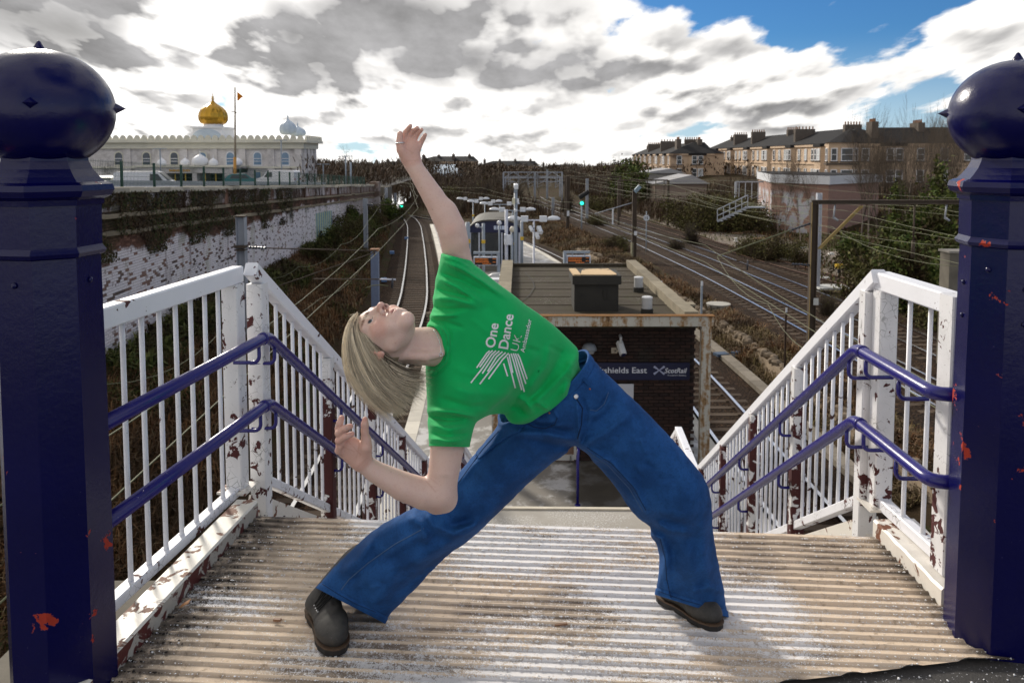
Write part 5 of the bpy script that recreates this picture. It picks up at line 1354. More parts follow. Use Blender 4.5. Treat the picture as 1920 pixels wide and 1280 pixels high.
for i, p in enumerate((223, 275, 327, 380, 432, 483, 535)):
 x = X(p); z0, z1 = Zp(310), Zp(285)
 mb = MB(); mb.prism(arch(x, z0 - .12, z1 + .12, 1.25, GY - .06), (0, .1, 0)); wd = obj('window', mb, M['frame_w'] if i > 3 else M['sand_trim'], gt)
 mb = MB(); mb.prism(arch(x, z0 + .08, z1 - .08, 1.0, GY - .08), (0, .06, 0)); obj('pane', mb, M['glass_b'] if i > 2 else M['glass_d'], wd)
 mb = MB(); mb.box((x, GY - .10, (z0 + z1) / 2), (1.0, .05, .09)); mb.box((x, GY - .10, z0 + .55), (1.0, .05, .07)); o_ = obj('glazing_bar', mb, M['frame_w'], wd)
for p in (223, 275, 483, 535):
 x = X(p); mb = MB(); mb.box((x, GY - .04, Zp(334)), (1.0, .14, 1.9)); wd = obj('window', mb, M['sand_trim'], gt); mb = MB(); mb.box((x, GY - .1, Zp(334)), (.8, .08, 1.7)); obj('pane', mb, M['glass_b'] if p > 400 else M['glass_d'], wd)
px0, px1 = X(292), X(464); pz = Zp(313)
mb = MB(); mb.box(((px0 + px1) / 2, GY - 3, pz - .35), (px1 - px0, 6, .8)); porch = obj('porch_roof', mb, M['ashlar'], gt)
mb = MB(); mb.box(((px0 + px1) / 2, GY - 3.1, pz + .12), (px1 - px0 + .6, 6.4, .2)); obj('porch_cornice', mb, M['sand_trim'], porch)
for a, b in ((292, 299), (339, 346), (392, 400), (446, 464)):
 mb = MB(); mb.box(((X(a) + X(b)) / 2, GY - 3, (pz + zg) / 2 - .2), (X(b) - X(a), 5.8, pz - zg)); obj('porch_pier', mb, M['ashlar'], gt)
for a, b in ((299, 339), (346, 392), (400, 446)):
 mb = MB(); mb.box(((X(a) + X(b)) / 2, GY - 1.0, (pz + zg) / 2 - .5), (X(b) - X(a), .2, pz - zg)); obj('porch_opening', mb, M['dark_open'], gt)
 for s in (.3, .7): mb = MB(); mb.box((X(a) + (X(b) - X(a)) * s, GY - 5.6, zg + 1.0), (.1, .1, 1.5)); obj('railing_post', mb, M['yellow'], gt)
a_ = P(348, 323, GY - 6.05);
mb = MB()
for i in range(14): mb.box((X(353) + i * .20, GY - 6.04, Zp(318.5)), (.13, .05, .22 if i % 3 else .3))
o = obj('gilt_lettering', mb, M['gold'], gt); o['kind'] = 'stuff'
def onion(parent, cx, y, z0, r, h, mat, name, ribs=0, spike=.9, smat=None):
 prof_ = [(.62, 0), (.84, .06), (.97, .18), (1.0, .32), (.96, .46), (.84, .59), (.66, .69), (.43, .78), (.24, .85), (.11, .92), (.04, 1.0)]
 mb = MB(); n = 24 if not ribs else ribs * 4; c = Vector((cx, y, z0)); vs_ = []
 fine_ = []
 for i in range(31):
  t_ = i / 30 * (len(prof_) - 1); j = min(int(t_), len(prof_) - 2); f_ = t_ - j; f_ = f_ * f_ * (3 - 2 * f_) * .3 + f_ * .7
  fine_.append((prof_[j][0] * (1 - f_) + prof_[j + 1][0] * f_, prof_[j][1] * (1 - f_) + prof_[j + 1][1] * f_))
 for a_, b_ in fine_:
  for q_ in range(n):
   an = 2 * math.pi * q_ / n; rr = a_ * r * (1 + (.035 * math.cos(an * ribs) if ribs else 0)); vs_.append(c + Vector((rr * math.cos(an), rr * math.sin(an), b_ * h)))
 fs = [(i * n + j, i * n + (j + 1) % n, (i + 1) * n + (j + 1) % n, (i + 1) * n + j) for i in range(30) for j in range(n)] + [tuple(range(n))[::-1]]
 mb.add(vs_, fs); o = obj(name, mb, mat, parent, True)
 mb = MB(); mb.lathe([(.05 * r, 0), (.05 * r, .1), (.13 * r, .16 * spike), (.04 * r, .28 * spike), (.09 * r, .42 * spike), (.02 * r, .55 * spike), (.01 * r, spike)], c + Vector((0, 0, h * .97)), 10); obj('finial', mb, smat or mat, o, True)
 return o
dx = X(391); dyy = GY + 1.6
def XD(p, y): return P(p, 300, y).x
def ZD(p, y): return P(960, p, y).z
mb = MB(); mb.box((XD(391, dyy), dyy + 2.2, (zp_ + ZD(240, dyy)) / 2), (XD(416, dyy) - XD(362, dyy), 5, ZD(240, dyy) - zp_)); drum = obj('drum', mb, M['dome_white'], gt)
mb = MB(); mb.box((XD(391, dyy), dyy + 2.2, ZD(239, dyy)), (XD(418, dyy) - XD(359, dyy), 5.4, .22)); obj('drum_cornice', mb, M['dome_white'], drum)
mb = MB(); mb.prism([(XD(391, dyy) + 2.1 * math.cos(a), dyy - .45, zp_ + .2 + 1.35 * math.sin(a)) for a in np.linspace(0, math.pi, 17)], (0, .2, 0)); obj('drum_arch', mb, M['dome_pale'], drum)
mb = MB(); mb.prism([(XD(391, dyy) + 2.45 * math.cos(a), dyy - .35, zp_ + .2 + 1.65 * math.sin(a)) for a in np.linspace(0, math.pi, 17)], (0, .2, 0)); obj('drum_arch', mb, M['dome_white'], drum)
mb = MB(); mb.lathe([(1.35, ZD(240, dyy)), (1.35, ZD(231, dyy))], (XD(391, dyy), dyy + 2.2, 0), 24); obj('dome_neck', mb, M['dome_white'], drum, True)
onion(gt, XD(391, dyy), dyy + 2.2, ZD(233, dyy), 1.98, ZD(185, dyy) - ZD(233, dyy), M['gold'], 'gilded_dome', 14, 1.1)
dy2 = GY + 1.6
onion(gt, XD(541, dy2), dy2, ZD(253, dy2), 1.2, ZD(222, dy2) - ZD(254, dy2), M['dome_pale'], 'corner_dome', 10, .8)
dy3 = GY + 5.5
onion(gt, XD(559, dy3), dy3, ZD(256, dy3), 1.2, ZD(235, dy3) - ZD(256, dy3), M['dome_pale'], 'corner_dome', 10, .8)
for p, r, yb, yt in ((303, .60, 312, 296), (347, .62, 307, 291), (375, 1.06, 307, 283), (400, .62, 307, 291), (446, .60, 311, 294)):
 yy_ = GY - 5; onion(gt, XD(p, yy_), yy_, pz + .2, r, ZD(yt, yy_) - ZD(yb, yy_), M['dome_white'], 'porch_dome', 0, .5)
fy = 96; fx = P(441, 340, fy).x; fp = thing('flagpole', 'tall flagpole with orange pennant before the temple', 'flagpole', (fx, fy, zg))
mb = MB(); zt = P(444, 164, fy).z; mb.tube([(fx, fy, zg), (fx + .25, fy, zt)], [.16, .09], 8); obj('pole', mb, m_plain('bronze_pole', (.30, .24, .17), .5, .2), fp, True)
mb = MB(); mb.tube([(fx - .02, fy, zg + .4), (fx + .03, fy, zg + 3.6)], .19, 8); obj('sleeve', mb, m_plain('orange_cloth_sleeve', (.55, .28, .08), .8, .2), fp, True)
a = P(444.5, 170, fy); vs_ = [];
for i in range(7):
 t_ = i / 6; xx = a.x + .75 * t_; zz = a.z - .15 - .55 * t_ + .0; hh = 1.15 * (1 - t_);
 for s in (0, 1): vs_.append((xx, fy + .08 * math.sin(t_ * 7), zz - (1 - s) * hh + (0 if s else .0) ))
mesh_obj('pennant', vs_, [(2 * i, 2 * i + 2, 2 * i + 3, 2 * i + 1) for i in range(6)], m_plain('orange_flag', (.60, .20, .02), .8, .1), fp)
mb = MB(); q_ = P(440, 210, fy); mb.tube([q_ + Vector((-.5, 0, .08)), q_, q_ + Vector((.25, 0, -.15))], .06, 6); obj('bracket', mb, M['black'], fp)
# vehicles in the car park
M['tyre'] = m_plain('tyre', (.012, .012, .012), .8, .2); M['car_glass'] = m_plain('car_glass', (.02, .025, .03), .08, .2); M['tail'] = m_plain('tail_lamp', (.35, .02, .015), .3, .1); M['plate_y'] = m_plain('number_plate', (.6, .5, .1), .5, .05)
def car(cx, y, z, L, Wd, H, rot, paint, kind, label, cat, name):
 t = thing(name, label, cat, (cx, y, z), 'vehicles in the car park'); m_ = Matrix.Rotation(rot, 3, 'Z'); c = Vector((cx, y, z))
 if kind == 'van': pr = [(-.5, .18), (-.5, .93), (-.46, 1.0), (.18, 1.0), (.33, .62), (.47, .52), (.5, .40), (.5, .18)]
 else: pr = [(-.5, .20), (-.5, .55), (-.46, .66), (-.36, .97), (-.28, 1.0), (.08, 1.0), (.24, .68), (.46, .58), (.5, .42), (.5, .20)]
 tr = lambda x, yy_, zz: c + m_ @ Vector((x, yy_, zz))
 n = len(pr); vs_ = []
 for s, ins in ((-1, .06), (-1, 0), (1, 0), (1, .06)):
  for x, zz in pr:
   i_ = ins if zz > .6 else (ins * .4); tw = .10 * max(0, zz - .6) * Wd
   vs_.append(tr(x * L * (1 - ins * .1), s * (Wd / 2 - (i_ * .5 + tw)), zz * H))
 fs = [tuple(range(n))[::-1], tuple(range(3 * n, 4 * n))] + [(r_ * n + i, r_ * n + (i + 1) % n, (r_ + 1) * n + (i + 1) % n, (r_ + 1) * n + i) for r_ in range(3) for i in range(n)]
 mb = MB(); mb.add(vs_, fs); obj('body', mb, paint, t)
 for sx in (-.31, .31):
  for sy in (-1, 1):
   mb = MB(); q_ = tr(sx * L, sy * Wd * .44, .31); ax = m_ @ Vector((0, sy * .11, 0)); mb.tube([q_ - ax, q_ + ax], .31, 14); obj('wheel', mb, M['tyre'], t)
 if kind == 'van':
  mb = MB(); mb.prism([tr(.20 * L, -Wd * .38, .95 * H), tr(.20 * L, Wd * .38, .95 * H), tr(.335 * L, Wd * .40, .64 * H), tr(.335 * L, -Wd * .40, .64 * H)], m_ @ Vector((.03, 0, .03))); obj('windscreen', mb, M['car_glass'], t)
  for s in (-1, 1): mb = MB(); mb.prism([tr(.06 * L, s * Wd * .485, .62 * H), tr(.26 * L, s * Wd * .485, .62 * H), tr(.18 * L, s * Wd * .465, .90 * H), tr(.06 * L, s * Wd * .465, .90 * H)], m_ @ Vector((0, s * .03, 0))); obj('side_window', mb, M['car_glass'], t)
 else:
  for s in (-1, 1): mb = MB(); mb.prism([tr(-.34 * L, s * Wd * .475, .66 * H), tr(.18 * L, s * Wd * .475, .66 * H), tr(.06 * L, s * Wd * .44, .93 * H), tr(-.28 * L, s * Wd * .44, .93 * H)], m_ @ Vector((0, s * .03, 0))); obj('side_window', mb, M['car_glass'], t)
  mb = MB(); mb.prism([tr(-.49 * L, -Wd * .36, .66 * H), tr(-.49 * L, Wd * .36, .66 * H), tr(-.385 * L, Wd * .33, .93 * H), tr(-.385 * L, -Wd * .33, .93 * H)], m_ @ Vector((-.04, 0, .02))); obj('rear_window', mb, M['car_glass'], t)
 for s in (-1, 1): mb = MB(); mb.box(tr(-.5 * L, s * Wd * .40, .50 * H), (.06, .2, .2), m_); obj('tail_lamp', mb, M['tail'], t)
 mb = MB(); mb.box(tr(-.505 * L, 0, .35 * H), (.03, .5, .11), m_); obj('number_plate', mb, M['plate_y'], t)
 return t
wp = m_plain('white_car_paint', (.78, .78, .80), .25, .05); sp_ = m_plain('silver_car_paint', (.55, .56, .58), .25, .05, 6, .2); lp = m_plain('pale_gold_car_paint', (.56, .54, .46), .25, .05)
def caratpx(px, y): return P(px, 340, y).x
for px, y, L, H, rot, pt, kd, lab, cat, nm in ((212, 66, 4.1, 1.5, R(70), wp, 'car', 'white car half hidden behind the blue gatepost', 'car', 'parked_car'), (221, 63, 4.2, 1.45, R(80), lp, 'car', 'pale beige car beside the first fence post', 'car', 'parked_car'),
  (243, 64, 4.2, 1.5, R(75), wp, 'car', 'white hatchback left of the white van', 'car', 'parked_car'), (279, 62, 4.7, 1.85, R(12), wp, 'van', 'white van parked before the temple porch', 'van', 'parked_van'),
  (521, 88, 4.6, 1.9, R(172), wp, 'van', 'white van parked by the right corner of the temple', 'van', 'parked_van'), (455, 92, 4.2, 1.5, R(20), m_plain('teal_car_paint', (.03, .17, .17), .25, .05), 'car', 'teal car parked right of the flagpole foot', 'car', 'parked_car')):
 car(caratpx(px, y), y, float(plat_z(y)) , L, 1.8, H, rot, pt, kd, lab, cat, nm)
for px, pt, y, lab in ((300, 279, 90, 'thin car park lamp column left of the porch'), (527, 263, 92, 'thin car park lamp column near the right temple corner'), (606, 308, 96, 'short car park lamp with twin arms beside the far trees'), (648, 293, 80, 'pair of slim steel masts behind the green fence')):
 p = P(px, pt, y); t = thing('lamp_column', lab, 'street lamp', (p.x, y, float(plat_z(y)))); mb = MB(); mb.tube([(p.x, y, float(plat_z(y))), (p.x, y, p.z)], .07, 6); obj('column', mb, M['pole_grey'], t, True)
 mb = MB(); mb.box((p.x, y, p.z), (1.5, .15, .08)); obj('crossarm', mb, M['pole_grey'], t)
 if px == 648: mb = MB(); mb.tube([(p.x + .5, y, float(plat_z(y))), (p.x + .5, y, p.z - .6)], .10, 6); obj('column', mb, M['pole_grey'], t, True)
# tenements
k = NT('honey_sandstone'); X_, Y_, Z_ = k.xyz()
c = k.mix(k.noise(.5, 5, .65), (.42, .295, .195), (.68, .51, .36)); c = k.mix(k.ss(k.noise(.25, 4), .55, .7), c, (.20, .14, .10))
wv = k.n('ShaderNodeTexWave', wave_type='BANDS', bands_direction='Z'); wv.inputs['Scale'].default_value = 1.1; k.l(k.g.outputs['Position'], wv.inputs['Vector']); c = k.mix(k.math('MULTIPLY', k.ss(wv.outputs['Fac'], .12, .0), .35), c, (.12, .085, .06))
k.col(c).rough(.9); M['sandstone'] = k.m
M['slate'] = m_plain('slate_roof', (.022, .021, .022), .85, .35, .8); M['chimney'] = m_plain('chimney_stone', (.12, .10, .085), .9, .3, 1); M['pot'] = m_plain('chimney_pot', (.32, .17, .10), .8, .3)
M['win_dark'] = m_plain('tenement_glass', (.05, .055, .06), .15, .5, .8); M['win_sky'] = m_plain('tenement_pale_glass', (.55, .58, .60), .2, .2, .8)
wmesh = {}
def wmeshes(w, h_):
 if (w, h_) not in wmesh:
  out = []
  mb = MB(); b = .13
  for a in ((0, 0, h_ / 2 - b / 2, w, b), (0, 0, -h_ / 2 + b / 2, w, b), (-w / 2 + b / 2, 0, 0, b, h_ - 2 * b), (w / 2 - b / 2, 0, 0, b, h_ - 2 * b), (0, 0, 0, w - 2 * b, .09)): mb.box((a[0], 0, a[2]), (a[3], .16, a[4]))
  t = obj('tmp', mb, M['frame_w']); out.append(t.data); bpy.data.objects.remove(t)
  for mm in ('win_dark', 'win_sky'):
   mb = MB(); mb.box((0, .02, 0), (w - .1, .05, h_ - .1)); t = obj('tmp', mb, M[mm]); out.append(t.data); bpy.data.objects.remove(t)
  mb = MB(); mb.box((0, -.06, -h_ / 2 - .10), (w + .3, .3, .16)); t = obj('tmp', mb, M['chimney']); out.append(t.data); bpy.data.objects.remove(t)
  wmesh[(w, h_)] = out
 return wmesh[(w, h_)]
def window(parent, p, u_, n_, w, h_, sky=False):
 ms = wmeshes(w, h_); rot = math.atan2(u_.y, u_.x)
 f_ = inst('window', ms[0], parent, p + n_ * .06, (0, 0, rot))
 for me, nm in ((ms[2] if sky else ms[1], 'pane'), (ms[3], 'sill')):
  o = bpy.data.objects.new(nm, me); COL.objects.link(o); o.parent = f_
def tenement(name, label, c0, c1, n_in, depth, z0, z_e, z_r, storeys, pitch, group, bay=None, chim=5, sky=.0):
 """row of flats with its street front from c0 to c1"""
 c0 = Vector(c0); c1 = Vector(c1); u_ = (c1 - c0).normalized(); L = (c1 - c0).length; nin = Vector((-u_.y, u_.x, 0))
 if nin.dot(n_in) < 0: nin = -nin
 n_ = -nin; rr = random.Random(int(L * 10))
 t = thing(name, label, 'building', (c0.x, c0.y, z0), group)
 q_ = [c0, c1, c1 + nin * depth, c0 + nin * depth]
 mb = MB(); mb.prism([Vector((p.x, p.y, z0)) for p in q_], (0, 0, z_e - z0)); obj('wall', mb, M['sandstone'], t)
 o_ = .35; e = [c0 - u_ * o_ - nin * o_, c1 + u_ * o_ - nin * o_, c1 + u_ * o_ + nin * (depth + o_), c0 - u_ * o_ + nin * (depth + o_)]; hip = depth * .5
 r0, r1 = c0 + u_ * hip + nin * depth / 2, c1 - u_ * hip * .2 + nin * depth / 2
 vs_ = [Vector((p.x, p.y, z_e + .02)) for p in e] + [Vector((r0.x, r0.y, z_r)), Vector((r1.x, r1.y, z_r))]
 rf = mesh_obj('roof', vs_, [(0, 1, 5, 4), (1, 2, 5), (2, 3, 4, 5), (3, 0, 4), (3, 2, 1, 0)], M['slate'], t)
 for z in (z_e - .25,) : mb = MB(); mb.beam(c0 + n_ * .15 - u_ * .3 + Vector((0, 0, z)), c1 + n_ * .15 + u_ * .3 + Vector((0, 0, z)), .3, .35); obj('cornice', mb, M['sandstone'], t)
 mb = MB(); sh_ = (z_e - z0) / storeys; mb.beam(c0 + n_ * .1 + Vector((0, 0, z_e - sh_ * .98)), c1 + n_ * .1 + Vector((0, 0, z_e - sh_ * .98)), .2, .22); obj('string_course', mb, M['sandstone'], t)
 fl = range(storeys)
 for s_ in fl:
  z = z_e - sh_ * (s_ + .5) - .05
  s = pitch * .6; i = 0
  while s < L - .8:
   wide = i % 4 == 1
   if wide and s + 2 < L and s_ == 0 and not (bay and s < bay):
    q_ = c0 + u_ * (s + .68); mb = MB(); zt_ = z_e - .44; mb.prism([q_ - u_ * 2.0 + Vector((0, 0, z0)), q_ - u_ * 1.45 + n_ * .62 + Vector((0, 0, z0)), q_ + u_ * 1.45 + n_ * .62 + Vector((0, 0, z0)), q_ + u_ * 2.0 + Vector((0, 0, z0))], (0, 0, zt_ - z0)); obj('bay', mb, M['sandstone'], t)
    mb = MB(); mb.prism([q_ - u_ * 2.2 + Vector((0, 0, zt_)), q_ - u_ * 1.6 + n_ * .85 + Vector((0, 0, zt_)), q_ + u_ * 1.6 + n_ * .85 + Vector((0, 0, zt_)), q_ + u_ * 2.2 + Vector((0, 0, zt_))], (0, 0, .5)); obj('bay_roof', mb, M['slate'], t)
   if bay and s < bay: s += pitch; i += 1; continue
   bo = n_ * (.62 if wide and s + 2 < L else 0)
   window(t, c0 + u_ * s + bo + Vector((0, 0, z)), u_, n_, 1.15, 1.95, rr.random() < sky)
   if wide: window(t, c0 + u_ * (s + 1.35) + bo + Vector((0, 0, z)), u_, n_, 1.15, 1.95, rr.random() < sky)
   s += pitch * (1.35 if wide else 1); i += 1
 for i in range(chim):
  s = L * (i + .5) / chim; p = c0 + u_ * s + nin * depth * rr.choice((.5, .5, .5, .25)); hh = z_r + rr.uniform(.35, .9)
  w_ = rr.uniform(2.2, 4.2); mb = MB(); zb = z_e + .3; mb.box((p.x, p.y, (zb + hh) / 2), (w_, 1.0, hh - zb), math.atan2(nin.y, nin.x)); ch = obj('chimney', mb, M['chimney'], rf)
  mb = MB(); d_ = nin
  for j in range(6): q2 = p + d_ * (w_ * .85 * (j / 5 - .5)); mb.lathe([(.13, hh), (.11, hh + .5)], (q2.x, q2.y, 0), 6)
  o = obj('chimney_pots', mb, M['pot'], t); o['kind'] = 'stuff'
 return t
cY = 124.0; C0 = P(1566, 300, cY); zE = P(1566, 269, cY).z; zR = P(1560, 240, cY + 6).z
z0 = -6.2
A1 = P(1328, 300, 215)
tenement('tenement', 'long honey stone tenement receding from the corner bay windows', (C0.x, C0.y, 0), (A1.x, A1.y, 0), Vector((1, 0, 0)), 11, z0, zE, zR, 3, 3.4, 'sandstone tenements above the railway', chim=6, sky=.55)
B1 = C0 + Vector((34, -3.5, 0))
tenement('tenement', 'shorter honey stone tenement front right of the corner bay, behind bare trees', (C0.x + 2.4, C0.y - .25, 0), (B1.x, B1.y, 0), Vector((0, 1, 0)), 11.5, z0, zE + .01, zR + .02, 3, 3.5, 'sandstone tenements above the railway', bay=1.0, chim=4, sky=.1)
bt = thing('corner_bay', 'two storey canted corner bay with white windows joining the tenement fronts', 'bay window', (C0.x, C0.y, z0))
bp = [C0 + Vector(v) for v in ((-.9, 1.7, 0), (-1.0, .1, 0), (.3, -1.15, 0), (2.3, -1.3, 0), (3.4, -.3, 0), (3.4, 2, 0), (0, 2.5, 0))]
mb = MB(); mb.prism([Vector((p.x, p.y, z0)) for p in bp], (0, 0, zE + .12 - z0)); obj('wall', mb, M['sandstone'], bt)
mb = MB(); cpt = C0 + Vector((2.0, 3.0, 0)); vs_ = [Vector((p.x, p.y, zE + .14)) + (p - cpt).normalized() * .35 for p in bp] + [Vector((cpt.x + 2.5, cpt.y + 2, zR - .05))]; mesh_obj('roof', vs_, [(i, (i + 1) % 7, 7) for i in range(7)], M['slate'], bt)
for sz in range(2):
 z = zE - 1.75 - 3.35 * sz
 for a, b, w in ((0, 1, .8), (1, 2, 1.0), (2, 3, 1.85), (3, 4, 1.0)):
  m_ = (bp[a] + bp[b]) / 2; uu = (bp[b] - bp[a]).normalized(); nn = Vector((uu.y, -uu.x, 0)); window(bt, Vector((m_.x, m_.y, z)) + nn * .02, uu, nn, w, 2.05, False)
 mb = MB();
 for a, b in ((0, 1), (1, 2), (2, 3), (3, 4)): mb.beam(Vector((bp[a].x, bp[a].y, z - 1.45)), Vector((bp[b].x, bp[b].y, z - 1.45)), .5, .25)
 obj('cornice', mb, M['chimney'], bt)
Y2 = 178; D0 = P(1256, 300, Y2); zE2 = P(1256, 288, Y2).z; zR2 = P(1256, 267, Y2 + 6).z; D1 = P(1186, 300, 290)
tenement('tenement', 'farther tenement row receding to the left beyond the shed roofs', (D0.x, D0.y, 0), (D1.x, D1.y, 0), Vector((1, 0, 0)), 12, -6, zE2, zR2, 3, 3.6, 'sandstone tenements above the railway', chim=6, sky=.4)
D2 = D0 + Vector((9.6, -1, 0))
tenement('tenement', 'gable end front of the farther tenement with triple window', (D0.x + .05, D0.y - .2, 0), (D2.x, D2.y, 0), Vector((0, 1, 0)), 11.8, -6, zE2 + .02, zR2 + .02, 3, 3.3, 'sandstone tenements above the railway', chim=2, sky=.2)
for (xa, xb, ye, yr, Y, lab) in ((690, 776, 313, 303, 330, 'distant dark roofed terrace left of the raised hand'), (776, 893, 303, 293, 300, 'distant terrace with pale windows right of the raised wrist'), (893, 1010, 312, 302, 340, 'long distant terrace on the skyline above the scrub'), (1010, 1090, 318, 309, 380, 'farthest low terrace on the skyline right of centre')):
 a, b = P(xa, 300, Y), P(xb, 300, Y)
 tenement('terrace', lab, (a.x, Y, 0), (b.x, Y, 0), Vector((0, 1, 0)), 14, -6, P(960, ye, Y).z, P(960, yr, Y).z, 3, 4.2, 'terraces on the skyline', chim=4, sky=.1)
Y = 185; a, b = P(728, 312, Y), P(862, 336, Y)
sd_ = thing('warehouse', 'grey warehouse with pale blue ribbed roof in the distance', 'building', ((a.x + b.x) / 2, Y, -6)); cx = (a.x + b.x) / 2; w = b.x - a.x
mb = MB(); mb.box((cx, Y + 15, (P(960, 334, Y).z - 6) / 2), (w, 30, P(960, 334, Y).z + 6)); obj('wall', mb, m_plain('shed_wall', (.10, .10, .11), .8, .3), sd_)
k = NT('ribbed_pale_roof'); wv = k.n('ShaderNodeTexWave', wave_type='BANDS', bands_direction='X'); wv.inputs['Scale'].default_value = .5; k.l(k.g.outputs['Position'], wv.inputs['Vector']); k.col(k.mix(wv.outputs['Fac'], (.36, .44, .53), (.46, .54, .62))).rough(.5); k.bump(wv.outputs['Fac'], .4, .1); M['shedroof'] = k.m
z1, z2 = P(960, 334, Y).z, P(960, 310, Y).z
mesh_obj('roof', [(a.x - 1, Y - .5, z1), (b.x + 1, Y - .5, z1), (b.x - 2, Y + 16, z2), (a.x + 1, Y + 16, z2), (b.x + 1, Y + 32, z1), (a.x - 1, Y + 32, z1)], [(0, 1, 2, 3), (3, 2, 4, 5)], M['shedroof'], sd_)
Y = 74; a, c, b = P(1447, 340, 80), P(1554, 340, Y), P(1648, 340, 82)
zt, zf, zb = P(1500, 330, Y).z, P(1500, 346, Y).z, -7.0
bh = thing('brick_hall', 'flat roofed brick hall with white fascia and faded graffiti', 'building', (c.x, c.y, zb))
d_ = Vector((6, 14, 0)); pts = [a, c, b, b + Vector((-6, 14, 0)), a + Vector((3, 14, 0))]
pinkb = NT('pink_brick'); bt_ = pinkb.n('ShaderNodeTexBrick'); bt_.inputs['Scale'].default_value = 4; bt_.inputs['Color1'].default_value = (.30, .165, .125, 1); bt_.inputs['Color2'].default_value = (.36, .21, .165, 1); bt_.inputs['Mortar'].default_value = (.30, .22, .18, 1)
mp = pinkb.n('ShaderNodeMapping'); mp.inputs['Rotation'].default_value = (R(90), 0, 0); pinkb.l(pinkb.g.outputs['Position'], mp.inputs[0]); pinkb.l(mp.outputs[0], bt_.inputs['Vector'])
gr = pinkb.math('MULTIPLY', pinkb.ss(pinkb.noise(.8, 3), .46, .56), pinkb.ss(pinkb.xyz()[2], zf - .6, zf - 1.2)); gr = pinkb.math('MULTIPLY', gr, pinkb.ss(pinkb.xyz()[0], 29.5, 28.8))
gc = pinkb.noise(2.2, 4, .7, out=1)
pinkb.col(pinkb.mix(pinkb.math('MULTIPLY', gr, .8), bt_.outputs[0], pinkb.mix(.35, (.55, .58, .66), gc))).rough(.9); M['pinkb'] = pinkb.m
mb = MB(); mb.prism([Vector((p.x, p.y, zb)) for p in pts], (0, 0, zf - zb)); obj('wall', mb, M['pinkb'], bh)
cen = sum(pts, Vector((0, 0, 0))) / 5; big = [p + (p - cen).normalized() * .35 for p in pts]
mb = MB(); mb.prism([Vector((p.x, p.y, zf)) for p in big], (0, 0, zt - zf)); obj('fascia', mb, m_plain('white_fascia', (.62, .63, .66), .6, .12, .8), bh)
mb = MB(); mb.prism([Vector((p.x, p.y, zt + .004)) for p in pts], (0, 0, .06)); obj('roof', mb, M['slate'], bh)
for (x0, x1, yt, ye, yb, Y, lab, col, gable) in ((1205, 1280, 316, 325, 340, 128, 'grey shed with flat pale roof before the far tenement', (.30, .28, .26), 0), (1228, 1325, 328, 345, 356, 108, 'low shed with shallow grey gable roof', (.26, .20, .16), 1)):
 a, b = P(x0, ye, Y), P(x1, ye, Y); t = thing('shed', lab, 'shed', ((a.x + b.x) / 2, Y, -5)); w = b.x - a.x; cx = (a.x + b.x) / 2
 mb = MB(); mb.box((cx, Y + 4, (a.z - 5.5) / 2), (w, 8, a.z + 5.5)); obj('wall', mb, m_plain('shed_brick', col, .9, .2), t)
 z2 = P(960, yt, Y).z; mesh_obj('roof', [(a.x - .4, Y - .4, a.z + .02), (b.x + .4, Y - .4, a.z + .02), (b.x + .4, Y + 8.4, a.z + .02), (a.x - .4, Y + 8.4, a.z + .02), (cx + w * .2, Y - .4, z2), (cx + w * .2, Y + 8.4, z2)], [(0, 4, 5, 3), (4, 1, 2, 5), (0, 1, 4), (3, 5, 2)], m_plain('grey_sheet_roof', (.34, .33, .33), .6, .15), t)
Y = 92; a = P(696, 352, Y); b = P(722, 372, Y); t = thing('road_bridge', 'dark bridge opening beyond the end of the brick wall', 'bridge', (a.x, Y, -6))
mb = MB(); mb.box((a.x + .4, Y, a.z - .4), (3.6, 3, 1.1)); obj('deck', mb, M['concrete_d'], t)
mb = MB(); mb.box((a.x + .5, Y + 1.8, a.z - 1.7), (2.4, .4, 2.4)); obj('opening', mb, M['dark_open'], t)
for x in (-1.3, 1.9): mb = MB(); mb.box((a.x + x, Y, a.z - 2.6), (.5, 3.2, 4.4)); obj('pier', mb, M['concrete_d'], t)
# overhead line equipment, signals, lineside things
M['galv'] = m_plain('weathered_galvanised', (.33, .35, .39), .55, .3, 1.5)
M['steel_br'] = m_plain('brown_weathered_steel', (.085, .065, .05), .75, .4, 2)
M['steel_gr'] = m_plain('mossy_green_wire', (.13, .135, .07), .7, .3, 2)
M['ins'] = m_plain('dark_insulator', (.03, .035, .05), .3, .2)
def ibeam(mb, a, b, w, d, up=(0, 1, 0), fl=.025):
 a, b = Vector(a), Vector(b); t_ = (b - a).normalized(); s_ = t_.cross(Vector(up)).normalized()
 mb.beam(a + s_ * (w / 2 - fl / 2), b + s_ * (w / 2 - fl / 2), fl, d, up); mb.beam(a - s_ * (w / 2 - fl / 2), b - s_ * (w / 2 - fl / 2), fl, d, up); mb.beam(a, b, w - 2 * fl, fl * .8, up)
def strut(parent, a, b, r, mat, name, n=6):
 mb = MB(); mb.tube([a, b], r, n); return obj(name, mb, mat, parent, True)
def insulator(parent, a, b, r):
 d = b - a; mb = MB(); pts, rs = [], []
 for i in range(13): pts.append(a + d * i / 12); rs.append(r * (1.0 if i % 2 else .55))
 mb.tube(pts, rs, 8); return obj('insulator', mb, M['ins'], parent)
OG = 'overhead line masts'
Y = 27.0; p = P(452, 406, Y); zb = gz(p.x, Y)
t = thing('line_mast', 'thick grey steel mast behind the corner of the left railing', 'mast', (p.x, Y, zb), OG)
mb = MB(); ibeam(mb, (p.x, Y, zb), (p.x, Y, p.z), .30, .26); obj('column', mb, M['galv'], t)
mb = MB(); mb.box((p.x, Y, p.z + .01), (.34, .30, .05)); obj('cap', mb, M['steel_br'], t)
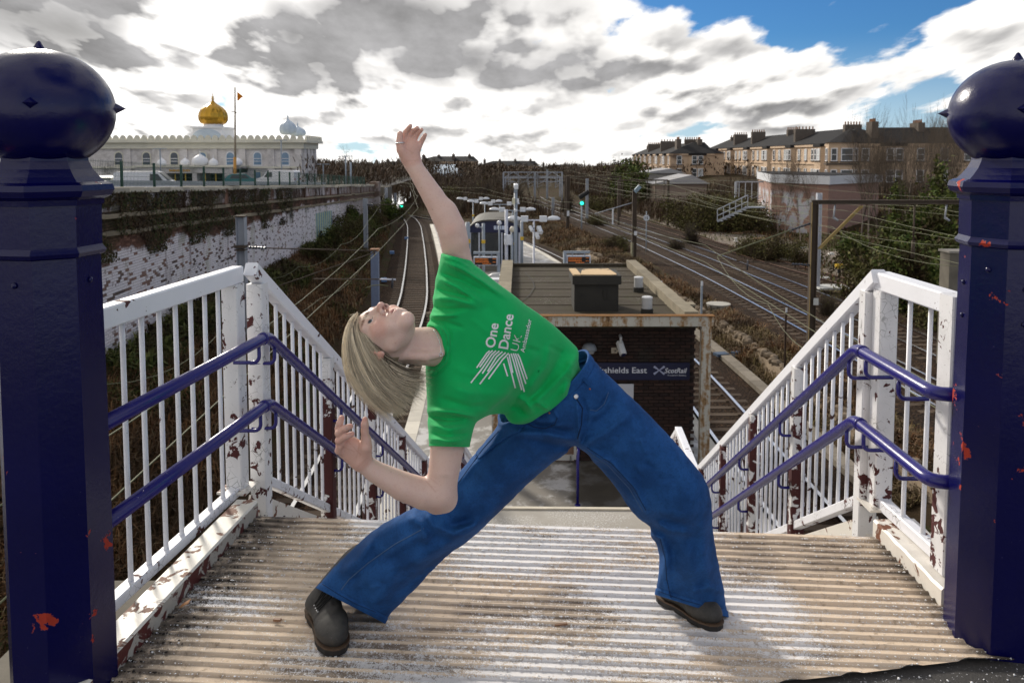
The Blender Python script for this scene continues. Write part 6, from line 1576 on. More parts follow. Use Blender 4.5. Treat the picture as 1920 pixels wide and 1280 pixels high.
a = P(462, 464, Y); b = P(706, 470.5, Y); insulator(t, P(466, 464, Y), P(500, 465, Y), .055); strut(t, P(498, 465, Y), b, .024, M['steel_br'], 'cantilever_tube')
mb = MB(); mb.box(P(452, 462, Y), (.36, .32, .10)); mb.box(P(452, 468, Y), (.36, .32, .05)); obj('clamp', mb, M['steel_br'], t)
strut(t, P(455, 560, Y - .3), P(700, 474, Y), .022, M['steel_br'], 'stay_tube'); strut(t, P(702, 468, Y), P(702, 480, Y), .03, M['steel_br'], 'dropper')
mb = MB(); mb.box(P(697, 474, Y + 4), (.28, .2, .38));
q_ = P(703, 476, 34); bx_ = thing('lineside_box', 'small blue and white lineside cabinet with rusty lid on the left slope', 'cabinet', (q_.x, 34, gz(q_.x, 34))); mb = MB(); mb.box((q_.x, 34, (q_.z + gz(q_.x, 34)) / 2), (.32, .3, q_.z - gz(q_.x, 34) + .3)); obj('case', mb, m_plain('blue_grey_case', (.16, .20, .30), .5, .3, 6), bx_); mb = MB(); mb.box((q_.x, 34, q_.z + .18), (.38, .36, .1)); obj('lid', mb, M['pot'], bx_)
Y = 19.5; a, b = P(588, 523, Y), P(742, 524, Y)
t = thing('registration_arm', 'thin horizontal registration arm hanging over the left track', 'line arm', a); strut(t, a, P(715, 523.5, Y), .017, M['steel_br'], 'tube'); strut(t, P(712, 523.5, Y), b, .022, M['pole_pale'], 'clamp'); strut(t, P(736, 522, Y), P(735, 540, Y), .03, M['ins'], 'dropper')
mb = MB(); mb.tube([P(685, 540, Y), P(700, 535, Y), P(715, 534, Y), P(728, 536, Y)], .012, 5); obj('steady_arm', mb, M['steel_gr'], t, True)
Y = 56; p = P(685, 372, Y); zb = gz(p.x, Y); t = thing('line_mast', 'slim grey mast half way down the left cutting slope', 'mast', (p.x, Y, zb), OG); mb = MB(); ibeam(mb, (p.x, Y, zb), (p.x, Y, p.z), .28, .24); obj('column', mb, M['galv'], t)
strut(t, P(690, 384, Y), P(786, 383, Y), .028, M['steel_br'], 'cantilever_tube'); strut(t, P(687, 440, Y), P(770, 395, Y), .022, M['steel_br'], 'stay_tube'); insulator(t, P(688, 384, Y), P(700, 384, Y), .08)
for px, py, Y, lab in ((724, 352, 88, 'dark mast beside the road bridge'), (741, 362, 96, 'blue grey mast left of the green signal')):
 p = P(px, py, Y); zb = gz(p.x, Y) - .2; t = thing('line_mast', lab, 'mast', (p.x, Y, zb), OG); mb = MB(); ibeam(mb, (p.x, Y, zb), (p.x, Y, p.z), .3, .26); obj('column', mb, M['galv'], t)
Y = 29.6; p = P(1527, 379, Y); zb = gz(p.x, Y)
t = thing('line_portal', 'brown steel portal with long horizontal boom left of the right gatepost', 'portal', (p.x, Y, zb), OG)
mb = MB(); ibeam(mb, (p.x, Y, zb), (p.x, Y, p.z), .24, .26); obj('column', mb, M['steel_br'], t)
bx2 = 25.5
mb = MB(); ibeam(mb, (p.x - .1, Y, p.z), (bx2, Y, p.z), .16, .2, fl=.03); obj('boom', mb, M['steel_br'], t)
mb = MB(); ibeam(mb, (bx2 - .2, Y, gz(bx2, Y)), (bx2 - .2, Y, p.z), .24, .26); obj('column', mb, M['steel_br'], t)
yl = m_plain('lichen_yellow_steel', (.30, .22, .09), .8, .3, 3)
for o_ in (0, .07): mb = MB(); mb.beam(P(1532 , 466, Y) + Vector((o_, -.1, 0)), P(1612, 386, Y) + Vector((o_, -.1, 0)), .045, .06); obj('brace', mb, yl, t)
mb = MB(); mb.beam((p.x - .13, Y - .14, zb), (p.x - .13, Y - .14, p.z), .02, .02); obj('edge_angle', mb, yl, t)
insulator(t, P(1519, 419, Y), P(1484, 431, Y), .05); strut(t, P(1486, 430, Y), P(1345, 481, Y), .024, M['steel_gr'], 'cantilever_tube')
insulator(t, P(1518, 497, Y), P(1484, 495, Y), .05); strut(t, P(1486, 495, Y), P(1347, 487, Y), .02, M['steel_br'], 'registration_tube'); strut(t, P(1402, 488, Y), P(1401, 507, Y), .03, M['ins'], 'dropper')
mb = MB(); mb.box(P(1527, 564, Y) + Vector((0, -.15, 0)), (.19, .02, .26)); obj('number_plate', mb, m_plain('plate_white', (.55, .55, .52), .6, .2, 60), t)
for px in (1566, 1775): q_ = P(px, 383, Y); mb = MB(); mb.tube([q_, q_ + Vector((-.05, 0, -.55))], .03, 6); mb.tube([q_ + Vector((-.05, 0, -.5)), q_ + Vector((.12, 0, -.62))], .05, 6); obj('hanger', mb, M['galv'], t, True)
q_ = P(1715, 384, Y); mb = MB(); mb.tube([q_, q_ + Vector((0, 0, -1.4))], .035, 6); mb.tube([q_ + Vector((0, 0, -1.35)), q_ + Vector((0, 0, -2.0))], .07, 8); obj('hanger', mb, M['steel_br'], t, True)
Y = 42; p = P(1536, 362, Y); zb = gz(p.x, Y); t = thing('line_mast', 'pale grey mast standing just behind the portal column', 'mast', (p.x, Y, zb), OG); mb = MB(); ibeam(mb, (p.x, Y, zb), (p.x, Y, p.z), .26, .24); obj('column', mb, m_plain('new_galvanised', (.5, .52, .58), .4, .1), t)
Y = 55; p = P(1190, 355, Y); zb = gz(p.x, Y); t = thing('line_mast', 'dark mast with blue tilted cap beside the main line', 'mast', (p.x, Y, zb), OG)
mb = MB(); ibeam(mb, (p.x, Y, zb), (p.x, Y, p.z), .30, .26); obj('column', mb, M['steel_br'], t); mb = MB(); mb.beam(P(1190, 360, Y), P(1200, 349, Y), .26, .26); obj('cap', mb, m_plain('blue_grey_cap', (.22, .30, .36), .5, .2), t)
mb = MB(); mb.box(P(1185, 468, Y), (.14, .14, 1.0)); obj('lineside_tube', mb, m_plain('cream_tube', (.50, .46, .30), .6, .1), t); mb = MB(); mb.box(P(1191, 437, Y) + Vector((0, -.15, 0)), (.2, .02, .3)); obj('number_plate', mb, M['lamp_white'], t)
strut(t, P(1186, 380, Y), P(1115, 401, Y), .035, M['galv'], 'cantilever_tube')
for px, py, Y, lab, mt in ((1065, 330, 76, 'thin brown mast between platform end and main line', 'steel_br'), (1037, 370, 90, 'short grey mast right of the platform lamps', 'galv'), (1003, 322, 122, 'pale blue mast under the far gantry', 'galv'), (1026, 318, 135, 'far slim mast right of the far gantry centre', 'galv'), (1101, 335, 92, 'blue grey mast behind the right hand signal', 'galv')):
 p = P(px, py, Y); zb = gz(p.x, Y) - .3; t = thing('line_mast', lab, 'mast', (p.x, Y, zb), OG); mb = MB(); ibeam(mb, (p.x, Y, zb), (p.x, Y, p.z), .32, .26); obj('column', mb, M[mt], t)
 if px == 1065: mb = MB(); mb.box(P(1065, 400, Y) + Vector((0, -.15, 0)), (.24, .02, .5)); obj('number_plate', mb, M['lamp_white'], t)
def gantry(x0, x1, y, Y, lab, mat, truss=True, legs=None):
 a, b = P(x0, y, Y), P(x1, y, Y); t = thing('line_gantry', lab, 'gantry', (a.x, Y, -5.5), OG); L = b.x - a.x
 mb = MB(); mb.beam(a, b, .14, .14);
 if truss:
  h_ = .9; mb.beam(a + Vector((0, 0, -h_)), b + Vector((0, 0, -h_)), .14, .14); n = int(L / 1.4)
  for i in range(n): mb.beam(a + Vector((L * i / n, 0, 0 if i % 2 else -h_)), a + Vector((L * (i + 1) / n, 0, -h_ if i % 2 else 0)), .09, .09)
 obj('boom', mb, M[mat], t)
 for lx in (legs or (x0, x1)):
  q_ = P(lx, y, Y); mb = MB(); mb.beam((q_.x, Y, gz(q_.x, Y) - .3), (q_.x, Y, q_.z), .24, .24, up=(0, 1, 0)); obj('leg', mb, M[mat], t)
 for i in range(6):
  q_ = a + Vector((L * (i + .5) / 6, 0, 0)); mb = MB(); mb.beam(q_, q_ + Vector((0, 0, -2.0)), .08, .08, up=(0, 1, 0)); mb.beam(q_ + Vector((0, 0, -1.9)), q_ + Vector((.9, 0, -1.5)), .06, .06); obj('dropper', mb, M[mat], t)
gantry(944, 1054, 323, 124, 'blue grey lattice gantry across the tracks in the distance', 'galv')
gantry(948, 1050, 331, 140, 'second pale gantry close behind the first', 'galv')
gantry(1060, 1163, 332, 96, 'dark portal frame across the main line in the middle distance', 'steel_br', False)
gantry(1160, 1253, 338, 84, 'brown portal frame left of the small sheds', 'steel_br', False)
gantry(1380, 1452, 341, 88, 'pale gantry arm left of the brick hall', 'galv', False)
def wire(name, pts, r, lab, mat=None):
 out = [];
 for a, b in zip(pts[:-1], pts[1:]):
  for i in range(6):
   t_ = i / 6; q_ = a + (b - a) * t_; q_.z -= .0 if r < .011 else .0; out.append(q_ + Vector((0, 0, -4 * t_ * (1 - t_) * (.02 if 'contact' in name else .35))))
 out.append(pts[-1]); mb = MB(); mb.tube(out, r, 5); return tag(obj(name, mb, mat or M['steel_gr'], None, True), lab, 'overhead wire')
WGp = 'overhead wires'
def cat_wires(f, zc, zm_, y0, y1, st_, nm, sup=None):
 yv = np.arange(y0, y1, st_)
 c_ = [Vector((float(f(y)) + .2 * (-1) ** i, y, zc)) for i, y in enumerate(yv)]; m_ = [Vector((float(f(y)) + .2 * (-1) ** i, y, zm_)) for i, y in enumerate(yv)]
 wire('contact_wire', c_, .009, 'lower wire over the ' + nm); wire('catenary_wire', m_, .008, 'upper sagging wire over the ' + nm)
cat_wires(LT, -1.55, -.75, 4, 128, 23.5, 'left track'); cat_wires(lambda y: RT(y) + np.clip((np.asarray(y, float) - 16) / 14, 0, 1) * 1.4, -2.2, -1.55, 2, 118, 27.6, 'track right of the platform')
cat_wires(M1, -1.25, -.25, 2, 150, 27.6, 'nearer main line'); cat_wires(M2, -1.15, -.1, 2, 150, 27.6, 'farther main line'); cat_wires(M3, -.95, .1, 2, 140, 27.6, 'rusty siding')
for pts, lab in (([P(200, 720, 14), P(420, 615, 20), P(600, 560, 27), P(702, 468, 27)], 'thin wire running up behind the left balusters to the mast arm'), ([P(470, 512, 30), P(560, 500, 34), P(640, 458, 40), P(690, 415, 52), P(722, 360, 88)], 'slack feeder wire curving up the left slope'),
  ([P(1196, 345, 55), P(1300, 360, 47), P(1520, 385, 30)], 'wire from the capped mast to the portal'), ([P(1120, 345, 92), P(1290, 366, 60), P(1480, 400, 42), P(1800, 462, 26)], 'wire crossing before the hedge to the gatepost'), ([P(1345, 482, 29.6), P(1440, 570, 22), P(1545, 665, 17.5)], 'pale wire running steeply down from the arm to the right railing'), ([P(1100, 352, 90), P(1300, 372, 58), P(1560, 425, 34), P(1800, 500, 22)], 'lowest wire crossing before the undergrowth')):
 wire('feeder_wire', pts, .009, lab)
M['signal_green'] = m_emit('green_signal_lens', (.02, 1.0, .58), 1.6)
def signal(px, py, Y, lab, pole_y, tilt=False, side=0):
 p = P(px, py, Y); zb = gz(p.x, Y) - .3; t = thing('signal', lab, 'railway signal', (p.x, Y, zb)); s = Y / 100
 mb = MB(); mb.tube([(p.x, Y + .15, zb), (p.x, Y + .15, p.z)], .07, 8); obj('post', mb, M['pole_grey'], t, True)
 mb = MB(); mb.lathe([(.26, 0), (.26, .35), (.20, .40)], (0, 0, 0), 14); m_ = Matrix.Rotation(R(90), 3, 'X'); mb.v = [tuple(m_ @ Vector(v) + p + Vector((0, .33, 0))) for v in mb.v]; obj('head', mb, M['black'], t, True)
 if tilt: mb = MB(); mb.beam(P(1086, 371, Y), P(1104, 359, Y), .42, .46, up=(0, 1, 0), bev=.12); obj('backboard', mb, M['black'], t)
 mb = MB(); mb.lathe([(.01, .02), (.155, .015), (.18, 0)], (0, 0, 0), 16, cap=True); mb.v = [tuple(m_ @ Vector(v) + p + Vector((0, -.08, 0))) for v in mb.v]; obj('lens', mb, M['signal_green'], t)
signal(753, 387, 96, 'green signal beside the curving left track', 0); signal(1091, 381, 76, 'green signal with tilted black backboard beside the main line', 0, True)
Y = 60; p = P(1212, 408.5, Y); zb = gz(p.x, Y); t = thing('speed_sign', 'round white speed sign reading 15 beside the siding', 'sign', (p.x, Y, zb)); mb = MB(); mb.tube([(p.x, Y, zb), (p.x, Y, p.z + .5)], .04, 6); obj('post', mb, M['pole_grey'], t, True)
mb = MB(); m_ = Matrix.Rotation(R(90), 3, 'X'); mb.lathe([(.25, 0), (.25, .03)], (0, 0, 0), 24); mb.v = [tuple(m_ @ Vector(v) + p + Vector((0, -.04, 0))) for v in mb.v]; obj('disc', mb, M['lamp_white'], t)
mb = MB(); mb.tube([p + Vector((.235 * math.cos(a), -.075, .235 * math.sin(a))) for a in np.linspace(0, 6.283, 25)], .012, 5); obj('rim', mb, M['black'], t)
flat_text('15', p + Vector((-.13, -.076, -.10)), .2, M['black'], 'numeral', t, .02, .26)
q_ = G(1573, 512, -5.3); t = thing('ground_signal', 'small yellow lineside box on a black foot', 'lineside box', q_); mb = MB(); mb.lathe([(.10, 0), (.10, .3)], q_, 10); obj('foot', mb, M['black'], t); mb = MB(); mb.box(q_ + Vector((0, 0, .42)), (.42, .3, .26)); obj('case', mb, m_plain('yellow_case', (.60, .38, .02), .5, .1), t)
q_ = G(1558, 540, -5.25); mb = MB(); mb.box(q_ + Vector((0, 0, .06)), (1.7, 1.3, .10)); tag(obj('concrete_slab', mb, m_plain('pale_slab', (.55, .55, .54), .8, .1)), 'pale flat slab lying between the main line and siding', 'slab')
q_ = G(1347, 571, -5.45); t = thing('inspection_chamber', 'round concrete chamber lid on the bank right of the roof', 'chamber', q_); mb = MB(); mb.lathe([(.55, -.3), (.55, .02)], q_, 24); obj('ring', mb, M['concrete'], t); mb = MB(); mb.lathe([(.58, .021), (.58, .06), (.3, .065)], q_, 24); obj('lid', mb, m_plain('chamber_lid', (.42, .40, .36), .85, .15), t)
for px, yt, yb, Y, w, lab, mt in ((1316, 527, 560, 31, .07, 'short grey marker post on the bank beyond the roof', 'pole_grey'), (1474, 575, 665, 26, .05, 'thin rusty red post before the main line', 'rail_rust'), (1149, 391, 408, 70, .12, 'small white marker post beside the siding', 'lamp_white'), (1240, 527, 545, 30, .06, 'short white peg in the bank grass', 'lamp_white')):
 a, b = P(px, yt, Y), P(px, yb, Y); t = thing('marker_post', lab, 'post', (a.x, Y, b.z - .3)); mb = MB(); mb.box((a.x, Y, (a.z + b.z - .6) / 2), (w, w, a.z - b.z + .6)); obj('shaft', mb, M[mt], t); mb = MB(); mb.box((a.x, Y - w / 2 - .01, a.z - .1), (w * 1.1, .015, .16)); obj('plate', mb, M['lamp_white'], t)
Y = 27; a, b = P(1772, 472, Y), P(1800, 494, Y); t = thing('lineside_cabinet', 'grey lineside cabinet half hidden by the right gatepost', 'cabinet', (a.x, Y, gz(a.x + .3, Y))); mb = MB(); mb.box((a.x + .45, Y, (a.z + gz(a.x + .3, Y)) / 2), (.9, .6, a.z - gz(a.x + .3, Y))); obj('case', mb, M['concrete_d'], t); mb = MB(); mb.box((a.x + .45, Y, a.z + .03), (1.0, .7, .07)); obj('lid', mb, M['concrete'], t)
Y = 63; t = thing('metal_stairs', 'grey steel access stairs with handrails on the yard bank', 'stairs', P(1372, 414, Y))
for o_ in (0, .8):
 for dz_ in (0, .45, .95):
  a, b = P(1345, 415, Y + o_), P(1402, 388, Y + o_); mb = MB(); mb.beam(a + Vector((0, 0, dz_)), b + Vector((0, 0, dz_)), .06, .16 if dz_ == 0 else .06); obj('stringer' if dz_ == 0 else 'handrail', mb, M['galv'], t)
 for i in range(6): q_ = a + (b - a) * i / 5; mb = MB(); mb.beam(q_, q_ + Vector((0, 0, .95)), .05, .05, up=(0, 1, 0)); obj('stanchion', mb, M['galv'], t)
for i in range(8): q_ = a + (b - a) * (i + .5) / 8 + Vector((0, -.4, 0)); mb = MB(); mb.box(q_, (.25, .8, .04)); obj('tread', mb, M['galv'], t)
q2 = P(1405, 388, Y); mb = MB(); mb.box(q2 + Vector((.6, .4, -.05)), (1.4, .9, .08)); obj('landing', mb, M['galv'], t)
rr = random.Random(17); M['log'] = m_plain('sawn_timber', (.24, .16, .10), .9, .3, 4, rnd=.3); M['rubbish'] = m_plain('white_rubbish', (.62, .61, .58), .7, .15)
for i in range(16):
 px, py = rr.choice(((1370, 425), (1400, 428), (1350, 420), (1480, 458), (1500, 465), (1450, 438), (1690, 505), (1725, 500), (1300, 405))); q_ = G(px + rr.uniform(-16, 16), py + rr.uniform(-3, 4), -5.0); q_.z = gz(q_.x, q_.y) + .12
 l_ = rr.uniform(.9, 2.6); an = rr.uniform(-.5, .6); d_ = Vector((math.cos(an), math.sin(an), rr.uniform(-.04, .04))); mb = MB(); mb.beam(q_ - d_ * l_ / 2, q_ + d_ * l_ / 2, .24, .15, bev=.01)
 tag(obj('timber_baulk', mb, M['log']), 'weathered timber baulk lying in the yard rubble', 'timber', 'old timbers in the yard')
for i in range(14):
 px, py = rr.choice(((1560, 460), (1575, 462), (1580, 478), (1370, 418), (1350, 422), (1500, 452), (1553, 507), (1405, 405), (1385, 440))); q_ = G(px + rr.uniform(-14, 14), py + rr.uniform(-4, 4), -5.1); q_.z = gz(q_.x, q_.y) + .10
 s_ = rr.uniform(.12, .28); mb = MB(); n = 9; pts = [Vector((rr.gauss(0, 1), rr.gauss(0, 1), rr.gauss(0, .6))).normalized() * s_ * rr.uniform(.7, 1.2) for _ in range(n)]
 mb.lathe([(s_ * .4, -s_ * .4), (s_ * 1.1, -s_ * .1), (s_ * .8, s_ * .4), (s_ * .2, s_ * .55)], q_, 7); o = obj('litter', mb, M['rubbish']); tag(o, 'crumpled white litter lying on the yard gravel', 'litter', 'white litter in the yard')
for px, py in ((768, 449), (741, 476), (726, 528)): q_ = G(px - 6, py, -5.95); mb = MB(); mb.box(q_ + Vector((0, 0, .12)), (.34, .5, .2), .2); tag(obj('cable_box', mb, m_plain('faded_blue', (.12, .22, .42), .6, .3)), 'faded blue box in the ballast left of the track', 'box', 'blue boxes beside the left track')
q_ = G(1383, 668, -5.9); mb = MB(); mb.box(q_ + Vector((0, 0, .1)), (.5, .22, .2), .5); mb.box(q_ + Vector((-.6, .1, .06)), (.5, .4, .1), .2); mb.box(q_ + Vector((.35, .15, .2)), (.16, .16, .2), .2); tag(obj('point_gear', mb, m_plain('blue_black_gear', (.04, .07, .12), .6, .5, 8)), 'dark blue rail gear on the trough beside the right track', 'rail gear')
# trees, bushes, scrub
M['bark'] = m_plain('grey_bark', (.11, .085, .065), .9, .35, 3, rnd=.25)
M['bark_b'] = m_plain('pale_birch_bark', (.24, .20, .17), .9, .3, 3, rnd=.2)
M['twig_b'] = m_plain('brown_twigs', (.085, .066, .050), .9, .3, 1, rnd=.3)
M['evergreen'] = m_blade('evergreen_leaves', [(.022, .040, .008), (.055, .092, .018), (.11, .15, .032), (.17, .19, .045)])
M['olive'] = m_blade('olive_scrub_leaves', [(.055, .055, .018), (.10, .10, .030), (.16, .155, .05), (.085, .06, .028)])
def bare_tree(seed, h_=8.0, slender=.0, depth=5, droop=.0):
 rr = random.Random(seed); tr, cr = MB(), MB()
 def grow(p, d, L, r, lev):
  n = 3 if lev < 3 else 2; pts = [p]; rs = [r]
  for i in range(n):
   d = (d + Vector((rr.gauss(0, .10), rr.gauss(0, .10), .05 - droop * .05 * lev))).normalized(); pts.append(pts[-1] + d * L / n); rs.append(r * (1 - .45 * (i + 1) / n))
  (tr if lev == 0 else cr).tube(pts, rs, 7 if lev == 0 else (5 if lev < 2 else 3), caps=False)
  if lev >= depth: return
  k_ = (5 if lev == 0 else 4 if lev < 3 else 3)
  for i in range(k_):
   t_ = rr.uniform(.35, 1.0) if i else 1.0; j = min(int(t_ * n), n - 1); q_ = pts[j] + (pts[j + 1] - pts[j]) * (t_ * n - j)
   a = rr.uniform(0, 6.283); sp = rr.uniform(.35, .8) * (1 - .4 * slender) if i else .15
   s_ = d.cross(Vector((math.cos(a), math.sin(a), .2))).normalized(); grow(q_, (d * math.cos(sp) + s_ * math.sin(sp)).normalized(), L * rr.uniform(.55, .78), max(.006, rs[min(j + 1, n)] * rr.uniform(.5, .75)), lev + 1)
 grow(Vector((0, 0, -.3)), Vector((0, 0, 1)), h_ * (.36 + .12 * slender), h_ * .017 * (1 - .35 * slender), 0)
 return tr, cr
TREES = []
for sd_, sl in ((1, 0), (2, .2), (3, .9), (4, .7), (5, 0)):
 tr, cr = bare_tree(sd_, 8, sl)
 a = obj('tmp', tr, M['bark_b'] if sl > .5 else M['bark'], None, True); b = obj('tmp', cr, M['twig_b'], None, True); TREES.append((a.data, b.data)); bpy.data.objects.remove(a); bpy.data.objects.remove(b)
def tree(px, Y, hpx_top, var, label, group, base=None, xw=1.0):
 x = P(px, 320, Y).x; zb = gz(x, Y) - .2 if base is None else base; zt = P(px, hpx_top, Y).z; s = (zt - zb) / 8.6
 t = thing('bare_tree', label, 'tree', (x, Y, zb), group); rz = random.random() * 6.28
 for me, nm in zip(TREES[var], ('trunk', 'crown')): o = bpy.data.objects.new(nm, me); COL.objects.link(o); o.parent = t; o.rotation_euler = (0, 0, rz); o.scale = (s * xw, s * xw, s)
 return t
pz_ = lambda Y: float(plat_z(Y))
tree(652, 98, 252, 0, 'tall spreading bare tree standing alone right of the temple', None, pz_(98), .8)
tree(212, 84, 290, 1, 'bare tree in front of the left end of the temple', None, pz_(84), .9); tree(318, 100, 322, 1, 'small bare tree before the left opening of the temple porch', None, pz_(100), .9)
rr = random.Random(8)
for i in range(20): tree(594 + i * 5 + rr.uniform(-4, 4), rr.uniform(104, 150), rr.uniform(283, 310), rr.choice((0, 1, 4)), 'bare winter tree in the thicket right of the temple', 'bare trees beside the temple', pz_(110))
for i in range(26): tree(700 + 480 * (i + rr.random()) / 26, rr.uniform(210, 300), rr.uniform(292, 309), rr.choice((0, 1, 4)), 'bare winter tree on the distant skyline', 'bare trees on the skyline', -4.6, 1.1)
for i in range(46):
 px = 690 + 500 * (i + rr.random()) / 46; tree(px, rr.uniform(118, 200), rr.uniform(304, 326) - (6 if px > 1050 else 0), rr.choice((0, 1, 2, 4)), 'bare winter tree in the distant brown thicket', 'bare trees in the thicket down the line')
tree(708, 90, 312, 0, 'bare tree with spreading branches beside the road bridge', None)
for px, Y, yt in ((1462, 68, 318), (1475, 69, 300), (1505, 67, 285), (1531, 70, 312)): tree(px, Y, yt, 2, 'slender ivy footed bare tree before the brick hall', 'slender trees before the brick hall', xw=.55)
for i in range(22):
 px = 1604 + i * 9.5 + rr.uniform(-5, 5); tree(px, rr.uniform(58, 92), rr.uniform(214, 262), rr.choice((2, 3, 3, 1)), 'tall slender birch in the thicket left of the right gatepost', 'birches before the tenement', xw=.6)
for px, Y, yt in ((1395, 110, 300), (1350, 105, 306), (1420, 100, 296), (1285, 120, 318), (1462, 104, 300), (1440, 98, 305)): tree(px, Y, yt, rr.choice((0, 1)), 'bare street tree before the long tenement', 'bare trees before the tenement', xw=.7)
tree(1372, 260, 240, 4, 'lone bare tree rising behind the tenement chimneys', None, -2, .8)
for px in (1590, 1640, 1665, 1700, 1735, 1765): tree(px, 165, rr.uniform(222, 232), rr.choice((0, 1, 4)), 'bare tree top showing above the tenement roof', 'bare trees behind the tenement', -1, .9)
def clump_mesh(seed, n, shape, leaf, mat, twigs=60):
 r_ = np.random.default_rng(seed); lob = r_.normal(0, .45, (9, 3)) * shape + np.array([0, 0, shape[2] * .9]);
 c_ = lob[r_.integers(0, 9, n)] + r_.normal(0, .30, (n, 3)) * shape; c_ = c_[c_[:, 2] > 0.02]; n = len(c_)
 e1 = r_.normal(0, 1, (n, 3)); e1 /= np.linalg.norm(e1, axis=1)[:, None]; e2 = np.cross(e1, r_.normal(0, 1, (n, 3))); e2 /= np.linalg.norm(e2, axis=1)[:, None]; s = (leaf * r_.uniform(.6, 1.4, n))[:, None]
 V_ = np.stack((c_ - e1 * s, c_ + e2 * s * .55, c_ + e1 * s, c_ - e2 * s * .55), 1).reshape(-1, 3); o = mesh_obj('tmp', V_, np.arange(n * 4).reshape(-1, 4), mat); me = o.data; bpy.data.objects.remove(o)
 mb = MB()
 for i in range(twigs):
  e = lob[i % 9] + r_.normal(0, .3, 3) * shape; mb.tube([(r_.normal(0, .08), r_.normal(0, .08), -.1), tuple(e * .5 + r_.normal(0, .05, 3)), tuple(e)], [.02, .012, .004], 3, caps=False)
 o = obj('tmp', mb, M['twig_b']); tw_ = o.data; bpy.data.objects.remove(o); return me, tw_
CL = {'ever': [clump_mesh(i, 5200, np.array([.8, .8, 1.0]), .075, M['evergreen']) for i in (1, 2)], 'tall': [clump_mesh(i, 6500, np.array([.55, .55, 1.6]), .075, M['evergreen']) for i in (3,)],
  'olive': [clump_mesh(i, 3600, np.array([1.1, 1.1, .75]), .055, M['olive'], 160) for i in (4, 5)], 'twiggy': [clump_mesh(i, 500, np.array([.9, .9, .8]), .04, M['olive'], 520) for i in (6, 7)]}
def bush(px, py_base, Y, s, kind, label, group=None, z=None, sz=1.0, name='bush'):
 x = P(px, py_base, Y).x; zb = gz(x, Y) - .1 if z is None else z; t = thing(name, label, 'tree' if name != 'bush' else 'bush', (x, Y, zb), group); ms = random.choice(CL[kind]); rz = random.random() * 6.28
 for me, nm in zip(ms, ('foliage', 'stems')): o = bpy.data.objects.new(nm, me); COL.objects.link(o); o.parent = t; o.rotation_euler = (0, 0, rz); o.scale = (s, s, s * sz)
for i, px in enumerate(range(1296, 1425, 13)): bush(px, 400, 80 + 3 * math.sin(i * 2.1), 2.1, 'olive', 'dark olive bush in the long hedge below the tenement', 'bushes of the yard hedge')
bush(1168, 340, 118, 3.6, 'ever', 'round evergreen left of the small sheds', None, None, 1.0, 'evergreen_tree'); bush(1195, 345, 112, 2.4, 'ever', 'low evergreen beside the flat roofed shed', None)
bush(1752, 400, 52, 1.75, 'tall', 'tall bright evergreen beside the right gatepost', None, None, 1.1, 'evergreen_tree'); bush(1690, 400, 60, 1.9, 'tall', 'dark ivy clad tree right of the brick hall', None, None, .8, 'evergreen_tree'); bush(1785, 420, 46, 1.7, 'tall', 'dark evergreen partly hidden by the right gatepost', None, None, 1.0, 'evergreen_tree')
bush(1655, 470, 40, 1.75, 'olive', 'large yellowish bramble mound behind the portal brace', None, None, 1.15); bush(1720, 480, 37, 1.5, 'ever', 'dark green bush right of the bramble mound'); bush(1610, 450, 48, 1.5, 'ever', 'shadowy green bush behind the portal brace foot'); bush(1780, 500, 33, 1.3, 'olive', 'low bush beside the lineside cabinet'); bush(1700, 440, 47, 1.9, 'ever', 'big dark bush below the birches'); bush(1755, 450, 42, 1.7, 'ever', 'dense dark bush behind the boom hanger')
bush(1268, 437, 62, 1.0, 'twiggy', 'bare twiggy shrub in the yard left of the stairs'); bush(1300, 430, 66, 1.3, 'twiggy', 'wider twiggy shrub before the long hedge'); bush(1552, 500, 36, .8, 'twiggy', 'small bare shrub beside the portal column'); bush(1415, 440, 58, 1.2, 'olive', 'olive bush right of the steel stairs'); bush(1440, 440, 56, 1.3, 'olive', 'olive bush before the slender trees'); bush(1500, 440, 54, 1.0, 'olive', 'low olive bush before the graffiti wall'); bush(1470, 436, 57, 1.1, 'twiggy', 'twiggy shrub below the graffiti wall')
for px, Y, s in ((620, 50, .9), (640, 56, 1.0), (662, 62, 1.0), (700, 72, 1.2), (600, 44, .7), (725, 82, 1.3), (678, 52, .8), (655, 47, .7)): bush(px, 430, Y, s, rr.choice(('ever', 'olive')), 'green bush growing up the left cutting slope', 'bushes on the left slope')
for px, Y, s in ((1120, 84, 1.0), (1150, 66, .7), (1165, 62, .8), (1000, 100, 1.6), (1060, 104, 1.8), (1120, 108, 1.8), (960, 112, 2.0), (900, 116, 2.2), (840, 116, 2.0), (930, 96, 1.4), (870, 100, 1.5)): bush(px, 400, Y, s, rr.choice(('twiggy', 'olive')), 'scrubby bush between the diverging tracks', 'scrub bushes between the tracks')
def scrub(n):
 y = 84 + 110 * rng.random(n) ** .8; x = -34 + 66 * rng.random(n); ok = np.minimum.reduce([np.abs(x - f(y)) for f in (LT, RT, M1, M2, M3)]) > 3.0
 return np.where(ok, x, LT(y) - 6 - 14 * rng.random(n)), y
M['thicket'] = m_blade('brown_thicket', [(.050, .032, .022), (.085, .055, .036), (.12, .08, .05), (.065, .05, .02)])
blades('scrub_thicket', 42000, scrub, M['thicket'], (.9, 3.6), .035, .55)
def scrub2(n): y = 88 + 60 * rng.random(n); return 16 + 50 * rng.random(n), y
blades('yard_thicket', 14000, scrub2, M['thicket'], (.8, 2.8), .035, .6)
nfw = 34000; fx_, fy_ = -95 + 260 * rng.random(nfw), 165 + 130 * rng.random(nfw)
cn = np.array([2.5 + 2.2 * mnoise((a * .045, b * .02, 2)) + 1.6 * mnoise((a * .2, b * .1, 5)) for a, b in zip(fx_, fy_)])
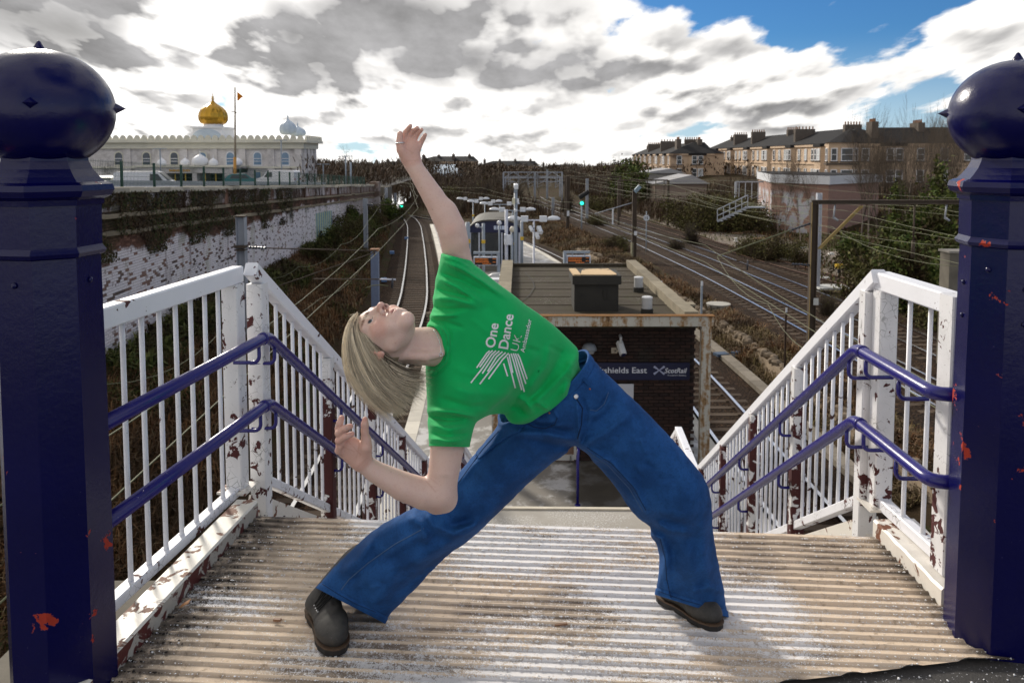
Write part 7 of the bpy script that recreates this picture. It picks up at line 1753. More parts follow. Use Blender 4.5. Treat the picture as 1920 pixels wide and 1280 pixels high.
blades('far_woodland', nfw, lambda n: (fx_, fy_), M['thicket'], (.8, 1.7), .13, 1.0, lift=rng.random(nfw) ** .7 * np.maximum(1, cn))
npl = 16000; yq = 92 + 110 * rng.random(npl); xq = WX(np.minimum(yq, 140)) - .6 - 46 * rng.random(npl) ** 1.3; okq = (xq > -26) | (yq > 124); yq, xq = yq[okq], xq[okq]
cq = np.array([2.2 + 2.4 * mnoise((a * .09, b * .05, 2)) for a, b in zip(xq, yq)])
blades('plateau_thicket', len(xq), lambda n: (xq, yq), M['thicket'], (.8, 1.7), .06, 1.0, lift=plat_z(yq) - gz_np(xq, yq) + rng.random(len(xq)) * np.maximum(.6, cq))
ORD = 'first second third fourth fifth sixth seventh eighth ninth tenth eleventh twelfth'.split()
for grp, txt in (('bare trees before the tenement', '{} bare street tree from the left before the long tenement'), ('bare trees behind the tenement', '{} bare tree top from the left above the tenement roof'), ('bushes of the yard hedge', '{} dark olive bush from the left in the hedge below the tenement'), ('bushes on the left slope', '{} green bush from the left on the left cutting slope'), ('slender trees before the brick hall', '{} slender bare tree from the left before the brick hall'), ('scrub bushes between the tracks', '{} scrubby bush from the left between the diverging tracks')):
 for i, o in enumerate(sorted((o for o in S.objects if o.get('group') == grp), key=lambda o: PX(o.location)[0])): o['label'] = txt.format(ORD[i])
# implicit surface mesher (surface nets)
def px_np(p):
 q = p - np.array(EYE)
 cp, sp_ = math.cos(PITCH), math.sin(PITCH)
 D = q[:, 1] * cp - q[:, 2] * sp_; v_ = q[:, 1] * sp_ + q[:, 2] * cp
 D = np.maximum(D, 0.3)
 return np.column_stack((960 + FPX * q[:, 0] / D, PY0 - FPX * v_ / D)), D
def surface_nets(f, lo, hi, h, B=20, lip=1.25):
 lo = np.array(lo, float); hi = np.array(hi, float)
 nb = np.ceil((hi - lo) / (h * B)).astype(int)
 N = nb * B + 2
 idx = np.stack(np.meshgrid(*[np.arange(n) for n in nb], indexing='ij'), -1).reshape(-1, 3)
 ctr = lo + (idx + 0.5) * B * h
 dc = f(ctr)
 keep = idx[np.abs(dc) < lip * h * B * 0.9]
 g = np.stack(np.meshgrid(*[np.arange(B + 1)] * 3, indexing='ij'), -1).reshape(-1, 3)
 V, ID, Q = [], [], []
 def gid(c): return (c[:, 0] * N[1] + c[:, 1]) * N[2] + c[:, 2]
 corners = [(i, j, k_) for i in (0, 1) for j in (0, 1) for k_ in (0, 1)]
 edges = [(a, b) for a in range(8) for b in range(a + 1, 8) if sum(abs(np.array(corners[a]) - np.array(corners[b]))) == 1]
 for bk in keep:
  o = bk * B
  val = f(lo + (o + g) * h).reshape(B + 1, B + 1, B + 1)
  s = val < 0
  if s.all() or not s.any(): continue
  cv = [val[i:i + B, j:j + B, k_:k_ + B] for i, j, k_ in corners]
  cs = np.stack([c < 0 for c in cv]); cnt = cs.sum(0)
  act = (cnt > 0) & (cnt < 8)
  ci = np.argwhere(act)
  if not len(ci): continue
  cvv = np.stack([c[act] for c in cv])
  acc = np.zeros((len(ci), 3)); n_ = np.zeros(len(ci))
  for a, b in edges:
   va, vb = cvv[a], cvv[b]; x = (va < 0) != (vb < 0)
   t_ = np.where(x, va / np.where(x, va - vb, 1), 0)
   pa, pb = np.array(corners[a]), np.array(corners[b])
   acc += np.where(x[:, None], pa + t_[:, None] * (pb - pa), 0); n_ += x
  V.append(lo + (o + ci + acc / n_[:, None]) * h); ID.append(gid(o + ci))
  for ax in range(3):
   sl0 = [slice(0, B)] * 3; sl1 = [slice(0, B)] * 3; sl1[ax] = slice(1, B + 1)
   a_, b_ = s[tuple(sl0)], s[tuple(sl1)]
   for flip in (False, True):
    e = np.argwhere((a_ & ~b_) if not flip else (~a_ & b_))
    if not len(e): continue
    c0 = o + e; u_, v_ = [q for q in range(3) if q != ax]
    if ax == 1: u_, v_ = v_, u_
    du = np.zeros(3, int); du[u_] = 1; dv_ = np.zeros(3, int); dv_[v_] = 1
    q = [gid(c0 - du - dv_), gid(c0 - dv_), gid(c0), gid(c0 - du)]
    if flip: q = q[::-1]
    Q.append(np.stack(q, 1))
 V = np.vstack(V); ID = np.concatenate(ID); Q = np.vstack(Q)
 order = np.argsort(ID); ids = ID[order]; V = V[order]
 pos = np.searchsorted(ids, Q); pos = np.clip(pos, 0, len(ids) - 1)
 ok = (ids[pos] == Q).all(1)
 return V, pos[ok]
def laplace(V, Qd, it=1, lam=0.5):
 e = np.vstack([Qd[:, [0, 1]], Qd[:, [1, 2]], Qd[:, [2, 3]], Qd[:, [3, 0]]]); e = np.vstack([e, e[:, ::-1]])
 deg = np.bincount(e[:, 0], minlength=len(V)).astype(float); deg[deg == 0] = 1
 for _ in range(it):
  acc = np.stack([np.bincount(e[:, 0], V[e[:, 1], k_], len(V)) for k_ in range(3)], 1) / deg[:, None]
  V = V + lam * (acc - V)
 return V
def smin(a, b, k_):
 h_ = np.clip(0.5 + 0.5 * (b - a) / k_, 0, 1)
 return b + (a - b) * h_ - k_ * h_ * (1 - h_)
def smax(a, b, k_): return -smin(-a, -b, k_)
def d_cone(p, a, b, ra, rb, w=None, s=1.0):
 a = np.asarray(a, float); b = np.asarray(b, float); ab = b - a
 t_ = np.clip(((p - a) @ ab) / max(1e-9, ab @ ab), 0, 1)
 q = p - a - t_[:, None] * ab
 if w is not None: q = q + np.outer((q @ w) * (1 / s - 1), w)
 return np.sqrt((q * q).sum(1)) - (ra + (rb - ra) * t_)
def d_ell(p, c, r, rot=None):
 q = p - np.asarray(c, float)
 if rot is not None: q = q @ rot
 r = np.asarray(r, float)
 k0 = np.sqrt(((q / r) ** 2).sum(1)); k1 = np.sqrt(((q / (r * r)) ** 2).sum(1))
 return k0 * (k0 - 1) / np.maximum(k1, 1e-9)
def seg_dist2(px_, a, b):
 a = np.array(a, float); b = np.array(b, float); ab = b - a
 t_ = np.clip(((px_ - a) @ ab) / max(1e-9, ab @ ab), 0, 1)
 q = px_ - a - t_[:, None] * ab
 return np.sqrt((q * q).sum(1)), t_
def Pn(x, y, d): return np.array(P(x, y, d))
def rp(r, d): return r * d / FPX
# inflated outline: silhouette polygon (raster distance) with a round cross-section
class Outline:
 def __init__(s, poly, step=3.0, blur=9):
  poly = np.array(poly, float); s.step = step
  n = len(poly); pts = []
  for i in range(n):
   p0, p1, p2, p3 = poly[i - 1], poly[i], poly[(i + 1) % n], poly[(i + 2) % n]
   for t_ in (0, .25, .5, .75):
    pts.append(0.5 * ((2 * p1) + (p2 - p0) * t_ + (2 * p0 - 5 * p1 + 4 * p2 - p3) * t_ ** 2 + (3 * p1 - p0 - 3 * p2 + p3) * t_ ** 3))
  pts = np.array(pts); s.lo = pts.min(0) - 90; hi = pts.max(0) + 90
  nx, ny = ((hi - s.lo) / step).astype(int) + 1
  gx, gy = np.meshgrid(s.lo[0] + np.arange(nx) * step, s.lo[1] + np.arange(ny) * step, indexing='ij')
  q = np.column_stack((gx.ravel(), gy.ravel())); best = np.full(len(q), 1e9); inside = np.zeros(len(q), bool)
  m = len(pts)
  for i in range(m):
   a, b = pts[i], pts[(i + 1) % m]
   ab = b - a; L2 = ab @ ab
   if L2 < 1e-9: continue
   t_ = np.clip(((q - a) @ ab) / L2, 0, 1); r_ = q - a - t_[:, None] * ab
   best = np.minimum(best, (r_ * r_).sum(1))
   c_ = (a[1] > q[:, 1]) != (b[1] > q[:, 1])
   if abs(b[1] - a[1]) > 1e-9: inside ^= c_ & (q[:, 0] < (b[0] - a[0]) * (q[:, 1] - a[1]) / (b[1] - a[1]) + a[0])
  dist = np.sqrt(best).reshape(nx, ny); dist = np.where(inside.reshape(nx, ny), dist, -dist)
  bl = dist.copy()
  for _ in range(blur):
   pd = np.pad(bl, 1, mode='edge'); bl = (pd[:-2, 1:-1] + pd[2:, 1:-1] + pd[1:-1, :-2] + pd[1:-1, 2:] + 2 * pd[1:-1, 1:-1]) / 6
  w = np.clip((dist - 4) / 22, 0, 1); s.f = dist * (1 - w) + bl * w
  s.q = q; s.shape = (nx, ny); s.ext = {}
 def field(s, key, fn):
  if key not in s.ext: s.ext[key] = fn(s.q).reshape(s.shape)
  return s.ext[key]
 def __call__(s, p, f=None):
  if f is None: f = s.f
  g_ = (p - s.lo) / s.step; mx = np.array(s.f.shape) - 2
  g_ = np.clip(g_, 0, mx + 0.999); i = g_.astype(int); fr = g_ - i; i = np.minimum(i, mx)
  return (f[i[:, 0], i[:, 1]] * (1 - fr[:, 0]) + f[i[:, 0] + 1, i[:, 1]] * fr[:, 0]) * (1 - fr[:, 1]) + \
    (f[i[:, 0], i[:, 1] + 1] * (1 - fr[:, 0]) + f[i[:, 0] + 1, i[:, 1] + 1] * fr[:, 0]) * fr[:, 1]
def idw(ctrl, p):
 num = np.zeros(len(p)); den = np.zeros(len(p))
 for x, y, d in ctrl:
  w = 1.0 / (((p[:, 0] - x) ** 2 + (p[:, 1] - y) ** 2 + 400.0) ** 1.5); num += w * d; den += w
 return num / den
def folds_at(folds, p):
 out = np.zeros(len(p))
 for pts, w, amp in folds:
  best = None; tt = None; n = len(pts) - 1
  for i in range(n):
   d, t_ = seg_dist2(p, pts[i], pts[i + 1]); t_ = (t_ + i) / n
   if best is None: best, tt = d, t_
   else: m_ = d < best; best = np.where(m_, d, best); tt = np.where(m_, t_, tt)
  out += np.clip(amp, -.013, .026) * np.exp(-(best / w) ** 2) * np.clip(np.minimum(tt, 1 - tt) * 5 + 0.15, 0, 1)
 return np.clip(out, -.014, .034)
# skin: head, neck, arms, hands, and the body inside the clothes
HS = 1.05; HD = 2.36
th, ph = R(25), R(28)
X0 = np.array([0, -math.cos(th), -math.sin(th)]); Y0h = np.array([0, -math.sin(th), math.cos(th)]); Z0h = np.array([-1.0, 0, 0])
Rz = np.array([[math.cos(-ph), -math.sin(-ph), 0], [math.sin(-ph), math.cos(-ph), 0], [0, 0, 1]])
Rx_ = R(-3)
Ry = np.array([[math.cos(Rx_), 0, math.sin(Rx_)], [0, 1, 0], [-math.sin(Rx_), 0, math.cos(Rx_)]])
HM = np.stack([Ry @ Rz @ X0, Ry @ Rz @ Y0h, Ry @ Rz @ Z0h], 1)
HO = Pn(727, 630, HD)
def head_local(p): return ((p - HO) @ HM) / HS
def head_world(q): return np.asarray(q) * HS @ HM.T + HO
def d_head(p, hair=False):
 q = head_local(p); qa = q.copy(); qa[:, 0] = np.abs(qa[:, 0])
 d = d_ell(q, (0, -.014, .034), (.074, .092, .086))
 d = smin(d, d_ell(q, (0, .022, -.006), (.062, .064, .084)), .022)
 if hair: return d * HS
 d = smin(d, d_cone(qa, (0, .060, -.091), (.044, .004, -.050), .0145, .013), .020)
 d = smin(d, d_ell(q, (0, .065, -.090), (.022, .017, .017)), .026)
 d = smin(d, d_ell(qa, (.041, .051, -.016), (.022, .025, .019)), .018)
 d = smin(d, d_ell(qa, (.026, .058, -.050), (.020, .021, .026)), .016)
 d = smin(d, d_cone(qa, (.010, .080, .029), (.046, .062, .026), .0105, .010), .014)
 sub = d_ell(qa, (.031, .094, .010), (.017, .022, .0135)); d = smax(d, -sub, .012)
 d = smin(d, d_cone(q, (0, .078, .026), (0, .105, -.016), .0085, .0095), .012)
 d = smin(d, d_ell(q, (0, .108, -.020), (.0105, .0112, .0100)), .008)
 d = smin(d, d_ell(qa, (.0115, .096, -.026), (.0082, .0105, .0082)), .005)
 lid = d_ell(qa, (.031, .0665, .010), (.0162, .0150, .0145))
 lid = smax(lid, -d_ell(qa, (.031, .0850, .0085), (.0140, .014, .0058)), .0015)
 d = smin(d, lid, .0035)
 d = smin(d, d_ell(q, (0, .080, -.056), (.024, .014, .018)), .012)
 d = smin(d, d_cone(qa, (.004, .0905, -.0485), (.0205, .0800, -.0545), .0046, .0022), .004)
 d = smin(d, d_cone(qa, (0, .0890, -.0625), (.017, .0795, -.0580), .0062, .0028), .004)
 d = smax(d, -d_ell(q, (0, .0965, -.0552), (.0225, .0110, .0017)), .002)
 d = smax(d, -d_ell(qa, (.0058, .1065, -.0325), (.0036, .0052, .0052)), .003)
 er = d_ell(qa, (.0745, -.011, -.002), (.0075, .0180, .0265))
 er = smax(er, -d_ell(qa, (.083, -.008, .001), (.0080, .0105, .0155)), .004)
 er = smin(er, d_ell(qa, (.0755, -.0085, .003), (.003, .0035, .012)), .004)
 er = smin(er, d_ell(qa, (.0725, -.002, -.0265), (.0055, .0078, .0085)), .006)
 d = smin(d, er, .006)
 return d * HS
SK = []
CH = [0]
def chain(pts, k_=0.012, w=None, s=1.0, grp='arm'):
 CH[0] += 1
 for (x0, y0, e0, r0), (x1, y1, e1, r1) in zip(pts[:-1], pts[1:]):
  SK.append((Pn(x0, y0, e0), Pn(x1, y1, e1), rp(r0, e0), rp(r1, e1), w, s, k_, grp, CH[0]))
vY = np.array([0, 1.0, 0])
chain([(752, 648, 2.41, 34), (800, 649, 2.43, 36), (838, 654, 2.49, 36), (870, 655, 2.55, 34)], .03)
chain([(735, 662, 2.36, 12), (800, 668, 2.36, 9), (826, 662, 2.39, 8)], .014)
AL = 2.45
chain([(885, 580, 2.53, 28), (862, 500, 2.48, 26), (846, 432, AL, 25.5), (832, 402, AL, 24), (812, 368, AL, 20.5), (791, 335, AL, 17.5), (774, 308, AL, 15.5)], .02)
chain([(858, 452, AL, 17), (850, 424, AL, 19), (838, 395, AL, 17)], .02)
AR = 2.38
chain([(866, 735, 2.51, 30), (843, 800, 2.44, 32), (838, 842, 2.41, 32), (832, 885, 2.39, 29.5), (826, 925, 2.38, 29)], .02)
chain([(826, 927, 2.38, 29), (795, 925, 2.37, 29.5), (755, 911, 2.36, 27), (704, 884, 2.35, 20), (681, 867, 2.345, 17)], .02)
chain([(834, 938, 2.39, 22), (818, 944, 2.385, 19)], .02)
chain([(868, 560, 2.53, 26), (880, 655, 2.55, 40), (866, 740, 2.52, 26)], .02)
chain([(890, 655, 2.56, 42), (960, 690, 2.64, 40), (1040, 735, 2.77, 40)], .02)
chain([(1040, 735, 2.77, 38), (1130, 780, 2.81, 30), (1262, 955, 2.79, 22), (1290, 1120, 2.93, 17), (1300, 1160, 2.92, 16)], .03)
chain([(1040, 735, 2.77, 38), (985, 815, 2.79, 30), (800, 1005, 2.77, 22), (700, 1078, 2.82, 22), (680, 1096, 2.83, 14)], .03)
d = 2.335
hk = .006
SK.append((Pn(676, 862, d), Pn(652, 838, d), rp(19, d), rp(21, d), vY, .62, .012, 'hand'))
SK.append((Pn(672, 866, d), Pn(643, 842, d), rp(13, d), rp(11, d), vY, .75, .012, 'hand'))
SK.append((Pn(664, 840, d), Pn(642, 824, d), rp(19, d), rp(12, d), vY, .62, .010, 'hand'))
chain([(685, 858, d, 12), (686, 838, d - .012, 12), (687, 824, d - .012, 9)], .010, grp='hand')
chain([(687, 832, d - .010, 9), (684, 808, d - .016, 7.4), (684, 795, d - .018, 7.2), (684.5, 786, d - .018, 5.6)], hk, grp='hand')
chain([(646, 822, d, 8.5), (635, 804, d - .026, 7.4), (637, 793, d - .034, 6.6), (640.5, 783, d - .034, 5.6)], hk, grp='hand')
chain([(643, 828, d, 8.5), (635, 812, d - .040, 7.4), (646, 803, d - .050, 6.7), (657, 799, d - .040, 5.6)], hk * .5, grp='hand')
chain([(642, 838, d, 8), (635, 826, d - .040, 7.0), (648, 818, d - .048, 6.4), (660, 813.5, d - .038, 5.4)], hk * .5, grp='hand')
chain([(645, 850, d, 7.5), (634, 845, d - .026, 6.4), (637, 836, d - .034, 5.8), (642, 829, d - .034, 5.0)], hk * .5, grp='hand')
d = 2.45
SK.append((Pn(773, 303, d), Pn(768, 284, d), rp(16, d), rp(18, d), vY, .66, .010, 'hand'))
SK.append((Pn(767, 286, d), Pn(773, 276, d), rp(19.5, d), rp(15, d), vY, .55, .010, 'hand'))
chain([(764, 298, d - .006, 12), (753, 281, d - .016, 9.5), (749.5, 268, d - .02, 7.2), (750, 251, d - .022, 5.4)], .005, grp='hand')
chain([(757, 274, d, 7), (757.5, 259, d + .004, 5.6), (761, 247, d - .002, 5.0), (769.5, 236, d - .014, 4.0)], .0016, grp='hand')
chain([(765, 272, d, 6.5), (767.5, 257, d + .006, 5.4), (773, 247, d, 4.9), (782, 240, d - .014, 4.0)], .0016, grp='hand')
chain([(774, 274, d, 6.5), (778, 259, d + .006, 5.2), (783.5, 250, d, 4.7), (790.5, 243.5, d - .012, 3.9)], .0016, grp='hand')
chain([(783, 280, d, 6.4), (789, 268, d + .004, 4.9), (793.5, 260, d, 4.4), (797.5, 252.5, d - .008, 3.6)], .0016, grp='hand')
SKB = [(np.minimum(a, b) - max(ra, rb) - .03, np.maximum(a, b) + max(ra, rb) + .03) for a, b, ra, rb, *_ in SK]
def d_body(p):
 lo, hi = p.min(0), p.max(0); small = (hi - lo).max() < 0.2
 out = np.full(len(p), 9.0)
 cur = None; cid = None; ck = .01
 for rec, (bl, bh) in zip(SK, SKB):
  a, b, ra, rb, w, s, k_, g_ = rec[:8]; c_ = rec[8] if len(rec) > 8 else None
  if small and ((bl > hi).any() or (bh < lo).any()): continue
  dd = d_cone(p, a, b, ra, rb, w, s) * (s if w is not None else 1)
  if c_ is not None and c_ == cid: cur = smin(cur, dd, .0025)
  else:
   if cur is not None: out = smin(out, cur, ck)
   cur, cid, ck = dd, c_, k_
 if cur is not None: out = smin(out, cur, ck)
 if not small or (np.linalg.norm((lo + hi) / 2 - HO) < 0.35):
  out = smin(out, d_head(p), .016)
 return out
if True:
 V, Qd = surface_nets(d_body, (-0.85, 2.15, -0.02), (0.85, 3.1, 1.95), 0.0028)
V = laplace(V, Qd, 1, 0.4)
q = head_local(V); qa = q.copy(); qa[:, 0] = np.abs(qa[:, 0])
nearh = np.linalg.norm(q, axis=1) < .2
base_c = np.array([0.73, 0.535, 0.455])
C = np.tile(base_c, (len(V), 1))
def blendc(mask, col):
 global C
 mask = np.clip(mask, 0, 1)[:, None]; C = C * (1 - mask) + np.array(col) * mask
def soft(dv_, w): return np.clip(1 - dv_ / w, 0, 1)
hm = nearh.astype(float)
blendc(hm * soft(np.maximum(0, d_ell(qa, (.044, .062, -.022), (.020, .02, .02))), .016) * .45, (0.60, 0.24, 0.17))
blendc(hm * soft(np.maximum(0, d_ell(q, (0, .112, -.022), (.012, .012, .012))), .010) * .40, (0.60, 0.22, 0.16))
blendc(hm * soft(np.maximum(0, d_ell(qa, (.076, -.01, 0), (.012, .02, .034))), .006) * .55, (0.62, 0.21, 0.14))
lipm = np.minimum(d_cone(qa, (.004, .0905, -.0492), (.0200, .0800, -.0542), .0046, .0015), d_cone(qa, (0, .0890, -.0612), (.017, .0795, -.0580), .0058, .002))
blendc(hm * soft(np.maximum(0, lipm + .0008), .0022) * 1.0, (0.54, 0.125, 0.11))
slit = d_cone(qa, (0, .0930, -.0552), (.0215, .0790, -.0556), .0012, .0010)
blendc(hm * soft(np.maximum(0, slit), .0030) * .8, (0.22, 0.055, 0.05))
nost = d_ell(qa, (.0058, .1045, -.0315), (.0040, .0055, .0050)); blendc(hm * soft(np.maximum(0, nost), .0025) * .85, (0.10, 0.03, 0.025))
brow = d_cone(qa, (.012, .089, .0295), (.032, .085, .0345), .0035, .0042); brow = np.minimum(brow, d_cone(qa, (.032, .085, .0345), (.049, .066, .0290), .0040, .0015))
blendc(hm * soft(np.maximum(0, brow - .001), .004) * .95, (0.11, 0.062, 0.040))
lash = np.abs(d_ell(qa, (.031, .0850, .0085), (.0140, .014, .0058))) ; lash = np.where((q[:, 2] > .009) & (q[:, 1] > .06), lash, 1)
blendc(hm * soft(lash, .0032) * .95, (0.05, 0.03, 0.025))
for m in ((.040, .070, -.058), (.030, .078, -.068), (.052, .058, -.034), (.05, .02, -.066), (.053, .012, -.07)):
 blendc(hm * soft(np.linalg.norm(q - np.array(m), axis=1), .0035) * .55, (0.38, 0.13, 0.09))
pxv, _ = px_np(V)
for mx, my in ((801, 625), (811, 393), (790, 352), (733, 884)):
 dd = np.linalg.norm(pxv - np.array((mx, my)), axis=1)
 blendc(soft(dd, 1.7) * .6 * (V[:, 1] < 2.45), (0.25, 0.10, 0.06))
handm = np.zeros(len(V))
for a, b, ra, rb, w, s, k_, g_, *_ in SK:
 if g_ == 'hand': handm = np.maximum(handm, soft(np.maximum(0, d_cone(V, a, b, ra, rb)), .006))
blendc(handm * .42, (0.62, 0.28, 0.20))
for tx, ty in ((657, 798), (660, 813), (684, 786), (641, 783)):
 dd = np.linalg.norm(pxv - np.array((tx, ty)), axis=1); blendc(soft(dd, 6) * .5, (0.62, 0.21, 0.16))
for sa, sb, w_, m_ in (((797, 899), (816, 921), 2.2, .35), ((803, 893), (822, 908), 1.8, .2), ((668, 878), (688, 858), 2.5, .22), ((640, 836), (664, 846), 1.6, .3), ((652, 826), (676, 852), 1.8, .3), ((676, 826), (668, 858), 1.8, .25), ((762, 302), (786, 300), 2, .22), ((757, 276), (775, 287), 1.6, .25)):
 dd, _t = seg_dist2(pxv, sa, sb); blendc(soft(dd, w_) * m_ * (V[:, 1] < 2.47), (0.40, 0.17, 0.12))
for ex, ey in ((818, 958), (846, 428), (640, 812), (633, 828)):
 blendc(soft(np.linalg.norm(pxv - np.array((ex, ey)), axis=1), 16) * .28, (0.66, 0.30, 0.23))
blendc(soft(np.abs(np.linalg.norm((pxv - np.array((833, 893))) / np.array((1.2, .5)), axis=1)), 12) * .25, (0.36, 0.26, 0.19))
person = thing('person', 'person in green T-shirt and blue flared jeans leaning sideways with one arm raised', 'person', (0.0, 2.85, 0.0))
k = NT('skin')
at = k.n('ShaderNodeAttribute'); at.attribute_name = 'tint'
fr_ = k.math('MULTIPLY', k.ss(k.noise(190, 3, 0.7), 0.52, 0.72), 0.30)
mott0 = k.mix(fr_, at.outputs['Color'], (0.50, 0.24, 0.16, 1))
mott = k.mix(k.math('MULTIPLY', k.noise(28, 5, 0.65), 0.34), mott0, (0.60, 0.31, 0.24, 1))
k.col(mott).rough(0.46); k.b.inputs['Subsurface Weight'].default_value = 0.12
k.b.inputs['Subsurface Radius'].default_value = (0.010, 0.004, 0.002); k.b.inputs['Subsurface Scale'].default_value = 1.0
k.spec(0.35); k.bump(k.noise(420, 3, 0.6), 0.12, 0.002); M['skin'] = k.m
body = mesh_obj('body', V, Qd, M['skin'], person, True)
ca_ = body.data.color_attributes.new('tint', 'FLOAT_COLOR', 'POINT')
ca_.data.foreach_set('color', np.column_stack((C, np.ones(len(C)))).astype(np.float32).ravel())
k = NT('eyeball')
nv = k.n('ShaderNodeVectorMath', operation='DOT_PRODUCT'); k.l(k.g.outputs['Normal'], nv.inputs[0])
gaze = HM @ np.array([0.28, 0.95, 0.02]); gaze /= np.linalg.norm(gaze)
nv.inputs[1].default_value = tuple(gaze)
c = k.mix(k.ss(nv.outputs['Value'], 0.84, 0.88), (0.66, 0.60, 0.58), (0.05, 0.065, 0.08))
c = k.mix(k.ss(nv.outputs['Value'], 0.945, 0.96), c, (0.01, 0.01, 0.01))
k.col(c).rough(0.08); M['eye'] = k.m
for sx in (-1, 1):
 c0 = head_world((sx * .031, .0665, .0095)); mb = MB(); prof_ = [(max(1e-4, .0140 * HS * math.cos(a)), .0140 * HS * math.sin(a)) for a in np.linspace(-math.pi / 2, math.pi / 2, 13)]
 mb.lathe(prof_, c0, 20); obj('eye', mb, M['eye'], body, True)
# jeans
JO = Outline([(1062, 610), (1103, 662), (1127, 690), (1160, 722), (1200, 760), (1250, 812), (1298, 866), (1322, 900), (1333, 935), (1336, 990), (1342, 1030), (1351, 1075), (1363, 1142), (1376, 1215),
    (1216, 1190), (1229, 1112), (1237, 1060), (1231, 1015), (1216, 986), (1188, 962), (1150, 908), (1120, 872), (1087, 838), (1060, 851), (1010, 888), (960, 936), (900, 988), (850, 1035),
    (805, 1078), (760, 1122), (722, 1165), (690, 1240), (545, 1165), (594, 1100), (622, 1068), (660, 1030), (710, 987), (765, 957), (805, 934), (845, 903), (880, 862), (912, 826), (936, 788), (895, 735)])
JD = [(1040, 735, 2.76), (1135, 770, 2.80), (985, 815, 2.78), (890, 915, 2.77), (800, 1000, 2.76), (715, 1075, 2.80), (657, 1132, 2.85), (620, 1190, 2.87), (1200, 865, 2.79), (1270, 945, 2.78), (1288, 1040, 2.86), (1295, 1130, 2.93), (1300, 1200, 2.95)]
JF = []
FK = [2.6]
def fold(pts, w, amp): return (pts, w, amp * FK[0])
jr = random.Random(11)
JF += [fold([(765, 965), (790, 985), (800, 1020)], 9, .009), fold([(795, 955), (812, 985), (850, 1000), (900, 985)], 10, .011), fold([(830, 950), (845, 985), (890, 975)], 8, -.008),
  fold([(720, 1045), (770, 1010), (815, 1000)], 9, .006), fold([(700, 1080), (780, 1050), (860, 1010), (940, 940)], 12, .008), fold([(735, 1120), (800, 1065), (870, 1008)], 9, -.007),
  fold([(640, 1075), (672, 1050), (700, 1010)], 9, .007), fold([(655, 1100), (690, 1060), (720, 1030)], 7, -.005), fold([(690, 1140), (720, 1110), (745, 1070)], 10, .006),
  fold([(1090, 835), (1150, 870), (1195, 920), (1213, 965)], 6, .006), fold([(1216, 985), (1250, 975), (1290, 985)], 8, -.012), fold([(1218, 1000), (1240, 1010), (1250, 1040), (1246, 1090)], 7, .010),
  fold([(1225, 975), (1255, 995), (1300, 1000)], 7, .008), fold([(1262, 1010), (1268, 1070), (1262, 1130)], 9, -.006), fold([(1320, 960), (1318, 1040), (1335, 1120)], 10, .005),
  fold([(1290, 1010), (1300, 1080), (1305, 1140)], 10, .004), fold([(1290, 1110), (1330, 1100), (1358, 1110)], 6, .005),
  fold([(1082, 838), (1110, 800), (1160, 760)], 8, -.009), fold([(1080, 838), (1130, 815), (1190, 770)], 9, .006), fold([(1082, 836), (1040, 835), (985, 822)], 8, -.007),
  fold([(1080, 826), (1030, 815), (960, 812)], 8, .006), fold([(1075, 812), (1020, 800), (950, 796)], 7, -.005), fold([(1070, 800), (1010, 790), (960, 780)], 8, .004),
  fold([(1088, 835), (1086, 800), (1082, 745)], 4, .005), fold([(1098, 800), (1100, 770), (1090, 742)], 4, -.005),
  fold([(940, 800), (925, 830), (890, 870), (850, 920)], 4, .003), fold([(1140, 740), (1125, 765), (1108, 772)], 3, -.004), fold([(985, 785), (1015, 800), (1055, 790)], 3, -.004)]
for _ in range(26):
 x, y = jr.choice([(1180, 850), (1230, 900), (1120, 800), (960, 850), (900, 920), (720, 1080), (690, 1090), (1290, 1080), (1300, 1050), (850, 960)])
 x += jr.uniform(-30, 30); y += jr.uniform(-30, 30); a = jr.uniform(0, 6.3); L = jr.uniform(20, 50)
 JF.append(fold([(x, y), (x + L * math.cos(a), y + L * math.sin(a) * .7)], jr.uniform(4, 9), jr.uniform(-.0035, .0035)))
WA, WB, WC = Pn(1101, 663, 2.77), Pn(936, 789, 2.77), Pn(1038, 742, 2.660)
wn_ = np.cross(WB - WA, WC - WA); wn_ /= np.linalg.norm(wn_)
if wn_ @ (Pn(1085, 838, 2.77) - WA) > 0: wn_ = -wn_
def inflate(OUT, DEPTH, FO, Dm, Hm, p, grow=0.0):
 pix, D = px_np(p); s = OUT(pix) * D / FPX + grow
 d0 = OUT(pix, OUT.field('depth', lambda q: idw(DEPTH, q))); dy_ = (p[:, 1] - d0)
 a = np.maximum(0, 1 - s / Dm) if grow > -1 else 0
 h_ = Hm + grow
 e = np.sqrt(a * a + (dy_ / h_) ** 2) - 1
 far_ = np.abs(dy_) + np.maximum(0, -s)
 d = e * min(Dm, Hm)
 if FO is not None:
  d = d - OUT(pix, OUT.field('fold', lambda q: folds_at(FO, q))) * np.where(dy_ < 0.02, 1, .3)
 return d, pix
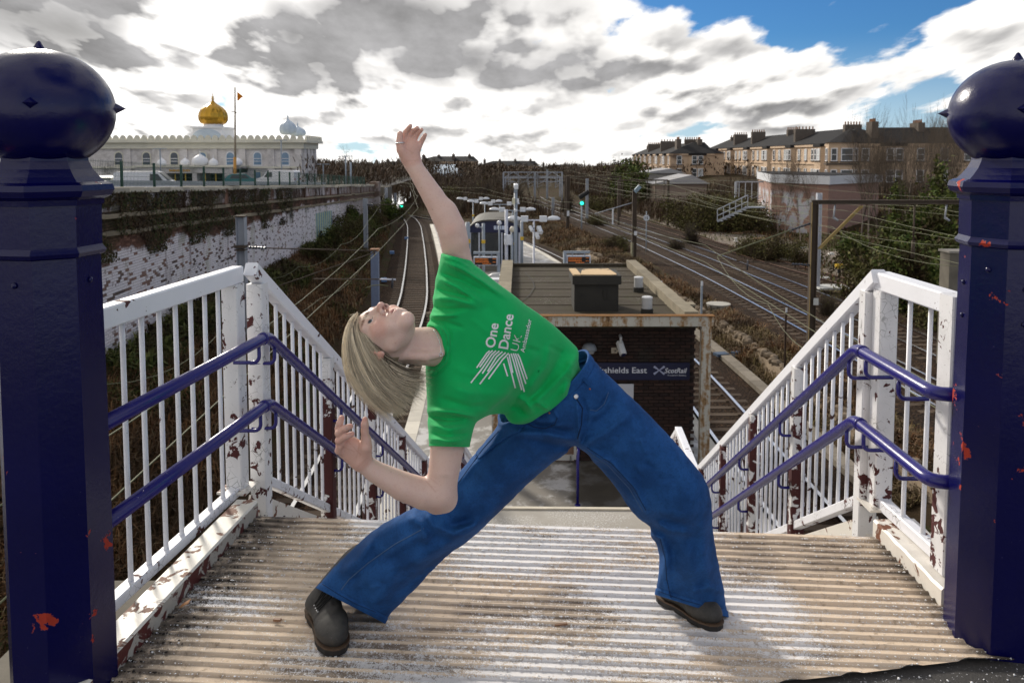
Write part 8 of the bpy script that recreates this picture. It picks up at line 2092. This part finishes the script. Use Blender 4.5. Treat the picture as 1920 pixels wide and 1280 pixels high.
def d_jeans(p):
 d, pix = inflate(JO, JD, JF, .118, .098, p)
 n3 = np.sin(p[:, 0] * 61 + np.sin(p[:, 2] * 47) * 1.7) * np.sin(p[:, 2] * 53 + np.sin(p[:, 0] * 39 + p[:, 1] * 31) * 1.5)
 d = d + n3 * .0011
 cutL = ((pix - np.array((655, 1134))) @ np.array((-.46, .888))); cutR = ((pix - np.array((1295, 1135))) @ np.array((-.30, .954)))
 for cu, sel in ((cutL, pix[:, 0] < 900), (cutR, pix[:, 0] > 1100)):
  d = d - np.where(sel & (cu > -13), .0022, 0) + np.where(sel & (np.abs(cu + 13) < 2.0), .0025, 0)
 band = (p - WA) @ wn_
 d = d - np.where(band > -.036, .0025, 0) + np.where(np.abs(band + .037) < .003, .003, 0)
 cc = np.where(pix[:, 0] < 900, cutL, np.where(pix[:, 0] > 1180, cutR, -99))
 th_ = np.where(cc > -22, .008, np.where(band > -.05, .008, .026))
 shell = np.maximum(d, -(d + th_))
 cut = np.where(pix[:, 0] < 900, cutL, np.where(pix[:, 0] > 1180, cutR, -99)) * 0.0019
 return np.maximum(np.maximum(shell, cut), (p - WA) @ wn_)
V, Qd = surface_nets(d_jeans, (-0.85, 2.45, 0.0), (0.85, 3.12, 1.2), 0.0034)
V = laplace(V, Qd, 1, 0.45)
k = NT('blue_denim')
pxm = k.pos((1, 1, 1), (0, 0, 0))
tw = k.n('ShaderNodeTexWave', wave_type='BANDS'); tw.inputs['Scale'].default_value = 220; tw.inputs['Distortion'].default_value = 3; tw.inputs['Detail'].default_value = 3
mp = k.n('ShaderNodeMapping'); mp.inputs['Rotation'].default_value = (0, R(35), 0); k.l(k.g.outputs['Position'], mp.inputs[0]); k.l(mp.outputs[0], tw.inputs['Vector'])
fade = k.ss(k.noise(7.5, 5, 0.65), 0.36, 0.66)
c = k.mix(fade, (0.006, 0.042, 0.142), (0.017, 0.092, 0.285))
pt_ = k.n('ShaderNodeNewGeometry').outputs['Pointiness']
c = k.mix(k.math('MULTIPLY', k.ss(pt_, 0.505, 0.56), 0.4), c, (0.04, 0.15, 0.42))
c = k.mix(k.math('MULTIPLY', tw.outputs['Fac'], 0.4), c, (0.025, 0.105, 0.33))
c = k.mix(k.math('MULTIPLY', k.ss(k.noise(130, 4, 0.75), 0.45, 0.75), 0.45), c, (0.006, 0.022, 0.085))
k.col(c).rough(0.82).spec(0.2);
bm_ = k.math('ADD', k.math('MULTIPLY', tw.outputs['Fac'], 0.3), k.math('MULTIPLY', k.noise(160, 3, 0.7), 0.6))
k.bump(bm_, 0.35, 0.003); M['denim'] = k.m
jeans = mesh_obj('jeans', V, Qd, M['denim'], person, True)
def bvh_of(o):
 off = np.array(worldloc(o.parent))
 vs_ = [Vector(v.co) + Vector(off) for v in o.data.vertices]
 return BVHTree.FromPolygons(vs_, [tuple(p.vertices) for p in o.data.polygons])
bj = bvh_of(jeans)
def on(bvh, x, y, lift=0.0):
 r = (P(x, y, 1.0) - EYE).normalized(); h_ = bvh.ray_cast(EYE, r)
 return (h_[0] - r * lift) if h_[0] else None
def stitch(pts, bvh, r, name, mat, parent, lift=0.0012, sub=8):
 path = []
 for (x0, y0), (x1, y1) in zip(pts[:-1], pts[1:]):
  for i in range(sub):
   q_ = on(bvh, x0 + (x1 - x0) * i / sub, y0 + (y1 - y0) * i / sub, lift)
   if q_ is not None and (not path or (q_ - path[-1]).length < .08): path.append(q_)
 q_ = on(bvh, *pts[-1], lift)
 if q_ is not None and path and (q_ - path[-1]).length < .08: path.append(q_)
 if len(path) > 2:
  mb = MB(); mb.tube(path, r, 5); return obj(name, mb, mat, parent, True)
M['thread'] = m_plain('dark_seam_thread', (0.012, 0.03, 0.085), 0.9, 0.3, 60)
M['thread_l'] = m_plain('pale_seam_thread', (0.07, 0.13, 0.26), 0.9, 0.3, 60)
stitch([(935, 808), (905, 842), (870, 890), (845, 925)], bj, .0016, 'side_seam', M['thread'], jeans, .0006)
stitch([(795, 990), (740, 1020), (690, 1055), (655, 1085), (640, 1105)], bj, .0022, 'side_seam', M['thread_l'], jeans, .0004)
stitch([(1095, 842), (1140, 872), (1180, 915), (1205, 958)], bj, .0018, 'inner_seam', M['thread_l'], jeans, .0004)
stitch([(1100, 838), (1146, 868), (1187, 912), (1211, 956)], bj, .0014, 'inner_seam', M['thread'], jeans, .0004)
stitch([(1238, 1010), (1248, 1050), (1250, 1085), (1258, 1120)], bj, .0016, 'inner_seam', M['thread'], jeans, .0004)
stitch([(1080, 746), (1092, 765), (1090, 795), (1083, 822)], bj, .0026, 'fly_seam', M['thread'], jeans, .0004)
stitch([(1141, 735), (1133, 757), (1118, 770), (1106, 768)], bj, .0014, 'pocket_seam', M['thread_l'], jeans, .0004)
stitch([(985, 790), (1000, 800), (1022, 803), (1040, 796), (1046, 780)], bj, .0018, 'pocket_seam', M['thread'], jeans, .0004)
for hx in ([(604, 1094), (632, 1112), (668, 1132), (705, 1147)], [(1238, 1109), (1280, 1124), (1320, 1135), (1354, 1140)]):
 stitch(hx, bj, .0013, 'hem_stitch', M['thread'], jeans, .0004)
M['steel'] = m_plain('brushed_steel', (0.55, 0.55, 0.57), 0.3, 0.15, 30, 1.0)
M['copper'] = m_plain('rivet_copper', (0.30, 0.12, 0.07), 0.4, 0.15, 30, 1.0)
def disc_on(x, y, r, name, mat, parent, bvh):
 q_ = on(bvh, x, y, 0.001)
 if q_ is None: return
 n_ = (EYE - q_).normalized(); mb = MB()
 mb.lathe([(r, -.002), (r, .002), (r * .75, .0035), (r * .3, .003)], (0, 0, 0), 16)
 m_ = n_.to_track_quat('Z', 'Y').to_matrix(); mb.v = [tuple(m_ @ Vector(v) + q_) for v in mb.v]
 return obj(name, mb, mat, parent, True)
disc_on(1080, 743, .0088, 'button', M['steel'], jeans, bj)
disc_on(1106, 729, .0035, 'rivet', M['copper'], jeans, bj)
disc_on(1030, 774, .0035, 'rivet', M['copper'], jeans, bj)
for (xa, ya, xb, yb) in ((1094, 710, 1106, 722), (1040, 768, 1048, 782)):
 a, b = on(bj, xa, ya, .003), on(bj, xb, yb, .003)
 if a and b:
  mb = MB(); mb.beam(a, b, .011, .004, up=(EYE - a)); obj('belt_loop', mb, M['denim'], jeans)
# boots
k = NT('dark_boot_leather')
c = k.mix(k.ss(k.noise(9, 5, 0.65), 0.35, 0.7), (0.020, 0.019, 0.018), (0.055, 0.050, 0.044))
c = k.mix(k.math('MULTIPLY', k.ss(k.noise(120, 3, 0.7), 0.6, 0.75), 0.35), c, (0.14, 0.13, 0.12))
k.col(c).rough(0.62); k.bump(k.noise(90, 5, 0.65), 0.3, 0.003); M['boot'] = k.m
M['sole'] = m_plain('black_sole', (0.015, 0.013, 0.012), 0.7, 0.3, 30, bump=0.3)
M['welt'] = m_plain('brown_welt', (0.085, 0.05, 0.028), 0.7, 0.4, 60, bump=0.4, bscale=200)
M['lace'] = m_plain('black_lace', (0.02, 0.02, 0.02), 0.8, 0.3, 60)
def d_boot(q):
 qy = q.copy(); qy[:, 1] = np.abs(q[:, 1])
 d = d_ell(q, (.212, 0, .046), (.072, .050, .044))
 d = smin(d, d_cone(q, (.075, 0, .062), (.185, 0, .052), .041, .040), .03)
 d = smin(d, d_ell(q, (.048, 0, .060), (.047, .037, .064)), .02)
 d = smin(d, d_cone(q, (.050, 0, .085), (.044, 0, .22), .043, .049), .025)
 d = smin(d, d_cone(q, (.095, 0, .105), (.150, 0, .080), .020, .018), .03)
 d = d - .0016 * np.exp(-((q[:, 0] - .148 + .45 * (q[:, 2] - .05)) / .004) ** 2) * (q[:, 2] < .085)
 fl = np.abs(qy[:, 1] - .017); d = d - .0020 * (np.exp(-((fl) / .004) ** 2)) * (q[:, 0] > .085) * (q[:, 0] < .155) * (q[:, 2] > .07)
 cr = np.sin(q[:, 0] * 190 + q[:, 1] * 40) * .0007 * ((q[:, 0] > .12) & (q[:, 0] < .19)); d = d + cr
 return np.maximum(d, .022 - q[:, 2])
BV, BQ = surface_nets(d_boot, (-.02, -.075, 0.0), (.31, .075, .30), .0032); BV = laplace(BV, BQ, 1, .4)
def sole_outline(g_):
 out = []
 for x, y in ((.000, .012), (.004, .026), (.02, .037), (.06, .040), (.10, .036), (.14, .040), (.185, .051), (.225, .052), (.262, .040), (.282, .020)): out.append((x, y))
 pts = out + [(.288, 0)] + [(x, -y) for x, y in out[::-1]]
 return [(.144 + (x - .144) * (1 + g_), y * (1 + 2 * g_)) for x, y in pts]
def boot(toe, dirv, lean, k_=1.0):
 d_ = Vector((dirv[0], dirv[1], 0)).normalized(); l_ = Vector((-d_.y, d_.x, 0))
 o_ = Vector((toe.x, toe.y, 0.006)) - d_ * .288 * k_
 tr = lambda v: o_ + (d_ * v[0] + l_ * v[1] + Vector((0, 0, v[2]))) * k_
 Mx = np.array([[d_.x, l_.x, 0], [d_.y, l_.y, 0], [0, 0, 1]])
 lx, ly = lean * d_.x, lean * l_.x
 BV_ = BV.copy(); zz = np.maximum(0, BV[:, 2] - .055) ** 1.15; BV_[:, 0] += lx * zz * 1.1; BV_[:, 1] += ly * zz * 1.1
 up_ = mesh_obj('boot', BV_ @ Mx.T * k_ + np.array(o_), BQ, M['boot'], person, True)
 mb = MB(); mb.prism([tr((x, y, 0)) for x, y in sole_outline(0)], (0, 0, .020 * k_)); obj('sole', mb, M['sole'], up_)
 mb = MB(); mb.prism([tr((x, y, .0195)) for x, y in sole_outline(.018)], (0, 0, .0065 * k_)); obj('welt', mb, M['welt'], up_)
 mb = MB()
 bb = BVHTree.FromPolygons([Vector(v) for v in BV_], [tuple(f) for f in BQ])
 def top(x, y):
  h_ = bb.ray_cast(Vector((x, y, .3)), Vector((0, 0, -1))); return h_[0].z if h_[0] else .1
 lm = []
 for i in range(4):
  x = .100 + .014 * i
  mb.tube([tr((x, y, top(x, y) + .0028)) for y in (-.024, -.012, 0, .012, .024)], .0024, 6)
  if i < 3: mb.tube([tr((x + .014 * s, y, top(x + .014 * s, y) + .0034)) for y, s in ((-.022, 0), (-.010, .3), (.010, .7), (.022, 1))], .0022, 6)
 lc = obj('laces', mb, M['lace'], up_, True); lc['kind'] = 'stuff'
 mb = MB()
 for i in range(4):
  for y in (-.026, .026):
   x = .100 + .014 * i; p_ = tr((x, y, top(x, y) + .001)); mb.lathe([(.0032, -.001), (.0034, .0015), (.0014, .0020)], p_, 8)
 e_ = obj('eyelets', mb, M['steel'], up_, True); e_['kind'] = 'stuff'
 return up_
boot(G(637, 1232, 0), (.50, -.86), 1.0, 1.1)
boot(G(1353, 1184, 0), (.66, -.75), 0.1)
# T-shirt
SO = Outline([(800, 612), (806, 598), (812, 570), (815, 535), (822, 503), (828, 472), (836, 430), (872, 436), (882, 486), (908, 510), (940, 541), (970, 562), (1003, 583), (1035, 607), (1062, 632), (1085, 655),
    (1102, 676), (1112, 705), (1098, 738), (1070, 750), (1045, 763), (1020, 774), (985, 783), (965, 783), (945, 776), (917, 778), (893, 787), (886, 812), (880, 845), (880, 885), (803, 885), (804, 832),
    (802, 790), (801, 755), (799, 720), (798, 690), (800, 650)], blur=8)
SD = [(850, 470, 2.46), (850, 545, 2.50), (880, 655, 2.54), (850, 760, 2.47), (840, 840, 2.41), (960, 690, 2.62), (1040, 735, 2.745), (1090, 690, 2.76), (985, 770, 2.70), (820, 650, 2.49)]
FK[0] = 2.6
SF = [fold([(835, 492), (868, 505), (905, 528), (950, 560)], 5, .007), fold([(828, 512), (868, 528), (915, 552)], 5, -.006), fold([(822, 522), (860, 540), (905, 570)], 5, .006), fold([(818, 540), (850, 552), (890, 560)], 5, -.005),
  fold([(830, 480), (860, 490), (885, 505)], 3, .003), fold([(812, 560), (850, 560), (900, 575)], 6, .006), fold([(812, 575), (840, 580), (880, 578)], 4, -.005), fold([(806, 592), (830, 592), (860, 590)], 4, .006), fold([(806, 602), (835, 604), (870, 615)], 4, -.004),
  fold([(842, 650), (840, 628), (828, 610)], 3.2, .004), fold([(842, 650), (836, 678), (808, 702)], 3.2, .004), fold([(846, 650), (845, 626), (832, 606)], 2.2, -.003), fold([(846, 650), (840, 682), (812, 706)], 2.2, -.003),
  fold([(1080, 665), (1060, 700), (1020, 740), (990, 765)], 8, .008), fold([(1060, 650), (1040, 690), (1005, 735), (975, 762)], 8, -.008), fold([(1035, 640), (1022, 690), (985, 740)], 9, .007),
  fold([(1000, 690), (985, 730), (960, 765)], 8, -.006), fold([(970, 745), (985, 752), (1000, 775)], 6, .012), fold([(955, 760), (972, 762), (985, 776)], 5, -.010), fold([(1005, 752), (1018, 760), (1030, 768)], 5, .007),
  fold([(1075, 690), (1070, 715), (1050, 745)], 5, .005), fold([(1092, 680), (1085, 705), (1078, 730)], 5, -.005),
  fold([(840, 720), (880, 735), (930, 740), (975, 745)], 10, .006), fold([(820, 745), (870, 760), (930, 762)], 7, -.006), fold([(805, 770), (850, 772), (895, 782)], 5, .008), fold([(803, 780), (840, 786), (880, 783)], 4, -.007),
  fold([(806, 795), (840, 805), (878, 800)], 5, .005), fold([(808, 812), (845, 818), (880, 812)], 4, -.004), fold([(806, 822), (840, 827), (876, 824)], 3, .0035), fold([(804, 832), (840, 836), (878, 834)], 2, -.0025),
  fold([(885, 700), (900, 730), (915, 765)], 8, -.004), fold([(850, 690), (880, 700), (920, 705)], 9, .004), fold([(900, 640), (890, 690), (870, 730)], 12, -.003), fold([(940, 590), (985, 640), (1010, 690)], 14, .004), fold([(900, 565), (940, 600), (960, 650)], 12, -.004)]
for _ in range(22):
 x, y = jr.choice([(860, 530), (900, 580), (840, 810), (960, 740), (1040, 690), (1000, 640), (860, 760), (1060, 700)])
 x += jr.uniform(-30, 30); y += jr.uniform(-22, 22); a = jr.uniform(.3, 1.3) if x > 900 else jr.uniform(-.3, .7); L = jr.uniform(20, 45)
 SF.append(fold([(x, y), (x + L * math.cos(a), y + L * math.sin(a))], jr.uniform(3.5, 8), jr.uniform(-.003, .003)))
NCc = Pn(795, 650, 2.40)
neck_ax = Pn(850, 655, 2.50) - Pn(740, 646, 2.38); neck_ax /= np.linalg.norm(neck_ax)
def d_shirt(p):
 d, pix = inflate(SO, SD, SF, .118, .112, p)
 d = smin(d, d_ell(p, Pn(915, 612, 2.49), (.085, .055, .080)), .10)
 d = smin(d, d_ell(p, Pn(905, 712, 2.49), (.085, .055, .080)), .10)
 thick = np.where((pix[:, 0] > 895) | ((pix[:, 1] > 560) & (pix[:, 1] < 770)), .045, .008)
 hole = d_ell(p, NCc, (rp(35, 2.4), .105, rp(41, 2.4)))
 band = np.abs(hole);
 sl = ((pix - np.array((857, 482))) @ np.array((.24, -.97))) * .0016; sr = ((pix - np.array((840, 837))) @ np.array((-.03, 1.0))) * .0016
 cut = np.where(pix[:, 1] < 560, np.where(pix[:, 0] < 900, sl, -9), np.where((pix[:, 1] > 790) & (pix[:, 0] < 890), sr, -9))
 bandw = (p - WA) @ wn_; bl = sst(pix[:, 0], 1058, 1076); nearw = 1 - sst(bandw, 0.0, .055)
 d = d + nearw * (bl * .030 - (1 - bl) * .020)
 w_ = -bandw - (bl * .05 + (1 - bl) * (.026 + .006 * np.sin(pix[:, 0] * .11)))
 shell = np.maximum(d, -(d + thick))
 d = np.maximum(np.maximum(shell, -hole), cut)
 return np.maximum(d, w_)
V, Qd = surface_nets(d_shirt, (-0.36, 2.28, 0.6), (0.36, 2.98, 1.62), 0.0028)
V = laplace(V, Qd, 1, 0.45)
k = NT('green_jersey')
c = k.mix(k.noise(7, 4), (0.004, 0.40, 0.100), (0.010, 0.50, 0.135))
c = k.mix(k.math('MULTIPLY', k.ss(k.noise(160, 2, 0.6), 0.6, 0.8), 0.2), c, (0.03, 0.58, 0.19))
k.col(c).rough(0.85).spec(0.15); k.b.inputs['Sheen Weight'].default_value = 0.12
k.bump(k.math('ADD', k.noise(300, 3, 0.6), k.math('MULTIPLY', k.noise(25, 4), 1.2)), 0.15, 0.003); M['jersey'] = k.m
shirt = mesh_obj('t_shirt', V, Qd, M['jersey'], person, True)
bs = bvh_of(shirt)
M['print'] = m_plain('white_print', (0.82, 0.84, 0.84), 0.6, 0.04)
def project(verts2, faces, name, parent, mat, bvh, lift=.0016):
 vs_ = []; bad = set()
 for i, (x, y) in enumerate(verts2):
  q_ = on(bvh, x, y, lift)
  if q_ is None: bad.add(i); q_ = Vector((0, 0, 0))
  vs_.append(q_)
 fs = [f for f in faces if not any(i in bad for i in f)]
 if fs: return mesh_obj(name, vs_, fs, mat, parent)
def text_mesh(body, bold=0.0, shear=0.0, spacing=1.0):
 cu = bpy.data.curves.new('t', 'FONT'); cu.body = body; cu.size = 1.0; cu.offset = bold; cu.shear = shear; cu.space_character = spacing; cu.resolution_u = 3
 o = bpy.data.objects.new('t', cu); COL.objects.link(o)
 dg = bpy.context.evaluated_depsgraph_get(); me = bpy.data.meshes.new_from_object(o.evaluated_get(dg))
 vs_ = [(v.co.x, v.co.y) for v in me.vertices]; fs = [tuple(p.vertices) for p in me.polygons]
 bpy.data.objects.remove(o); bpy.data.meshes.remove(me)
 return vs_, fs
def fit_text(body, bold=0.0, **kw):
 vs_, fs = text_mesh(body, bold, **kw); a = np.array(vs_); lo = a.min(0); hi = a.max(0)
 return a, lo, hi, fs
def shirt_text(body, p0, p1, height, bold=0.0, name='print_text'):
 """baseline from p0 to p1 (photo pixels), cap height in pixels"""
 a, lo, hi, fs = fit_text(body, bold)
 u_ = np.array(p1, float) - np.array(p0, float); L = np.linalg.norm(u_); u_ /= L; v_ = np.array((u_[1], -u_[0]))
 cap = 0.70
 q_ = [tuple(np.array(p0) + u_ * (x - lo[0]) / (hi[0] - lo[0]) * L + v_ * (y / cap) * height) for x, y in a]
 return project(q_, fs, name, shirt, M['print'], bs)
shirt_text('One', (929, 654), (931, 606), 19, 0.035) if False else None
shirt_text('One', (927, 653), (935, 607), 18, 0.022)
shirt_text('Dance', (952, 655), (963, 590), 18, 0.022)
shirt_text('UK', (971, 659), (979, 629), 15, -0.012)
shirt_text('Ambassador', (983, 661), (997, 599), 8, 0.012)
def stripe(pts, w, name='print_stripe'):
 vs_, fs = [], []; pts = np.array(pts, float); dense = []
 for a, b in zip(pts[:-1], pts[1:]):
  n = max(2, int(np.linalg.norm(b - a) / 5))
  for i in range(n): dense.append(a + (b - a) * i / n)
 dense.append(pts[-1]); dense = np.array(dense)
 for i, p_ in enumerate(dense):
  t_ = dense[min(i + 1, len(dense) - 1)] - dense[max(i - 1, 0)]; t_ /= np.linalg.norm(t_); n_ = np.array((-t_[1], t_[0]))
  vs_ += [tuple(p_ + n_ * w / 2), tuple(p_ - n_ * w / 2)]
 fs = [(2 * i, 2 * i + 1, 2 * i + 3, 2 * i + 2) for i in range(len(dense) - 1)]
 return project(vs_, fs, name, shirt, M['print'], bs)
Z6 = lambda x, y: (800 + x / 3.2, 460 + y / 3.2)
Lf = [((378, 632), (362, 645), (300, 734)), ((396, 630), (376, 648), (318, 730)), ((416, 631), (390, 655), (333, 738), (265, 824)), ((436, 633), (405, 660), (334, 768)),
  ((455, 637), (420, 668), (365, 756)), ((474, 642), (438, 676), (318, 832)), ((492, 646), (456, 684), (371, 801))]
for s_ in Lf: stripe([Z6(*p_) for p_ in s_], 2.7)
Rf = [((545, 650), (558, 672), (603, 802)), ((532, 648), (545, 680), (595, 830)), ((520, 647), (532, 680), (586, 878)), ((507, 648), (520, 690), (570, 867)), ((496, 652), (498, 672), (517, 764)), ((484, 668), (490, 690), (532, 856)), ((462, 708), (470, 735), (486, 785))]
for s_ in Rf: stripe([Z6(*p_) for p_ in s_], 2.7)
bb_ = bvh_of(body)
M['silver'] = m_plain('silver', (0.75, 0.75, 0.77), 0.2, 0.1, 40, 1.0)
path = []
for x, y in ((812, 618), (818, 625), (823, 637), (826, 650), (827, 660)):
 q_ = on(bb_, x, y, .0015)
 if q_ is not None: path.append(q_)
nk = thing('necklace', 'thin silver chain with small ring pendant round the neck', 'necklace', path[0])
mb = MB()
if len(path) > 2: mb.tube(path, .0013, 6)
obj('chain', mb, M['silver'], nk, True)
mb = MB(); cpt = path[-1] + Vector((0, -.004, -.006)); mb.tube([cpt + Vector((math.cos(a) * .0055, 0, math.sin(a) * .0055)) for a in np.linspace(0, 6.283, 17)], .0012, 6); obj('pendant', mb, M['silver'], nk, True)
def ring(x0, y0, x1, y1, dd, r, label):
 a, b = P(x0, y0, dd), P(x1, y1, dd); c_ = (a + b) / 2; w = (b - a).normalized(); up_ = Vector((0, 1, 0)) ; rr = (b - a).length / 2
 mb = MB(); mb.tube([c_ + w * rr * math.cos(t_) + up_ * rr * math.sin(t_) for t_ in np.linspace(0, 6.283, 21)], r, 8)
 return tag(obj('ring', mb, M['silver'], None, True), label, 'ring')
ring(742.5, 268.5, 757.5, 267.5, 2.43, .0024, 'wide silver ring on the thumb of the raised hand')
ring(772, 264.5, 781.5, 267.5, 2.452, .0026, 'silver ring on the ring finger of the raised hand')
# hair: a bob falling away from the head
k = NT('blond_hair')
hi_ = k.n('ShaderNodeAttribute'); hi_.attribute_name = 'strand'
c = k.mix(hi_.outputs['Fac'], (0.085, 0.060, 0.040), (0.96, 0.82, 0.60))
k.col(c).rough(0.38).spec(0.45); M['hair'] = k.m
hr = np.random.default_rng(21)
def bez(pts, n):
 """Catmull-Rom through pts (px, px, depth)"""
 pts = np.array(pts, float); P_ = np.vstack([2 * pts[0] - pts[1], pts, 2 * pts[-1] - pts[-2]])
 out = []; m = len(pts) - 1
 for t_ in np.linspace(0, m - 1e-6, n):
  i = int(t_); f = t_ - i; p0, p1, p2, p3 = P_[i:i + 4]
  out.append(0.5 * (2 * p1 + (p2 - p0) * f + (2 * p0 - 5 * p1 + 4 * p2 - p3) * f * f + (3 * p1 - p0 - 3 * p2 + p3) * f ** 3))
 return np.array(out)
NS = 18
GA = bez([(670, 584, 0), (655, 604, 0), (648, 640, 0), (654, 690, 0), (682, 738, 0), (738, 786, 0)], NS)
GB = bez([(672, 588, 0), (662, 615, 0), (668, 655, 0), (692, 705, 0), (726, 745, 0), (766, 776, 0)], NS)
GC = bez([(672, 596, 0), (674, 622, 0), (688, 655, 0), (716, 690, 0), (752, 722, 0), (794, 742, 0)], NS)
GD = bez([(674, 602, 0), (690, 626, 0), (711, 648, 0), (727, 670, 0), (760, 702, 0), (800, 700, 0)], NS)
GUI = [GA, GB, GC, GD]
HV, HF, HT = [], [], []
tri = 4
def add_strand(pts, r0, tint):
 n = len(pts); t_ = np.gradient(pts, axis=0); t_ /= np.linalg.norm(t_, axis=1)[:, None] + 1e-9
 sd_ = np.cross(t_, np.array([0.1, 1, 0.05])); sd_ /= np.linalg.norm(sd_, axis=1)[:, None] + 1e-9
 u_ = np.cross(sd_, t_)
 r = r0 * np.interp(np.linspace(0, 1, n), [0, .1, .75, 1], [.12, 1, .9, .12])
 b = sum(len(v_) for v_ in HV)
 ring_ = [pts + (sd_ * math.cos(a) + u_ * math.sin(a)) * r[:, None] for a in np.linspace(0, 2 * math.pi, tri, endpoint=False)]
 vs_ = np.stack(ring_, 1).reshape(-1, 3); HV.append(vs_); HT.append(np.full(len(vs_), tint))
 i = np.arange(n - 1)[:, None] * tri; kx = np.arange(tri)[None]
 HF.append((b + np.stack([i + kx, i + (kx + 1) % tri, i + tri + (kx + 1) % tri, i + tri + kx], -1)).reshape(-1, 4))
def head_push(pw, off):
 sfr = np.tile(np.linspace(0, 1, NS), len(pw) // NS)
 for _ in range(3):
  d = d_head(pw, True); e = 1e-3
  gr = np.stack([d_head(pw + np.eye(3)[i] * e, True) - d for i in range(3)], 1) / e
  gr /= np.linalg.norm(gr, axis=1)[:, None] + 1e-9
  pw = pw + gr * np.maximum(0, off * np.clip(sfr * 5 - .6, -.8, 1) - d)[:, None]
 return pw
NST = 7600
cl_tint = hr.random(60); cl_off = hr.normal(0, 1, (60, 2))
strands_px = []
for i in range(NST):
 t_ = hr.random() ** 0.9; w = hr.random()
 f = t_ * 2.999; gi = int(f); fr = f - gi
 g2 = GUI[gi] * (1 - fr) + GUI[gi + 1] * fr
 clump = int((t_ * 17 + w * 3 * 17)) % 60
 s = np.linspace(0, 1, NS)
 g2 = g2.copy()
 ends = hr.normal(0, 1, 2)
 g2[:, 0] += (cl_off[clump, 0] * 10 + ends[0] * 5.5) * s ** 1.5 + np.sin(s * 10 + cl_off[clump, 1] * 2.5) * 5.5 * s ** 1.6 * (1 + t_)
 g2[:, 1] += (cl_off[clump, 1] * 8 + ends[1] * 6) * s ** 1.5 + np.sin(s * 9 + cl_off[clump, 0] * 2.5 + 1) * 4.5 * s ** 1.6 * (1 + t_)
 half = np.interp(s, [0, .25, .5, 1], [.02, .072, .080, .055])
 dep = HD + 0.012 + (w * 2 - 1) * half + (cl_off[clump, 0] * .004)
 if w > .5: g2[:, 0] += 4 * (w - .5) * s; g2[:, 1] -= 10 * (w - .5) * s
 cut = 1 - .30 * hr.random() ** 1.8 - .06 * abs(cl_off[clump, 1])
 pts = np.stack([Pn(x, y, dd) for (x, y, _), dd in zip(g2[:], dep)])
 tt_ = np.linspace(0, cut * (NS - 1), NS); i0 = np.minimum(tt_.astype(int), NS - 2); f_ = (tt_ - i0)[:, None]
 pts = pts[i0] * (1 - f_) + pts[i0 + 1] * f_
 strands_px.append(pts)
 tint = np.clip(.70 * cl_tint[clump] + .38 * hr.random() + (.16 if t_ < .35 else -.04) - (.34 if w > .6 else 0) - .30 * max(0, t_ - .62) / .38 + .06, 0, 1)
 HT_t = tint
 add_strand(pts, .0006, tint)
allp = np.vstack(strands_px); allp = head_push(allp, .003)
tints = [t_[0] for t_ in HT]; HV, HF, HT = [], [], []
for i in range(NST):
 add_strand(allp[i * NS:(i + 1) * NS], .0005 + .0005 * ((i * 7919) % 97) / 97, tints[i])
for i in range(11):
 x0, y0 = 660 + hr.normal(0, 3), 592 + hr.normal(0, 4)
 q_ = bez([(x0, y0, 0), (x0 + 12 + hr.normal(0, 3), y0 + 4 + hr.normal(0, 3), 0), (x0 + 24 + hr.normal(0, 5), y0 + 4 + hr.normal(0, 4), 0), (x0 + 38 + hr.normal(0, 6), y0 + hr.normal(0, 5), 0)], NS)
 pts = np.stack([Pn(x, y, HD - .085) for x, y, _ in q_]); pts = head_push(pts, .003)
 add_strand(pts, .0003, .8)
for i in range(150):
 t_ = hr.random(); g2 = GUI[i % 2] + np.array([-3 - 5 * hr.random(), 2, 0]) * np.linspace(0, 1, NS)[:, None] * hr.normal(1, .8); pts = np.stack([Pn(x, y, HD + hr.normal(0, .03)) for x, y, _ in g2])
 add_strand(head_push(pts, .004), .0004, .75)
HVa, HFa, HTa = np.vstack(HV), np.vstack(HF), np.concatenate(HT)
hair = mesh_obj('hair', HVa, HFa, M['hair'], body, True)
fa = hair.data.attributes.new('strand', 'FLOAT', 'POINT'); fa.data.foreach_set('value', HTa.astype(np.float32))
def d_cap(p):
 d = d_head(p, True) - .0022; q = head_local(p)
 return np.maximum(np.maximum(d, -(d + .006)), np.maximum(q[:, 1] - .022 + np.maximum(0, -(q[:, 2] - .02)) * 1.15, -q[:, 2] - .055))
V, Qd = surface_nets(d_cap, HO - .16, HO + .16, .0034)
cap_ = mesh_obj('scalp_hair', V, Qd, m_plain('dark_blond_scalp', (0.26, 0.19, 0.115), 0.6, 0.3, 60), hair, True)
